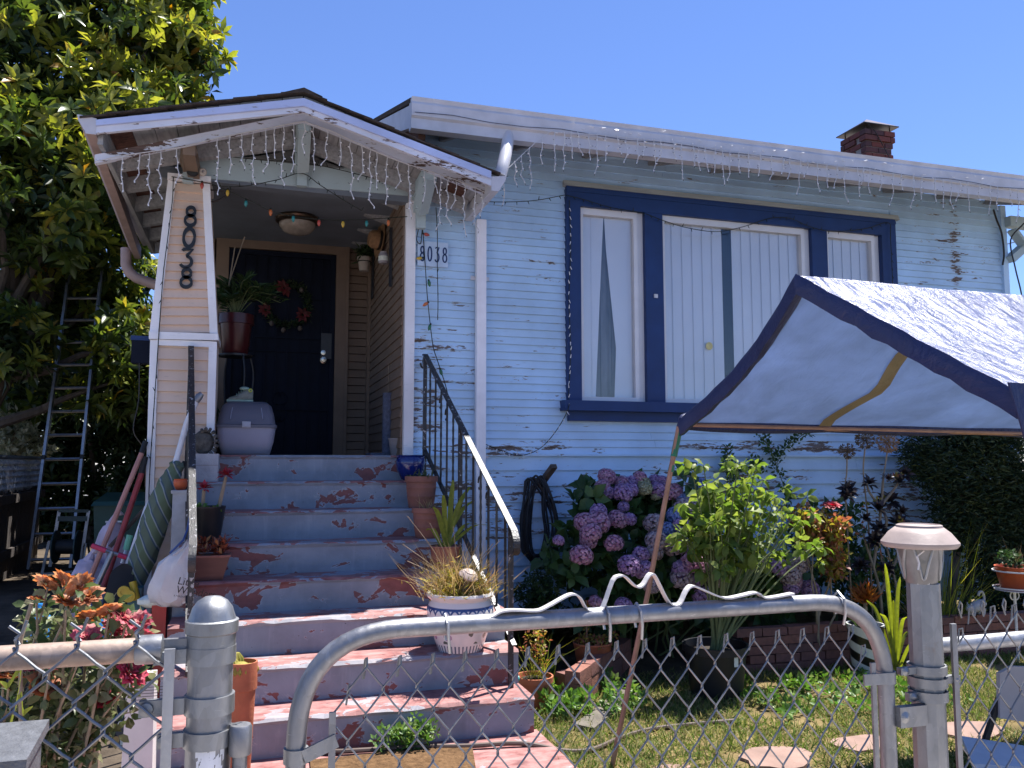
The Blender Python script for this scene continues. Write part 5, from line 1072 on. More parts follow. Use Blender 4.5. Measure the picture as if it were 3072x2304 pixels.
# blue glazed pot on the first step down
Y = -.17; x0, x1 = pyr(1187, 1275, Y); pot('cobalt blue glazed pot on the top step under the railing', ((x0+x1)/2, Y, szk(1)), (x1-x0)/2, .185, 'glaze_blue', 'bowl')
Y = -.46; x0, x1 = pyr(1218, 1310, Y); T1 = pot('terracotta pot of small succulents on the second step beside the railing', ((x0+x1)/2, Y, szk(2)), (x1-x0)/2, .22, 'terracotta_dull', 'ribbed')
Y = -.73; x2, x3 = pyr(1240, 1330, Y); pot('terracotta pot of dry stalks on the third step beside the railing', ((x2+x3)/2, Y, szk(3)), (x3-x2)/2, .2, 'terracotta_dull', 'ribbed')
def tuft(name, label, cat, c, n, lo, hi, wd, mat, zr=(.5, 1), spread=.03, tm=T_BLADE, group=None):
    c = Vector(c); T = thing(name, label, cat, c, group); P = np.array(c)+RNG.normal(0, 1, (n, 3))*np.array([spread, spread, .004]); d = rdir(n, *zr); V, Fa = leaves(P, d, rdir(n), RNG.uniform(lo, hi, n), wd, tm); npmesh('leaf_tuft', V, Fa, mat, T)
    part(T, 'root_stub', 'soil_pot').lathe([(spread*1.2, -.01), (spread, .006), (0, .01)], c, 10).done(); return T
tuft('succulent', 'grey green succulent in the upper terracotta pot', 'plant', ((x0+x1)/2, -.46, szk(2)+.2), 60, .03, .085, .016, 'rose_leaf', (.2, 1), .04, T_LOW)
tuft('dry_stalks', 'thin dry stalks in the lower terracotta pot', 'plant', ((x2+x3)/2, -.73, szk(3)+.18), 40, .05, .14, .004, 'dry_grass', (.6, 1), .03)
Y = -1.02; c = Vector((py(1335, 1700, Y).x, Y, szk(4)))
pot('low clay pot hidden behind the dry grass on the fourth step', c, .10, .16, 'terracotta_dull', 'plain')
SP = thing('strap_leaf_plant', 'yellow green strap leaf plant with browning tips before the railing', 'plant', c+Vector((0, 0, .14)))
for (u, v) in ((1410, 1460), (1422, 1500), (1300, 1520), (1330, 1485), (1360, 1440), (1390, 1490), (1430, 1570), (1470, 1575), (1280, 1590)):
    tip = py(u, v, Y+random.uniform(-.06, .06)); base = c+Vector((random.uniform(-.03, .03), 0, .14)); pts = curve([base, base.lerp(tip, .6)+Vector((0, 0, .05)), tip], 5); MB().grid([[p+Vector((-w_, 0, 0)), p+Vector((0, .003, -.003)), p+Vector((w_, 0, 0))] for p, w_ in zip(pts, [.006+.011*math.sin(math.pi*min(1, .1+.87*k/(len(pts)-1))) for k in range(len(pts))])]).build('leaf', 'strap_leaf', SP)
# porcelain planter -------------------------------------------------------------------
def porcelain():
    m, t, b = nodes('porcelain'); tc = t.nodes.new('ShaderNodeTexCoord'); sp = t.nodes.new('ShaderNodeSeparateXYZ'); t.links.new(tc.outputs['Object'], sp.inputs[0])
    an = math_(t, 'ARCTAN2', sp.outputs[1], sp.outputs[0]); z = sp.outputs[2]; cb = t.nodes.new('ShaderNodeCombineXYZ'); t.links.new(math_(t, 'MULTIPLY', an, .19), cb.inputs[0]); t.links.new(z, cb.inputs[1])
    vo = t.nodes.new('ShaderNodeTexVoronoi'); vo.inputs['Scale'].default_value = 17; t.links.new(cb.outputs[0], vo.inputs[0]); n = noise(t, cb.outputs[0], 34, 4, .6)
    flower = step(t, math_(t, 'ADD', vo.outputs['Distance'], math_(t, 'MULTIPLY', n, .35)), .60, .56); sepc = t.nodes.new('ShaderNodeSeparateColor'); t.links.new(vo.outputs['Color'], sepc.inputs[0])
    fc = ramp(t, sepc.outputs[0], [(0, (.10, .12, .10)), (.45, (.13, .16, .12)), (.5, (.36, .22, .34)), (1, (.30, .18, .30))]); fc.node.color_ramp.interpolation = 'CONSTANT'
    zone = math_(t, 'MULTIPLY', step(t, z, .05, .055), step(t, z, .20, .195)); keep = math_(t, 'MULTIPLY', math_(t, 'MULTIPLY', flower, zone), step(t, sepc.outputs[1], .42, .45))
    c = mix(t, keep, (.70, .69, .66), fc)
    hz_ = math_(t, 'ABSOLUTE', math_(t, 'SINE', math_(t, 'MULTIPLY', an, 12))); band = math_(t, 'MULTIPLY', step(t, z, .205, .208), step(t, z, .252, .249)); ring = math_(t, 'ADD', math_(t, 'MULTIPLY', hz_, .03), math_(t, 'SUBTRACT', .215, z)); bl = math_(t, 'MULTIPLY', band, math_(t, 'MAXIMUM', step(t, z, .236, .239), step(t, math_(t, 'ABSOLUTE', math_(t, 'SUBTRACT', ring, -.0)), .012, .008)))
    c = mix(t, bl, c, (.03, .06, .19)); foot = math_(t, 'MULTIPLY', step(t, z, .042, .040), step(t, math_(t, 'SINE', math_(t, 'MULTIPLY', an, 40)), .2, .4)); c = mix(t, foot, c, (.12, .15, .2))
    t.links.new(c, b.inputs['Base Color']); b.inputs['Roughness'].default_value = .18; b.inputs['Coat Weight'].default_value = .5
porcelain()
pc = Vector((py(1380, 1940, -1.56).x, -1.56, szk(6))); pr = 103*scl(pc); ph_ = py(1380, 1775, -1.56).z-szk(6)
PP = thing('porcelain_planter', 'white porcelain planter painted with blue border and flowers', 'planter', pc)
o = MB().lathe([(.64*pr, 0), (.66*pr, .01), (.70*pr, .03), (.86*pr, ph_*.35), (.97*pr, ph_*.58), (.98*pr, ph_*.72), (.90*pr, ph_*.84), (.86*pr, ph_*.875), (.97*pr, ph_*.93), (1.0*pr, ph_*.96), (.98*pr, ph_), (.88*pr, ph_), (.82*pr, ph_*.86), (0, ph_*.86)], pc, 40).build('bowl', 'porcelain', PP, True)
part(PP, 'soil', 'soil_pot').lathe([(.8*pr, ph_*.87), (.6*pr, ph_*.95), (0, ph_*.97)], pc, 16).done()
DG = thing('dry_grass_clump', 'straw coloured dry grass and yellow moss filling the porcelain planter', 'plant', pc+Vector((0, 0, ph_*.9)))
gc_ = np.array(pc)+np.array([0, 0, ph_*.93]); n = 420; P = gc_+RNG.normal(0, 1, (n, 3))*np.array([.085, .07, .006]); d = rdir(n, .45, 1); l1 = leaves(P, d, rdir(n), RNG.uniform(.12, .40, n), .0034, T_BLADE)
n = 2600; P = gc_+np.abs(RNG.normal(0, 1, (n, 3)))*np.array([0, 0, .06])+RNG.normal(0, 1, (n, 3))*np.array([.08, .07, 0]); l2 = leaves(P, rdir(n, -.1, 1), rdir(n), RNG.uniform(.02, .06, n), .004, T_LOW); V, Fa, mi = join([l1, l2]); npmesh('leaf_tuft', V, Fa, ['dry_grass', 'moss_yellow'], DG, mi, kind='stuff')
b = MB()
for (u, v) in ((1222, 1548), (1208, 1633), (1222, 1683), (1290, 1570), (1360, 1580), (1480, 1630), (1500, 1620)): b.tube(curve([pc+Vector((random.uniform(-.05, .05), 0, ph_)), pc.lerp(py(u, v, pc.y-.03), .5)+Vector((0, 0, ph_*.55)), py(u, v, pc.y-.03)], 4), .0022, 5)
b.build('seed_stalk', 'stem_tan', DG)
sp_ = py(1405, 1728, pc.y-.10); SLT = thing('solar_light', 'taupe mushroom solar path light stuck in the dry grass planter', 'lamp', sp_)
ax = Vector((.25, -.35, .9)); part(SLT, 'cap', 'lamp_cap', True).lathe([(0, -.004), (.056, -.004), (.058, .004), (.048, .018), (.034, .026), (.033, .030), (0, .030)], sp_, 26, ax=ax).done(); part(SLT, 'cup', 'lamp_steel', True).lathe([(.018, -.09), (.024, -.05), (.034, -.004), (0, -.003)], sp_, 18, ax=ax).done()
# things on the porch right ---------------------------------------------------------------
def porchp(u, Y, v=1362): q = py(u, v, Y); return Vector((q.x, Y, ZP-.003))
carpet = M('carpet_grey', (.11, .13, .19), .95, .3, 40, bmp=.8, bscale=220)
p = porchp(1163, .55); rr = 17.5*scl(p); hh = py(1163, 1178, .55).z-ZP
SCR = thing('scratching_post', 'tall grey carpet covered cat scratching post by the side wall', 'scratching post', p); part(SCR, 'post', 'carpet_grey', True).lathe([(rr, .02), (rr, hh-.012), (rr*1.04, hh-.01), (rr*1.04, hh), (0, hh)], p, 20).done(); part(SCR, 'base', 'carpet_grey').box((p.x-.16, p.y-.16, ZP-.004), (p.x+.16, p.y+.16, ZP+.024)).done(); part(SCR, 'string', 'stem_tan').tube([p+Vector((.0, 0, hh)), p+Vector((-.005, 0, hh+.25))], .002, 5).done()
p = porchp(1196, .25); pot('small grey ribbed flower pot on the porch edge', p, 32*scl(p), 53*scl(p), 'grey_pot', 'plain')
tuft('succulent', 'brown stub plant in the grey ribbed pot', 'plant', p+Vector((0, 0, 53*scl(p)*.88)), 16, .015, .03, .012, 'grey_head', (.3, 1), .012, T_LOW)
m_, t_, b_ = nodes('green_plastic'); b_.inputs['Base Color'].default_value = (.10, .38, .06, 1); b_.inputs['Roughness'].default_value = .25; b_.inputs['Transmission Weight'].default_value = .45
p = porchp(1240, .12); s = scl(p); GBt = thing('plastic_bottle', 'bright green plastic bottle on the porch edge', 'bottle', p); part(GBt, 'body', 'green_plastic', True).lathe([(15*s, 0), (16*s, 3*s), (15.4*s, 12*s), (16*s, 20*s), (15.4*s, 30*s), (16*s, 40*s), (15*s, 52*s), (9*s, 62*s), (7.5*s, 64*s)], p, 18).done(); part(GBt, 'cap', 'green_plastic', True).lathe([(8.5*s, 64*s), (8.5*s, 76*s), (0, 76*s)], p, 14).done()
# pet carrier -------------------------------------------------------------------------------
M('carrier_top', (.105, .105, .135), .45, .08, 6); M('carrier_base', (.27, .28, .36), .45, .06, 6); M('clip_grey', (.35, .36, .42), .4, .1, 10)
Yc = .16; cx = py(737, 1360, Yc).x; s = scl((cx, Yc, 1.7)); PCR = thing('pet_carrier', 'grey two tone plastic pet carrier at the top of the stairs', 'pet carrier', (cx, Yc, ZP))
def rrect(hw, hd, z, cor=.25, n=6):
    pts = []
    for sx, sy, a0 in ((1, 1, 0), (-1, 1, 90), (-1, -1, 180), (1, -1, 270)):
        for k in range(n+1): a = R(a0+90*k/n); pts.append((cx+sx*hw*(1-cor)+hw*cor*math.cos(a), Yc+.20+sy*(hd-hw*cor)+hw*cor*math.sin(a), z))
    return pts
def loft(par, name, mat, secs):
    rings = [rrect(*q) for q in secs]; b = MB(); n = len(rings[0])
    b.add([p for r_ in rings for p in r_], [(i*n+k, i*n+(k+1) % n, (i+1)*n+(k+1) % n, (i+1)*n+k) for i in range(len(rings)-1) for k in range(n)]+[tuple(range(n-1, -1, -1)), tuple((len(rings)-1)*n+k for k in range(n))]); return b.build(name, mat, par, True)
zr = ZP+(1362-1276)*s; zt_ = ZP+(1362-1200)*s; hw = 88*s
loft(PCR, 'base', 'carrier_base', [(hw*.76, .22, ZP-.002, .3), (hw*.80, .24, ZP+.015, .3), (hw*.90, .27, ZP+(zr-ZP)*.45, .28), (hw*.965, .28, zr-.004, .26)])
loft(PCR, 'lid', 'carrier_top', [(hw*1.0, .29, zr-.012, .22), (hw*1.0, .29, zr+.008, .22), (hw*.95, .275, zr+.014, .26), (hw*.90, .26, zr+(zt_-zr)*.45, .28), (hw*.80, .23, zr+(zt_-zr)*.82, .3), (hw*.66, .18, zt_-.006, .32), (hw*.60, .16, zt_, .32)])
part(PCR, 'clip', 'clip_grey').box((cx-.03, Yc-.10, zr-.012), (cx+.03, Yc-.065, zr+.032)).box((cx-.023, Yc-.106, zr-.004), (cx+.023, Yc-.10, zr+.022)).done()
for sx in (-1, 1): part(PCR, 'groove', 'carrier_base').beam((cx+sx*hw*.52, Yc+.20-.275, zr+.05), (cx+sx*hw*.46, Yc+.20-.235, zr+(zt_-zr)*.72), .004, .012).done()
# sneaker on the carrier
M('shoe_grey', (.20, .22, .19), .8, .3, 30, bmp=.4); M('shoe_mint', (.25, .36, .30), .7, .2, 20); M('shoe_lime', (.42, .48, .08), .6, .2, 20)
q = py(718, 1192, Yc+.1); SHO = thing('sneaker', 'grey and mint running shoe lying on the pet carrier', 'shoe', (q.x, Yc+.1, zt_)); b = MB(); rings = []
for i, (x, zl, zh, wd) in enumerate(((-.085, 0, .018, .03), (-.07, 0, .034, .042), (-.03, 0, .048, .046), (.0, 0, .066, .043), (.03, 0, .088, .04), (.06, 0, .098, .04), (.085, 0, .098, .036), (.098, .01, .09, .026))):
    rings.append([Vector((q.x+x, Yc+.1+wd*math.cos(a), zt_+zl+(zh-zl)*(.5+.5*math.sin(a)))) for a in [k*math.pi/6 for k in range(12)]])
n = 12; b.add([p for r_ in rings for p in r_], [(i*n+k, (i+1)*n+k, (i+1)*n+(k+1) % n, i*n+(k+1) % n) for i in range(len(rings)-1) for k in range(n)]+[tuple(range(n)), tuple((len(rings)-1)*n+k for k in range(n-1, -1, -1))]); b.build('upper', 'shoe_grey', SHO, True)
part(SHO, 'sole', 'shoe_mint').box((q.x-.088, Yc+.055, zt_-.002), (q.x+.10, Yc+.145, zt_+.014)).done(); part(SHO, 'tongue', 'shoe_mint', True).ball((q.x+.035, Yc+.09, zt_+.10), .028, 10, sc=(1.3, 1, .55)).done(); part(SHO, 'heel_loop', 'shoe_lime', True).lathe([(.010, 0), (.015, .004), (.010, .008), (.006, .004)], (q.x+.078, Yc+.062, zt_+.085), 12, ax=(0, -1, 0), close=False).done()
for k in range(4): part(SHO, 'lace', 'shoe_mint', True).tube([(q.x-.02+.016*k, Yc+.058, zt_+.045+.014*k), (q.x-.02+.016*k, Yc+.09, zt_+.062+.013*k), (q.x-.02+.016*k, Yc+.13, zt_+.05+.014*k)], .003, 5).done()
p = py(762, 1190, Yc+.5); tuft('snake_plant', 'single banded snake plant leaf behind the pet carrier', 'plant', (p.x, .62, ZP), 5, .42, .46, .035, 'houseplant', (.97, 1), .01)
# plant stand with red glazed pot
Yp = .75; c = py(705, 1065, Yp); s = scl(c); zst = c.z
PST = thing('plant_stand', 'black wire plant stand beside the door', 'plant stand', (c.x, Yp, ZP))
part(PST, 'ring', 'iron', True).lathe([(50*s, -.01), (53*s, -.01), (53*s, 0), (50*s, 0)], (c.x, Yp, zst), 24, close=False).done()
part(PST, 'tray', 'iron').lathe([(0, -.016), (50*s, -.016), (50*s, -.009), (0, -.009)], (c.x, Yp, zst), 20).done()
for k in range(4): a = k*math.pi/2+.5; part(PST, 'leg', 'iron', True).tube(curve([(c.x+50*s*math.cos(a), Yp+50*s*math.sin(a), zst), (c.x+62*s*math.cos(a), Yp+62*s*math.sin(a), zst-.2), (c.x+40*s*math.cos(a), Yp+40*s*math.sin(a), ZP+.1), (c.x+60*s*math.cos(a), Yp+60*s*math.sin(a), ZP-.003)], 4), .007, 6).done()
RPOT = pot('dark red glazed pot on the wire plant stand', (c.x, Yp, zst-.009), 52*s, py(705, 945, Yp).z-zst+.009, 'glaze_red', 'terra')
zz = py(705, 945, Yp).z-.02; HP = thing('potted_palm', 'dark feathery houseplant growing in the red glazed pot', 'plant', (c.x, Yp, zz)); n = 90
b = MB(); C = []; D = []
for i in range(30):
    d = Vector(rdir(1, .5, 1)[0]); L = random.uniform(.2, .42); pts = curve([Vector((c.x, Yp, zz)), Vector((c.x, Yp, zz))+d*L*.6+Vector((0, 0, .05)), Vector((c.x, Yp, zz))+d*L+Vector((d.x*.08, d.y*.08, -.06))], 6); b.tube(pts, .003, 4)
    for j, pp in enumerate(pts[4:]):
        for sg in (-1, 1): C.append(pp); D.append(Vector((-d.y*sg, d.x*sg, -.15))+d*.8)
b.build('frond_stem', 'stem_green', HP); V, Fa = leaves(np.array(C), np.array(D), rdir(len(C), .5, 1), .11, .018, T_LOW); npmesh('frond', V, Fa, 'houseplant', HP, kind='stuff')
b = MB(); 
for (u0, v0, u1, v1) in ((690, 840, 734, 710), (680, 900, 705, 740)): b.tube([py(u0, v0, Yp), py(u1, v1, Yp)], .005, 5)
b.build('support_stake', 'stem_tan', HP)
# small dark pots under the stand
p = porchp(680, .55); pot('black pot of trailing leaves on the porch floor under the stand', p, .09, .14, 'black_plastic', 'plain'); tuft('houseplant', 'dark green leaves in the black pot beneath the stand', 'plant', p+Vector((0, 0, .12)), 60, .1, .3, .03, 'houseplant', (.3, 1), .03, T_BIG)
# wreath
wc = py(862, 912, yd-.05); WR = thing('wreath', 'dark evergreen wreath with red poinsettias on the security door', 'wreath', (wc.x, yd-.03, wc.z)); s = scl(wc); Rw = 62*s; n = 900; a = RNG.uniform(0, 6.283, n)
P = np.stack([wc.x+Rw*np.cos(a), np.full(n, yd-.045)+RNG.normal(0, .012, n), wc.z+Rw*np.sin(a)], 1)+RNG.normal(0, .014, (n, 3))*np.array([1, .4, 1]); V, Fa = leaves(P, rdir(n)+np.array([0, -.3, 0]), rdir(n), RNG.uniform(.03, .07, n), .01); npmesh('greenery', V, Fa, 'juniper', WR, kind='stuff')
part(WR, 'ring', 'iron', True).tube([(wc.x+Rw*math.cos(k*.3), yd-.03, wc.z+Rw*math.sin(k*.3)) for k in range(22)], .008, 6).done()
for (u, v, r) in ((852, 865, 24), (797, 930, 20), (908, 945, 22)):
    p = py(u, v, yd-.085); s2 = r*scl(p); V, Fa = rosettes([p], 11, s2, s2*.5, np.array([[0, -1., .1]]), (.05, .5), T_BIG); npmesh('poinsettia', V, Fa, 'petal_shade', WR)
for (u, v) in ((815, 970), (905, 870), (825, 890), (900, 985), (850, 990)): p = py(u, v, yd-.08); part(WR, 'pine_cone', 'bark', True).ball(p, .022, 8, sc=(1, 1, 1.3)).done()
# wall planter, hat on the right porch wall
xw = XC-.06; 
def wx(u, v): return px(u, v, xw)
wp = wx(1092, 840); s = scl(wp); WPL = thing('wall_planter', 'black wall bracket holding a small white flower pot', 'wall planter', (xw, wp.y, wp.z)); pz_ = wx(1092, 855)
bx_ = wx(1118, 850); part(WPL, 'back_board', 'iron').box((xw-.012, bx_.y-.03, wx(1118, 895).z), (xw+.006, bx_.y+.03, wx(1118, 740).z)).done()
pcn = Vector((xw-.085, bx_.y, wx(1092, 858).z)); part(WPL, 'ring', 'iron', True).lathe([(.060, .085), (.066, .085), (.066, .093), (.060, .093)], pcn, 20, close=False).beam(pcn+Vector((.06, 0, .088)), pcn+Vector((.09, 0, .088)), .008, .008).done()
part(WPL, 'flower_pot', 'cream_pot', True).lathe([(.044, 0), (.046, .004), (.058, .10), (.066, .10), (.067, .135), (.060, .135), (.055, .11), (0, .11)], pcn, 22).done()
V, Fa = rosettes(np.array(pcn)+np.array([0, 0, .17])+RNG.normal(0, .03, (26, 3)), 6, .09, .014, None, (-.6, .8)); npmesh('foliage', V, Fa, 'houseplant', WPL, kind='stuff')
part(WPL, 'top_ring', 'iron', True).tube([(pcn.x+.06*math.cos(k*.5), pcn.y+.06*math.sin(k*.5), pcn.z+.30) for k in range(14)], .004, 5).done()
M('straw', (.26, .15, .075), .8, .25, 30, bmp=.4, bscale=150)
hc = wx(1148, 722); HT = thing('straw_hat', 'brown straw hat with black band hung on the porch wall', 'hat', (xw-.02, hc.y, hc.z)); part(HT, 'crown', 'straw', True).lathe([(.085, 0), (.088, .02), (.080, .085), (.06, .11), (.03, .115), (0, .108)], (xw-.015, hc.y, hc.z), 24, ax=(-1, -.15, .1)).done(); part(HT, 'brim', 'straw', True).lathe([(.08, 0), (.12, .002), (.155, .014), (.158, .018), (.12, .008), (.08, .006)], (xw-.012, hc.y, hc.z), 28, ax=(-1, -.15, .1), close=False).done(); part(HT, 'band', 'digit_black', True).lathe([(.0885, .006), (.0895, .028), (.087, .03)], (xw-.015, hc.y, hc.z), 24, ax=(-1, -.15, .1), close=False).done()
# jar lantern hanging below
jc = wx(1172, 775); JL = thing('jar_lantern', 'glass jar wrapped in paper hanging below the straw hat', 'jar', (xw-.07, jc.y, jc.z)); part(JL, 'jar', 'grey_pot', True).lathe([(.036, 0), (.042, .01), (.042, .075), (.030, .09), (.032, .1), (0, .1)], (xw-.06, jc.y, jc.z-.05), 18).done(); part(JL, 'label', 'label_paper').lathe([(.0425, .02), (.0425, .06)], (xw-.0605, jc.y, jc.z-.05), 18, close=False).done(); part(JL, 'hook_rod', 'iron').box((xw-.02, jc.y-.055, jc.z-.25), (xw+.004, jc.y-.035, jc.z+.25)).done()
# stairs, left side -------------------------------------------------------------------------
Y = -.17; x0, x1 = pyr(592, 656, Y); BK = thing('planter_box', 'grey rectangular block planter on the first step before the column', 'planter', ((x0+x1)/2, Y, szk(1))); part(BK, 'box', 'block_grey').box((x0-.06, Y-.09, szk(1)-.004), (x1, Y+.10, ZP+.005)).done(); part(BK, 'groove', 'grey_pot').box((x0-.06, Y-.0915, ZP-.075), (x1, Y-.09, ZP-.07)).done()
M('stone_dark', (.10, .095, .085), .9, .4, 30, bmp=.9, bscale=90)
q = py(610, 1320, Y); HD = thing('leaf_urn', 'dark carved stone ornament with curled leaf on the block planter', 'ornament', (q.x, Y, ZP+.005)); part(HD, 'shell', 'stone_dark', True).ball((q.x, Y+.02, ZP+.085), .085, 14, sc=(.85, .6, 1)).done()
for k in range(9): a = R(-60+k*22); part(HD, 'ridge', 'stone_dark', True).tube([(q.x+.02+.06*math.cos(a), Y-.03, ZP+.085+.08*math.sin(a)), (q.x+.02+.075*math.cos(a), Y-.0, ZP+.085+.095*math.sin(a))], .012, 6).done()
Y = -.72; x0, x1 = pyr(565, 682, Y); bk3 = szk(3)
BPT = pot('black plastic pot with two red topped stems on the third step', ((x0+x1)/2, Y, bk3), (x1-x0)/2, py(640, 1518, Y).z-bk3, 'black_plastic', 'plain', soil=True); zt3 = py(640, 1518, Y).z-.02
RSUC = thing('aeonium', 'two thick grey stems topped with dark red rosettes in the black pot', 'plant', ((x0+x1)/2, Y, zt3))
for (ub, vb, ut, vt, r) in ((655, 1515, 678, 1430, 20), (608, 1515, 612, 1470, 18)):
    a_, b2_ = py(ub, vb, Y), py(ut, vt, Y); part(RSUC, 'stem', 'stem_tan', True).tube([a_-Vector((0, 0, .03)), b2_], [.013, .010], 8).done(); V, Fa = rosettes([b2_+Vector((0, 0, .005))], 26, r*scl(b2_)*1.25, r*scl(b2_)*.6, np.array([[.05, -.35, 1.]]), (.05, 1.3), T_BIG); npmesh('rosette', V, Fa, 'petal_red', RSUC)
C = np.array([[(x0+x1)/2, Y, zt3]])+RNG.normal(0, .03, (14, 3))*np.array([1.4, 1, .2]); V, Fa = rosettes(C, 6, .03, .022, None, (0, .8), T_BIG); npmesh('foliage', V, Fa, 'weed', RSUC, kind='stuff')
Y = -1.0; x0, x1 = pyr(590, 693, Y, 1620); x2, x3 = pyr(592, 668, Y, 1730); zr_, zb_ = py(640, 1664, Y).z, szk(4)
RPL = thing('planter_box', 'reddish brown flared rectangular planter on the fourth step', 'planter', ((x0+x1)/2, Y, zb_)); d0, d1 = .09, .065
part(RPL, 'box', 'wood_glaze').hexa([(x2-.02, Y-d1, zb_-.003), (x3, Y-d1, zb_-.003), (x3, Y+d1, zb_-.003), (x2-.02, Y+d1, zb_-.003), (x0-.05, Y-d0, zr_), (x1, Y-d0, zr_), (x1, Y+d0, zr_), (x0-.05, Y+d0, zr_)]).done(); part(RPL, 'rim', 'terracotta_dull').box((x0-.053, Y-d0-.003, zr_-.008), (x1+.003, Y-d0+.008, zr_+.004)).box((x1-.008, Y-d0+.008, zr_-.008), (x1+.003, Y+d0, zr_+.004)).done()
RS = thing('red_succulent', 'crowded red pointed succulents in the flared brown planter', 'plant', ((x0+x1)/2, Y, zr_)); C = np.stack([RNG.uniform(x0-.03, x1-.02, 26), Y+RNG.uniform(-.06, .07, 26), zr_+RNG.uniform(-.0, .06, 26)], 1); V, Fa = rosettes(C, 9, .055, .02, rdir(26, .7, 1), (.3, 1.4), T_LOW); npmesh('leaf_tuft', V, Fa, 'red_succulent', RS, kind='stuff'); part(RS, 'root_bed', 'soil_pot').box((x0-.04, Y-.07, zr_-.02), (x1-.01, Y+.08, zr_-.003)).done()
Y = -.6; p0_, p1_ = py(515, 1560, Y), py(592, 1480, Y); BK2 = thing('planter_box', 'tall grey block planter outside the left railing', 'planter', ((p0_.x+p1_.x)/2-.02, Y+.1, .25)); part(BK2, 'box', 'block_grey').box((p0_.x-.0, Y, .2), (p1_.x-.06, Y+.22, p1_.z+.0)).done(); part(BK2, 'cap', 'block_grey').box((p0_.x-.01, Y-.008, p1_.z), (p1_.x-.055, Y+.225, p1_.z+.02)).done()
p = py(540, 1512, Y+.08); pot('little orange clay pot on the tall grey block', (p.x, Y+.08, p1_.z+.02), .045, .07, 'orange_plastic', 'bowl', n=18)
# cactus pot left of bottom steps
Y = -2.16; x0, x1 = pyr(672, 763, Y, 2000); cz = .036; rr = (x1-x0)/2; ztop_ = py(715, 1985, Y).z
c = Vector(((x0+x1)/2+.015, Y, cz)); pot('terracotta pot with sunburst relief beside the gate post', c, rr, ztop_-cz, 'terracotta', 'terra', n=30)
CC = thing('cactus', 'clustered yellow green cactus in the sunburst terracotta pot', 'cactus', c+Vector((0, 0, (ztop_-cz)*.9)))
for (dx_, dy_, rr2, hh2) in ((-.01, -.02, .05, .06), (.03, .01, .04, .045), (-.05, 0, .04, .075), (-.03, .04, .035, .09)): part(CC, 'stem', 'moss_yellow', True).lathe([(rr2*.7, 0), (rr2, hh2*.4), (rr2*.85, hh2*.8), (rr2*.4, hh2*1.05), (0, hh2*1.08)], c+Vector((dx_, dy_, (ztop_-cz)*.88)), 36, ripple=(.12, 12)).done()
# garden pots
c = pz(1618, 2125, .02); Y = c.y+.09; r_ = 54*scl((c.x, Y, .2)); h_ = py(1618, 2025, Y-.0).z
pot('terracotta pot with spindly plant beside the bottom step', (c.x, Y, .0), r_, h_, 'terracotta', 'ribbed'); tuft('spindly_plant', 'spindly yellowing plant in the terracotta pot by the bottom step', 'plant', (c.x+.02, Y, h_*.9), 46, .12, .36, .004, 'strap_leaf', (.6, 1), .03)
SPC = blob(40, (c.x+.02, Y, h_+.16), (.09, .07, .13), .2); V, Fa = rosettes(SPC, 5, .03, .016); o = npmesh('foliage', V, Fa, 'gold_leaf', bpy.data.objects['spindly_plant'], kind='stuff')
Y = -1.02; x0, x1 = pyr(1722, 1832, Y, 1930); zb_ = py(1776, 2012, Y).z; zt4 = py(1776, 1925, Y).z
pot('square shouldered terracotta pot with orange succulents on brick edging', ((x0+x1)/2, Y, zb_), (x1-x0)/2, zt4-zb_, 'terracotta', 'plain'); cc = Vector(((x0+x1)/2, Y, zt4)); T = thing('orange_succulent', 'orange yellow ground succulent with tall spike in the terracotta pot on brick edging', 'plant', cc+Vector((0, 0, -.03)))
C = np.concatenate([np.array(cc)+RNG.normal(0, 1, (70, 3))*np.array([.06, .05, .012]), np.array([cc+Vector((-.04, 0, .05+.022*i)) for i in range(10)])]); V, Fa = rosettes(C, 6, .03, .014); npmesh('leaf_tuft', V, Fa, 'gold_leaf', T, kind='stuff'); part(T, 'stem', 'stem_tan').tube([cc+Vector((-.04, 0, -.03)), cc+Vector((-.04, 0, .27))], .004, 5).done()
# brick edging and loose bricks
def bricks(label, name, items, mat='brick_garden'):
    c0 = items[0][0]; T = thing(name, label, 'bricks', (c0[0], c0[1], 0))
    for (c, yaw, sz) in items:
        u_ = Vector((math.cos(yaw), math.sin(yaw), 0)); w_ = Vector((-u_.y, u_.x, 0)); c = Vector(c); h = [u_*sz[0]/2, w_*sz[1]/2]
        MB().hexa([c-h[0]-h[1], c+h[0]-h[1], c+h[0]+h[1], c-h[0]+h[1]]+[q+Vector((random.uniform(-.004, .004), random.uniform(-.004, .004), sz[2]+random.uniform(-.004, .004))) for q in (c-h[0]-h[1], c+h[0]-h[1], c+h[0]+h[1], c-h[0]+h[1])]).build('brick', mat, T)
y1 = R(48); b0_ = Vector((1.92, -1.42, .0)); bricks('short run of red bricks edging the bed under the terracotta pot', 'brick_edging', [(b0_+Vector((math.cos(y1)*.21*i, math.sin(y1)*.21*i, .075*j)), y1, (.2, .10, .073)) for i in range(5) for j in range(3)])
lb_ = pz(1712, 2105, .0); bricks('broken brick lump standing beside the spindly pot', 'brick_stump', [(lb_+Vector((0, .05, .058*j)), .3+.05*j, (.13, .10, .057)) for j in range(3)])
wl = []
for j in range(5):
    for i in range(19): wl.append((Vector((3.35+i*.205+(.1 if j % 2 else 0), -1.02-.03*(i*.205), .062*j)), -.03, (.195, .09, .056)))
bricks('low dark red brick garden wall along the flower bed', 'brick_wall', wl)
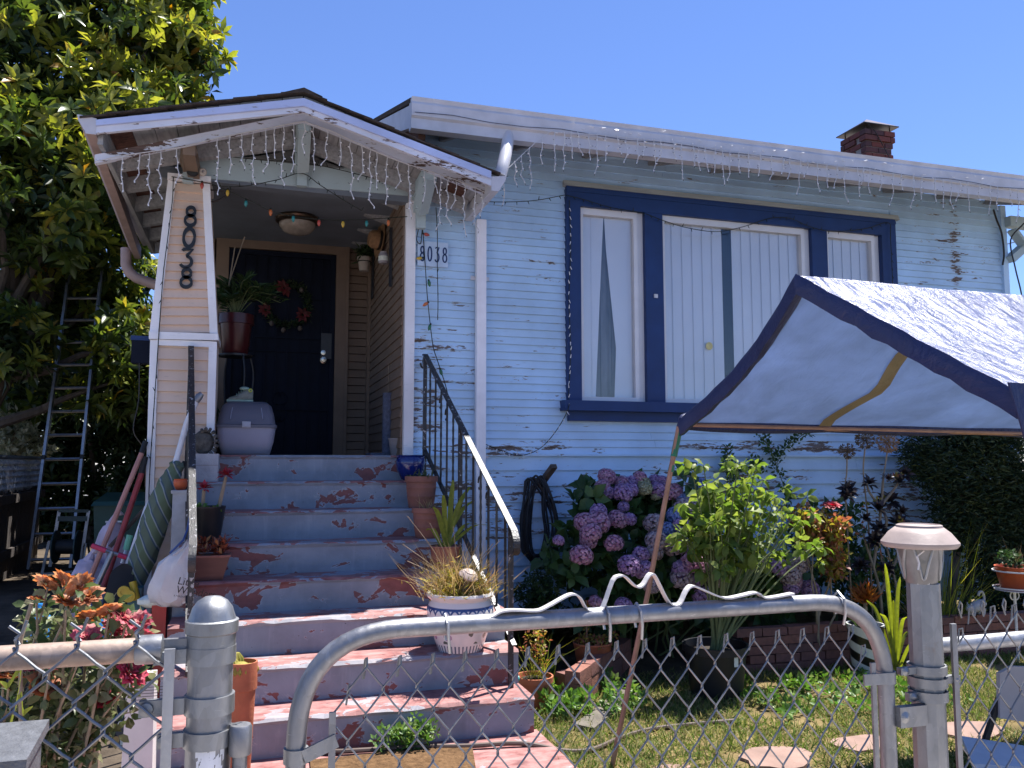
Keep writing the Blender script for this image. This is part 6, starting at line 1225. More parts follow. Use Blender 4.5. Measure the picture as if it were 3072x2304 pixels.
# striped pot
c = pz(2600, 1998, .0); Y = -1.35; c = Vector((py(2600, 1990, Y).x, Y, 0)); m, t, b = nodes('bw_stripe'); v = pos(t, local=True); sp = t.nodes.new('ShaderNodeSeparateXYZ'); t.links.new(v, sp.inputs[0]); k_ = math_(t, 'SINE', math_(t, 'ADD', math_(t, 'MULTIPLY', math_(t, 'ARCTAN2', sp.outputs[1], sp.outputs[0]), 2), math_(t, 'MULTIPLY', sp.outputs[2], 52))); t.links.new(mix(t, step(t, k_, -.05, .05), (.62, .62, .6), (.01, .01, .012)), b.inputs['Base Color']); b.inputs['Roughness'].default_value = .35
pot('black and white spiral striped pot at the foot of the brick wall', c, .125, py(2600, 1870, Y).z, 'bw_stripe', 'plain')
tuft('succulent', 'small green shoots in the striped pot', 'plant', c+Vector((0, 0, py(2600, 1870, Y).z*.88)), 20, .04, .12, .01, 'weed', (.5, 1), .03)
# white plant stand, orange pot
Y = -1.35; c = py(3050, 1730, Y); WS = thing('plant_stand', 'white wire plant stand on a tall scrolled leg', 'plant stand', (c.x, Y, 0)); rr = 62*scl(c); zt5, zb5 = py(3050, 1712, Y).z, py(3050, 1762, Y).z
for zz_ in (zt5, zb5): part(WS, 'hoop', 'vinyl', True).lathe([(rr, -.005), (rr+.008, -.005), (rr+.008, .005), (rr, .005)], (c.x, Y, zz_), 26, close=False).done()
for k in range(5): a = k*1.257+.3; part(WS, 'strut', 'vinyl').beam((c.x+(rr+.004)*math.cos(a), Y+(rr+.004)*math.sin(a), zt5+.01), (c.x+(rr+.004)*math.cos(a), Y+(rr+.004)*math.sin(a), zb5-.03), .012, .005).done()
part(WS, 'leg', 'vinyl', True).tube([(c.x-.03, Y, 0), (c.x-.03, Y, zb5)], .010, 8).done()
for sx in (-1, 1): part(WS, 'scroll', 'vinyl', True).tube([(c.x-.03+sx*(.012+.03*math.sin(a)), Y, zb5-.06-.03*math.cos(a)) for a in [k*.6 for k in range(8)]], .005, 5).done()
part(WS, 'tray', 'vinyl').lathe([(0, 0), (rr, 0), (rr, .004), (0, .004)], (c.x, Y, zb5-.02), 20).done()
pot('orange plastic pot held in the white wire stand', (c.x, Y, zb5-.016), rr*.95, zt5-zb5+.05, 'orange_plastic', 'plain'); tuft('ivy', 'scraggly ivy with bare twigs in the orange pot', 'plant', (c.x, Y, zt5+.02), 34, .08, .3, .004, 'grey_head', (.3, 1), .03); V, Fa = rosettes(blob(30, (c.x-.06, Y, zt5+.08), (.12, .08, .08), .2), 4, .04, .03); npmesh('foliage', V, Fa, 'houseplant', bpy.data.objects['ivy'], kind='stuff')
# cat figurine
M('cat_white', (.40, .40, .42), .6, .15, 14); q = py(2932, 1848, -1.12); CF = thing('cat_figurine', 'white stone cat figure with raised tail on the brick wall', 'figurine', (q.x, -1.12, .31)); s = scl(q); p0_ = Vector((q.x, -1.12, .31))
b = part(CF, 'body', 'cat_white', True); b.tube(curve([p0_+Vector((-.05, 0, .04)), p0_+Vector((.0, 0, .065)), p0_+Vector((.04, 0, .075)), p0_+Vector((.055, 0, .06))], 4), [.02, .034, .04, .043, .044, .044, .044, .043, .042, .04, .038, .034, .028], 10); b.ball(p0_+Vector((-.075, -.01, .05)), .032, 10)
for (dx_, dy_) in ((-.045, -.02), (-.045, .02), (.045, -.022), (.045, .022)): b.tube([p0_+Vector((dx_, dy_, .05)), p0_+Vector((dx_-.004, dy_, .015)), p0_+Vector((dx_-.012, dy_, 0))], [.016, .012, .013], 7)
for sy in (-1, 1): b.tube([p0_+Vector((-.08, sy*.016-.01, .075)), p0_+Vector((-.082, sy*.02-.01, .098))], [.010, .001], 5)
b.done(); part(CF, 'tail', 'cat_white', True).tube(curve([p0_+Vector((.06, 0, .07)), p0_+Vector((.075, 0, .12)), p0_+Vector((.06, 0, .165)), p0_+Vector((.03, 0, .165)), p0_+Vector((.02, 0, .14))], 4), .010, 7).done()
# ================================================================ left side yard
M('alu', (.24, .25, .27), .35, .2, 14, metal=.8); M('alu_dark', (.20, .22, .26), .4, .25, 14, metal=.7); M('bin_green', (.012, .055, .045), .5, .15, 6); M('reel_green', (.02, .045, .045), .5, .2, 8); M('fence_wood', (.06, .05, .045), .9, .3, 9, stretch=(3, 3, .5), bmp=.5)
M('pole_pink', (.42, .20, .16), .5, .2, 10); M('pole_red', (.30, .045, .045), .45, .2, 10); M('pole_white', (.62, .64, .68), .4, .1, 10); M('pole_yellow', (.42, .27, .03), .45, .15, 10); M('rubber_black', (.012, .012, .013), .6, .2, 20); M('grip_pink', (.45, .03, .09), .5, .1, 12); M('tool_green', (.12, .36, .24), .5, .1, 12); M('bag_lilac', (.42, .36, .44), .5, .25, 9, bmp=.5, bscale=18); M('bucket_blue', (.02, .05, .17), .4, .15, 8); M('wood_tan', (.30, .19, .09), .7, .25, 12, stretch=(2, 2, .4)); M('red_plastic', (.36, .02, .02), .35, .15, 8); M('toy_yellow', (.55, .38, .03), .35, .1, 10); M('toy_blue', (.01, .10, .14), .4, .15, 10)
LY = 4.0
f0, f1, t0, t1 = py(86, 1704, LY), py(212, 1704, LY), py(203, 850, LY+.6), py(300, 850, LY+.6)
gz = min(f0.z, f1.z)
LD = thing('ladder', 'aluminium extension ladder leaning into the tree', 'ladder', ((f0.x+f1.x)/2, LY, gz))
f0.z = f1.z = gz
for a, b_ in ((f0, t0), (f1, t1)): part(LD, 'rail', 'alu').beam(a, b_, .028, .07, up=(0, 1, 0)).beam(a.lerp(b_, .45)+Vector((.0, .05, 0)), a.lerp(b_, .45).lerp(b_, 1.12)+Vector((0, .05, 0)), .024, .05, up=(0, 1, 0)).done()
for i in range(12):
    f = .03+i*.083; part(LD, 'rung', 'alu', True).tube([f0.lerp(t0, f), f1.lerp(t1, f)], .018, 8).done()
for a, b_ in ((f0, t0), (f1, t1)): part(LD, 'strap', 'rubber_black').beam(a.lerp(b_, .36), a.lerp(b_, .375), .036, .08, up=(0, 1, 0)).done()
# hose reel cart
RY_ = 3.2; RC = thing('hose_reel_cart', 'dark green hose reel cart in front of the ladder', 'hose reel', (py(190, 1700, RY_).x, RY_, .3)); q = lambda u, v: py(u, v, RY_)
for (ua, va, ub, vb) in ((178, 1532, 150, 1700), (266, 1532, 242, 1690)): part(RC, 'handle_bar', 'alu_dark').beam(q(ua, va), q(ub, vb), .03, .02, up=(0, 1, 0)).done()
part(RC, 'cross_bar', 'reel_green').beam(q(176, 1532), q(266, 1533), .025, .03).done(); part(RC, 'tray', 'reel_green').beam(q(174, 1556), q(262, 1556), .03, .05).done()
for u in (165, 232): part(RC, 'reel_disc', 'reel_green', True).lathe([(.14, 0), (.165, .004), (.165, .016), (.14, .02), (.05, .02), (0, .02)], q(u, 1640), 26, ax=(1, -.1, 0)).done()
part(RC, 'drum', 'rubber_black', True).tube([q(165, 1640), q(234, 1640)], .075, 14).done()
for (ua, va, ub, vb) in ((148, 1622, 124, 1730), (256, 1630, 246, 1712)): part(RC, 'leg', 'alu_dark').beam(q(ua, va), q(ub, vb), .025, .02, up=(0, 1, 0)).done()
part(RC, 'foot_bar', 'alu_dark').beam(q(126, 1722), q(250, 1712), .025, .02).done(); part(RC, 'crank', 'rubber_black', True).tube([q(250, 1640), q(264, 1632), q(268, 1660)], .012, 6).done()
# green wheelie bin
BY = 2.6; b0, b1 = py(272, 1700, BY), py(440, 1500, BY); GBN = thing('rubbish_bin', 'dark green wheeled rubbish bin behind the leaning tools', 'bin', ((b0.x+b1.x)/2, BY+.3, .3))
part(GBN, 'body', 'bin_green').hexa([(b0.x+.04, BY+.03, .28), (b1.x-.04, BY+.03, .28), (b1.x-.04, BY+.5, .28), (b0.x+.04, BY+.5, .28), (b0.x, BY, b1.z-.05), (b1.x, BY, b1.z-.05), (b1.x, BY+.6, b1.z-.05), (b0.x, BY+.6, b1.z-.05)]).done()
part(GBN, 'lid', 'bin_green').hexa([(b0.x-.02, BY-.03, b1.z-.05), (b1.x+.02, BY-.03, b1.z-.05), (b1.x+.02, BY+.62, b1.z-.05), (b0.x-.02, BY+.62, b1.z-.05), (b0.x, BY, b1.z-.01), (b1.x, BY, b1.z-.01), (b1.x-.03, BY+.55, b1.z+.06), (b0.x+.03, BY+.55, b1.z+.06)]).done()
part(GBN, 'lettering', 'pole_white').box((py(316, 1568, BY).x, BY-.004+.0, py(316, 1568, BY).z), (py(365, 1568, BY).x, BY+.01, py(316, 1563, BY).z)).done()
for x in (b0.x+.08, b1.x-.08): part(GBN, 'wheel', 'rubber_black', True).lathe([(0, -.02), (.09, -.02), (.1, 0), (.09, .02), (0, .02)], (x, BY+.5, .36), 16, ax=(1, 0, 0)).done()
# old side fence with wire mesh on top
OFN = thing('side_fence', 'weathered dark board fence topped with chain link along the side yard', 'fence', (-3.2, 3.5, .2)); A_, B_ = Vector((-2.45, 1.2, 0)), Vector((-2.75, 5.2, 0)); nb = 26
A_ = Vector((py(0, 1600, 2.4).x-.15, 2.4, 0)); B_ = Vector((py(118, 1560, 5.2).x, 5.2, 0))
for i in range(nb):
    p = A_.lerp(B_, i/nb); p2 = A_.lerp(B_, (i+.9)/nb); h = 1.18+random.uniform(-.02, .02); part(OFN, 'board', 'fence_wood').hexa([p+Vector((0, 0, .15)), p2+Vector((0, 0, .15)), p2+Vector((-.02, 0, .15)), p+Vector((-.02, 0, .15)), p+Vector((0, 0, h)), p2+Vector((0, 0, h)), p2+Vector((-.02, 0, h)), p+Vector((-.02, 0, h))]).done()
for z_ in (.55, 1.1): part(OFN, 'rail', 'fence_wood').beam(A_+Vector((.03, 0, z_)), B_+Vector((.03, 0, z_)), .04, .09).done()
part(OFN, 'top_pipe', 'alu_dark', True).tube([A_+Vector((0, 0, 1.52)), B_+Vector((0, 0, 1.52))], .022, 8).done()
msh = MB(); L_ = (B_-A_).length; d_ = (B_-A_).normalized(); k = 0.0
while k < L_:
    for s_ in (-1, 1): a_ = A_+d_*k+Vector((0, 0, 1.18)); msh.tube([a_, a_+d_*(.17*s_)+Vector((0, 0, .36))], .0025, 4)
    k += .06
msh.build('wire_mesh', 'alu_dark', OFN)
# leaning tools in a blue bucket ------------------------------------------------------------
TYb, TYt = -.35, .0
def stick(name, label, cat, pts, secs, group='tools leaning by the porch column'):
    """pts: list of (u, v, Y); secs: list of (part name, material, radius, i0, i1)"""
    P = [py(*p) for p in pts]; T = thing(name, label, cat, P[0], group)
    for (pn, mt, r, i0, i1) in secs: part(T, pn, mt, True).tube(P[i0:i1+1], r, 9).done()
    return T
stick('garden_tool', 'tool with long faded pink handle and black grip', 'garden tool', [(262, 1755, -.30), (425, 1360, -.12), (437, 1325, -.10)], [('shaft', 'pole_pink', .017, 0, 1), ('grip', 'rubber_black', .018, 1, 2)])
stick('garden_tool', 'tool with deep red handle and black grip', 'garden tool', [(308, 1770, -.30), (425, 1420, -.12), (436, 1370, -.11)], [('shaft', 'pole_red', .019, 0, 1), ('grip', 'rubber_black', .020, 1, 2)])
stick('garden_tool', 'tool with dark brown handle lying behind the others', 'garden tool', [(330, 1640, -.2), (440, 1520, -.08)], [('shaft', 'bark', .014, 0, 1)])
stick('broom', 'broom with white metal pole in front of the column', 'broom', [(380, 1700, -.36), (440, 1520, -.30), (485, 1445, -.26), (492, 1465, -.26)], [('shaft', 'pole_white', .014, 0, 1), ('upper_shaft', 'pole_white', .013, 1, 2)])
stick('garden_tool', 'tool with white shaft and long black grip beside the umbrella', 'garden tool', [(400, 1680, -.36), (472, 1510, -.30), (495, 1460, -.29)], [('shaft', 'pole_white', .013, 0, 1), ('grip', 'rubber_black', .018, 1, 2)])
stick('garden_tool', 'tool with bright yellow handle against the striped umbrella', 'garden tool', [(418, 1660, -.38), (535, 1420, -.32), (555, 1385, -.31)], [('shaft', 'pole_yellow', .014, 0, 1), ('grip', 'rubber_black', .016, 1, 2)])
stick('garden_tool', 'short tool with mint green grip in the bucket', 'garden tool', [(365, 1690, -.34), (378, 1650, -.33), (390, 1605, -.32)], [('shaft', 'pole_white', .010, 0, 1), ('grip', 'tool_green', .020, 1, 2)])
# striped patio umbrella
m, t, b = nodes('umbrella_stripe'); v = pos(t, (1, .0, .42), local=True); wv = t.nodes.new('ShaderNodeTexWave'); wv.inputs['Scale'].default_value = 5.2; wv.inputs['Distortion'].default_value = 1.2; wv.bands_direction = 'DIAGONAL'; t.links.new(v, wv.inputs[0]); t.links.new(ramp(t, wv.outputs[0], [(.2, (.10, .13, .09)), (.45, (.03, .07, .12)), (.6, (.30, .33, .33)), (.75, (.10, .14, .08))]), b.inputs['Base Color']); b.inputs['Roughness'].default_value = .85
UM = thing('patio_umbrella', 'folded green and blue striped patio umbrella with white pole', 'umbrella', py(395, 1790, -.40)); P = [py(390, 1790, -.42), py(440, 1640, -.40), (py(490, 1500, -.38)), py(515, 1430, -.36), py(535, 1385, -.35)]
part(UM, 'canopy', 'umbrella_stripe', True).lathe([(0, 0)], (0, 0, 0), 3).done() if False else None
b = MB(); o0 = len(b.v); b.tube(curve(P, 4), [.05, .07, .085, .09, .095, .1, .1, .1, .1, .095, .085, .075, .065, .055, .05, .055, .03], 14, flat=.8)
for i in range(len(b.v)):
    x, y, z = b.v[i]; k_ = .012*math.sin(i*2.6); b.v[i] = (x+k_, y+k_*.6, z)
b.build('canopy', 'umbrella_stripe', UM, True)
part(UM, 'pole', 'pole_white', True).tube([py(515, 1430, -.36), py(560, 1270, -.33), py(592, 1195, -.32)], .019, 10).done(); part(UM, 'finial', 'galv', True).tube([py(588, 1205, -.32), py(598, 1188, -.32), py(606, 1180, -.32)], [.022, .026, .016], 10).done()
# bucket
bc = py(318, 1820, -.35); BU = thing('bucket', 'dark blue bucket holding the tool handles', 'bucket', (bc.x, -.35, bc.z-.1)); part(BU, 'shell', 'bucket_blue', True).lathe([(.085, 0), (.088, .01), (.115, .22), (.122, .22), (.122, .235), (.112, .235), (.08, .02), (0, .02)], (bc.x, -.35, bc.z-.13), 22).done(); part(BU, 'handle', 'alu_dark', True).tube([(bc.x+.12*math.cos(a), -.35-.05, bc.z+.09-.10*math.sin(a)) for a in [k*.35 for k in range(10)]], .003, 5).done()
# lilac bags
for i, (u, v, rx, rz, lab) in enumerate(((262, 1775, .14, .22, 'pale lilac plastic bag slumped left of the bucket'), (330, 1690, .11, .28, 'pale lilac plastic bag behind the tool handles'))):
    c = py(u, v, -.1+.12*i); T = thing('plastic_bag', lab, 'bag', (c.x, c.y, c.z-rz), 'lilac plastic bags by the tools'); b = MB(); b.ball((c.x, c.y, c.z), 1, 16, sc=(rx, rx*.7, rz))
    b.v = [(x+.015*math.sin(z*60+x*40), y+.012*math.sin(x*70), z+.01*math.sin(x*55+y*30)) for x, y, z in b.v]; b.build('sack', 'bag_lilac', T, True); part(T, 'neck', 'bag_lilac', True).tube([(c.x, c.y, c.z+rz*.9), (c.x+.02, c.y, c.z+rz*1.15), (c.x+.05, c.y, c.z+rz*1.25)], [.04, .015, .035], 8).done()
# kick scooter handle, skateboard, toys
SCO = stick('kick_scooter', 'kick scooter with pink grips and silver stem among the tools', 'scooter', [(285, 1770, -.42), (338, 1655, -.40)], [('stem', 'alu', .017, 0, 1)])
for (u0, v0, u1, v1) in ((275, 1636, 318, 1652), (355, 1664, 380, 1672)): part(SCO, 'grip', 'grip_pink', True).tube([py(u0, v0, -.40), py(u1, v1, -.40)], .017, 9).done()
part(SCO, 'handlebar', 'alu', True).tube([py(318, 1652, -.40), py(355, 1664, -.40)], .012, 8).done()
sk = [py(345, 1800, -.55), py(362, 1755, -.55), py(372, 1710, -.55), py(378, 1690, -.55), py(374, 1690, -.5)]; SK = thing('skateboard', 'black skateboard standing on end before the tools', 'skateboard', sk[0]-Vector((0, 0, .1)))
Gs = [[p+Vector((-.07, .0, 0))*w_, p+Vector((0, .012, 0)), p+Vector((.07, .03, 0))*w_] for p, w_ in zip(curve([py(322, 1905, -.62), py(350, 1790, -.56), py(362, 1740, -.53), py(372, 1692, -.50)], 5), [.5, .7, .85, .95, 1, 1, 1, 1, 1, 1, 1, 1, .95, .85, .6, .2])]; MB().grid([[Vector(p) if not isinstance(p, Vector) else p for p in r_] for r_ in Gs], thick=(0, .012, 0)).build('deck', 'rubber_black', SK, True)
for z_ in (.3, .75): p = Gs[int(z_*15)][1]; part(SK, 'wheel', 'wood_tan', True).lathe([(0, -.05), (.027, -.05), (.027, -.02), (.008, -.02), (.008, .02), (.027, .02), (.027, .05), (0, .05)], p+Vector((0, .06, 0)), 14, ax=(1, 0, 0)).done()
TY = thing('toy_truck', 'yellow and blue plastic toy with yellow wheels before the stairs', 'toy', py(400, 1810, -.62)); part(TY, 'boom', 'toy_yellow', True).tube([py(398, 1745, -.62), py(410, 1800, -.64)], .022, 10).done()
for (u, v) in ((388, 1788), (372, 1775)): part(TY, 'wheel', 'toy_yellow', True).lathe([(0, 0), (.036, 0), (.036, .02), (.018, .022), (.018, .015), (0, .015)], py(u, v, -.66), 18, ax=(0, -1, 0)).done()
part(TY, 'chassis', 'toy_blue').box((py(380, 1850, -.62).x, -.62, .22), (py(430, 1850, -.62).x, -.5, py(385, 1805, -.62).z)).done(); part(TY, 'cab', 'toy_blue').box(tuple(py(385, 1805, -.62)), tuple(py(425, 1765, -.62)+Vector((0, .12, 0)))).done()
# red wagon body
c0, c1 = py(430, 1900, -1.1), py(515, 1790, -1.1); RW = thing('wagon', 'red plastic wagon side beside the lower steps', 'wagon', ((c0.x+c1.x)/2, -1.0, .05)); part(RW, 'side', 'red_plastic').hexa([(c0.x+.07, -1.12, .1), (c1.x-.03, -1.12, .1), (c1.x-.03, -.8, .1), (c0.x+.07, -.8, .1), (c0.x+.04, -1.14, c1.z), (c1.x-.02, -1.14, c1.z), (c1.x-.02, -.75, c1.z), (c0.x+.04, -.75, c1.z)]).done(); part(RW, 'post', 'red_plastic').box((c1.x-.07, -1.17, .0), (c1.x-.02, -1.14, c1.z+.05)).done(); part(RW, 'cloth', 'label_paper', True).ball((c0.x+.06, -1.1, c1.z-.02), .08, 10, sc=(1.3, .6, .5)).done()
# ---- white tote bag hanging on the railing
tarpmat('bag_white', (.72, .71, .72), .3, .6); BGY = -1.25
ring = lambda v, ul, ur: [py(ul+(ur-ul)*k/12, v, BGY) for k in range(13)]
prof = [(1618, 560, 572), (1640, 545, 580), (1665, 505, 585), (1690, 475, 585), (1720, 460, 585), (1750, 447, 582), (1780, 441, 578), (1800, 450, 570), (1815, 480, 548)]
TB_ = thing('tote_bag', 'white drawstring bag printed in black hanging from the left railing', 'bag', py(515, 1815, BGY)); b = MB(); n = 16; rings = []
for i, (v, ul, ur) in enumerate(prof):
    a_, c_ = py(ul, v, BGY), py(ur, v, BGY); mid = (a_+c_)/2; hw_ = (c_-a_).length/2; dp = hw_*.55 if i > 1 else hw_*.8
    rings.append([mid+Vector((hw_*math.cos(k/n*2*math.pi), dp*math.sin(k/n*2*math.pi)+.012*math.sin(k*2.3+i), .01*math.sin(k*1.9+i*2)*(i > 2))) for k in range(n)])
b.add([p for r_ in rings for p in r_], [(i*n+k, (i+1)*n+k, (i+1)*n+(k+1) % n, i*n+(k+1) % n) for i in range(len(rings)-1) for k in range(n)]+[tuple(range(n)), tuple((len(rings)-1)*n+k for k in range(n-1, -1, -1))]); b.build('sack', 'bag_white', TB_, True)
part(TB_, 'drawstring', 'bucket_blue', True).tube([py(510, 1660, BGY-.05), py(550, 1620, BGY-.03), py(562, 1590, BGY), py(578, 1500, BGY+.1)], .006, 6).tube([py(566, 1625, BGY), py(570, 1590, BGY), py(580, 1500, BGY+.1)], .005, 6).done()
def text(par, s_, origin, xdir, zdir, h, mat, name='lettering'):
    cu = bpy.data.curves.new('t', 'FONT'); cu.body = s_; cu.size = 1.35; ob = bpy.data.objects.new('t', cu); COL.objects.link(ob); dg = bpy.context.evaluated_depsgraph_get(); me = bpy.data.meshes.new_from_object(ob.evaluated_get(dg)); bpy.data.objects.remove(ob)
    x = Vector(xdir).normalized(); z_ = Vector(zdir).normalized(); o_ = Vector(origin)-BASE[par.name]
    for v_ in me.vertices: v_.co = o_+x*v_.co.x*h+z_*v_.co.y*h
    me.materials.clear(); me.materials.append(MATS[mat]); ob = bpy.data.objects.new(name, me); COL.objects.link(ob); ob.parent = par; return ob
hwb = .0
for s_, (u, v), hh_ in (('Little', (531, 1752), .042), ('Wonders', (526, 1778), .042), ('A PARENT', (520, 1789), .010)):
    p = py(u, v, BGY-.125); text(TB_, s_, p, (1, .35, -.25), (.25, -.0, 1), hh_, 'digit_black')
# ================================================================ foreground left: box, shoe box, bag, blue pot
M('box_grey', (.10, .105, .115), .45, .25, 60, bmp=.3, bscale=220); M('shoebox', (.06, .066, .075), .6, .12, 8); M('sack_white', (.50, .48, .47), .6, .15, 6)
u0 = py(132, 2185, -4.80); UB = thing('utility_box', 'speckled dark grey metal box fixed outside the fence', 'box', (u0.x-.2, -4.84, .6)); zt6 = u0.z
part(UB, 'body', 'box_grey').box((u0.x-.42, -4.86, .2), (u0.x-.008, -4.772, zt6-.014)).done(); part(UB, 'lid', 'box_grey').hexa([(u0.x-.43, -4.90, zt6-.03), (u0.x, -4.90, zt6-.03), (u0.x, -4.765, zt6-.012), (u0.x-.43, -4.765, zt6-.012), (u0.x-.43, -4.90, zt6-.014), (u0.x, -4.90, zt6-.014), (u0.x, -4.765, zt6+.004), (u0.x-.43, -4.765, zt6+.004)]).done()
sb0 = pz(345, 2262, .0); SBX = thing('shoe_box', 'dark grey shoe box with white label on the concrete', 'box', (sb0.x+.1, sb0.y+.12, 0)); hsb = py(350, 2180, sb0.y).z; xw_ = py(490, 2240, sb0.y).x
part(SBX, 'body', 'shoebox').box((sb0.x+.004, sb0.y+.004, -.004), (xw_-.004, sb0.y+.19, hsb-.035)).done(); part(SBX, 'lid', 'shoebox').box((sb0.x, sb0.y, hsb-.04), (xw_, sb0.y+.195, hsb)).done()
la, lb2 = py(360, 2240, sb0.y), py(430, 2208, sb0.y); part(SBX, 'label', 'label_paper').box((la.x, sb0.y-.0015, la.z), (lb2.x, sb0.y+.001, lb2.z)).done(); part(SBX, 'print', 'digit_black').box((la.x+.004, sb0.y-.0025, lb2.z-.012), (lb2.x-.004, sb0.y-.0015, lb2.z-.003)).box((lb2.x-.03, sb0.y-.0025, la.z+.006), (lb2.x-.006, sb0.y-.0015, la.z+.018)).done()
bg0, bg1 = py(368, 2140, -2.35), py(470, 2030, -2.35); BGW = thing('paper_sack', 'whitish paper sack with printed text behind the roses', 'sack', ((bg0.x+bg1.x)/2, -2.3, 0)); part(BGW, 'sack', 'sack_white').hexa([(bg0.x, -2.36, .0), (bg1.x, -2.36, .0), (bg1.x, -2.2, .0), (bg0.x, -2.2, .0), (bg0.x+.01, -2.34, bg1.z), (bg1.x-.01, -2.34, bg1.z), (bg1.x-.01, -2.22, bg1.z), (bg0.x+.01, -2.22, bg1.z)]).done()
pt = py(390, 2052, -2.372); text(BGW, 'KSSU', pt, (1, 0, 0), (0, .08, 1), .022, 'digit_black')
for j in range(7): pt = py(392, 2068+j*9, -2.373); part(BGW, 'print_line', 'digit_black').box((pt.x, -2.3665, pt.z), (pt.x+.13, -2.3645, pt.z+.002)).done()
p = pz(265, 2250, .0); pot('bright blue flower pot under the rose bush', (p.x, p.y+.05, .0), .07, .14, 'glaze_blue', 'plain'); tuft('succulent', 'shoots in the bright blue pot under the roses', 'plant', (p.x, p.y+.05, .12), 24, .05, .12, .012, 'rose_leaf', (.4, 1), .02)
m_, t_, b_ = nodes('blue_plastic'); b_.inputs['Base Color'].default_value = (.03, .22, .55, 1); b_.inputs['Roughness'].default_value = .2
for i, (u, v) in enumerate(((118, 1850), (310, 1870))):
    p = py(u, v, -3.3); T = thing('watering_bottle', ['round bright blue plastic bottle at the back left of the roses', 'bright blue plastic bottle between orange and pink roses'][i], 'bottle', (p.x, -3.3, p.z-.08)); part(T, 'body', 'blue_plastic', True).lathe([(0, -.10), (.03, -.10), (.035, -.02), (.032, .0), (.015, .02), (.012, .04), (0, .04)], p, 16).done(); part(T, 'stake', 'stem_tan', True).tube([(p.x, -3.3, -.01), (p.x, -3.3, p.z-.09)], .008, 6).done()
p = py(250, 1950, -3.75); STK = stick('garden_stake', 'thin tan bamboo stake rising left of the roses', 'stake', [(62, 2200, -3.8), (62, 1920, -3.8), (95, 1810, -3.8)], [('cane', 'stem_tan', .005, 0, 2)], None)
# ================================================================ hoses, mat
M('hose_dark', (.02, .022, .026), .45, .2, 14); M('hose_brown', (.075, .05, .04), .65, .2, 12); M('hose_teal', (.02, .30, .28), .4, .15, 12); soil('mat_brown', [(.3, (.07, .04, .02)), (.7, (.17, .10, .05))], 30, .9)
HY_ = -.09; hk = py(1648, 1420, HY_-.05); HS = thing('garden_hose', 'dark garden hose coiled over a bracket on the blue wall', 'hose', (py(1625, 1700, HY_).x, HY_, .6))
for i in range(11):
    top = py(1590+random.uniform(-22, 40), 1438+random.uniform(-4, 10), HY_-.02*(i % 4)); bot = py(1622+random.uniform(-25, 30), 1690+random.uniform(-45, 28), HY_-.02*(i % 3)); wl_, wr_ = py(1563+random.uniform(0, 30), 1600, HY_-.015*(i % 4)), py(1676-random.uniform(0, 42), 1600, HY_-.015*((i+1) % 4))
    part(HS, 'coil', 'hose_dark', True).tube(curve([top, wl_+Vector((.01, 0, .18)), wl_, wl_+Vector((.03, 0, -.16)), bot, wr_+Vector((-.03, 0, -.16)), wr_, wr_+Vector((-.02, 0, .18)), top+Vector((.05, -.01, 0)), top], 5), .0085, 7).done()
part(HS, 'bracket', 'bark').beam(py(1620, 1455, .0), py(1662, 1398, HY_-.14), .05, .035).done()
pts = [pz(u, v, .055) for u, v in ((560, 2180), (740, 2210), (860, 2250), (980, 2255), (1100, 2250), (1250, 2240), (1400, 2238), (1560, 2230), (1700, 2228), (1780, 2222), (1860, 2190), (1950, 2165), (2080, 2150), (2200, 2140))]
for p in pts[8:]: p.z = .014
o = MB().tube(curve(pts, 6), .0125, 8).build('garden_hose', 'hose_brown', smooth=True, base=pts[0]); tag(o, 'brown garden hose lying across the walkway and lawn', 'hose')
p = at_step(1500, 2045, 7); SPR = thing('hose_nozzle', 'teal and black hose sprayer lying on the second lowest step', 'nozzle', p); a_ = Vector((p.x, p.y+.06, szk(7)+.018)); part(SPR, 'grip', 'hose_teal', True).tube([a_, a_+Vector((.10, 0, .002))], .016, 9).done(); part(SPR, 'head', 'rubber_black', True).tube([a_+Vector((-.05, 0, .004)), a_+Vector((-.015, 0, .004)), a_], [.018, .013, .014], 9).done()
a0_, a1_ = pz(905, 2212, .05), pz(1395, 2205, .05); a2_ = pz(1475, 2300, .05); DM = thing('doormat', 'brown coir doormat on the pink walkway at the stair foot', 'doormat', (.75, -2.3, .038)); part(DM, 'pile', 'mat_brown').hexa([(a0_.x, -2.62, .034), (a2_.x-.12, -2.62, .034), (a1_.x, -2.06, .034), (a0_.x+.02, -2.06, .034), (a0_.x, -2.62, .052), (a2_.x-.12, -2.62, .052), (a1_.x, -2.06, .052), (a0_.x+.02, -2.06, .052)]).done(); part(DM, 'border', 'rubber_black').beam((a0_.x, -2.055, .043), (a1_.x, -2.055, .043), .012, .012).done()
# ================================================================ folding chair
M('chair_beige', (.40, .36, .34), .55, .08, 6); M('chair_pad', (.42, .48, .58), .6, .08, 6); M('chair_black', (.012, .012, .013), .4, .2, 10)
CHY = -3.2; FC = thing('folding_chair', 'beige folding chair with black legs behind the right fence', 'chair', (py(3000, 2300, CHY).x, CHY, 0)); q = lambda u, v, dy=0: py(u, v, CHY+dy)
part(FC, 'backrest', 'chair_beige', True).grid([[q(3000+k*40, 2005-(8 if 0 < k < 6 else -15)+k*2, -.02*math.sin(k*.5)) for k in range(7)], [q(3000+k*40, 2090+k*4, -.02*math.sin(k*.5)) for k in range(7)], [q(3000+k*40, 2155+k*6, -.02*math.sin(k*.5)) for k in range(7)]], thick=(0, .02, 0)).done()
part(FC, 'seat', 'chair_pad').hexa([q(2885, 2225), q(3180, 2270), q(3240, 2330, -.3), q(2920, 2310, -.3)]+[p_+Vector((0, 0, .025)) for p_ in (q(2885, 2225), q(3180, 2270), q(3240, 2330, -.3), q(2920, 2310, -.3))]).done()
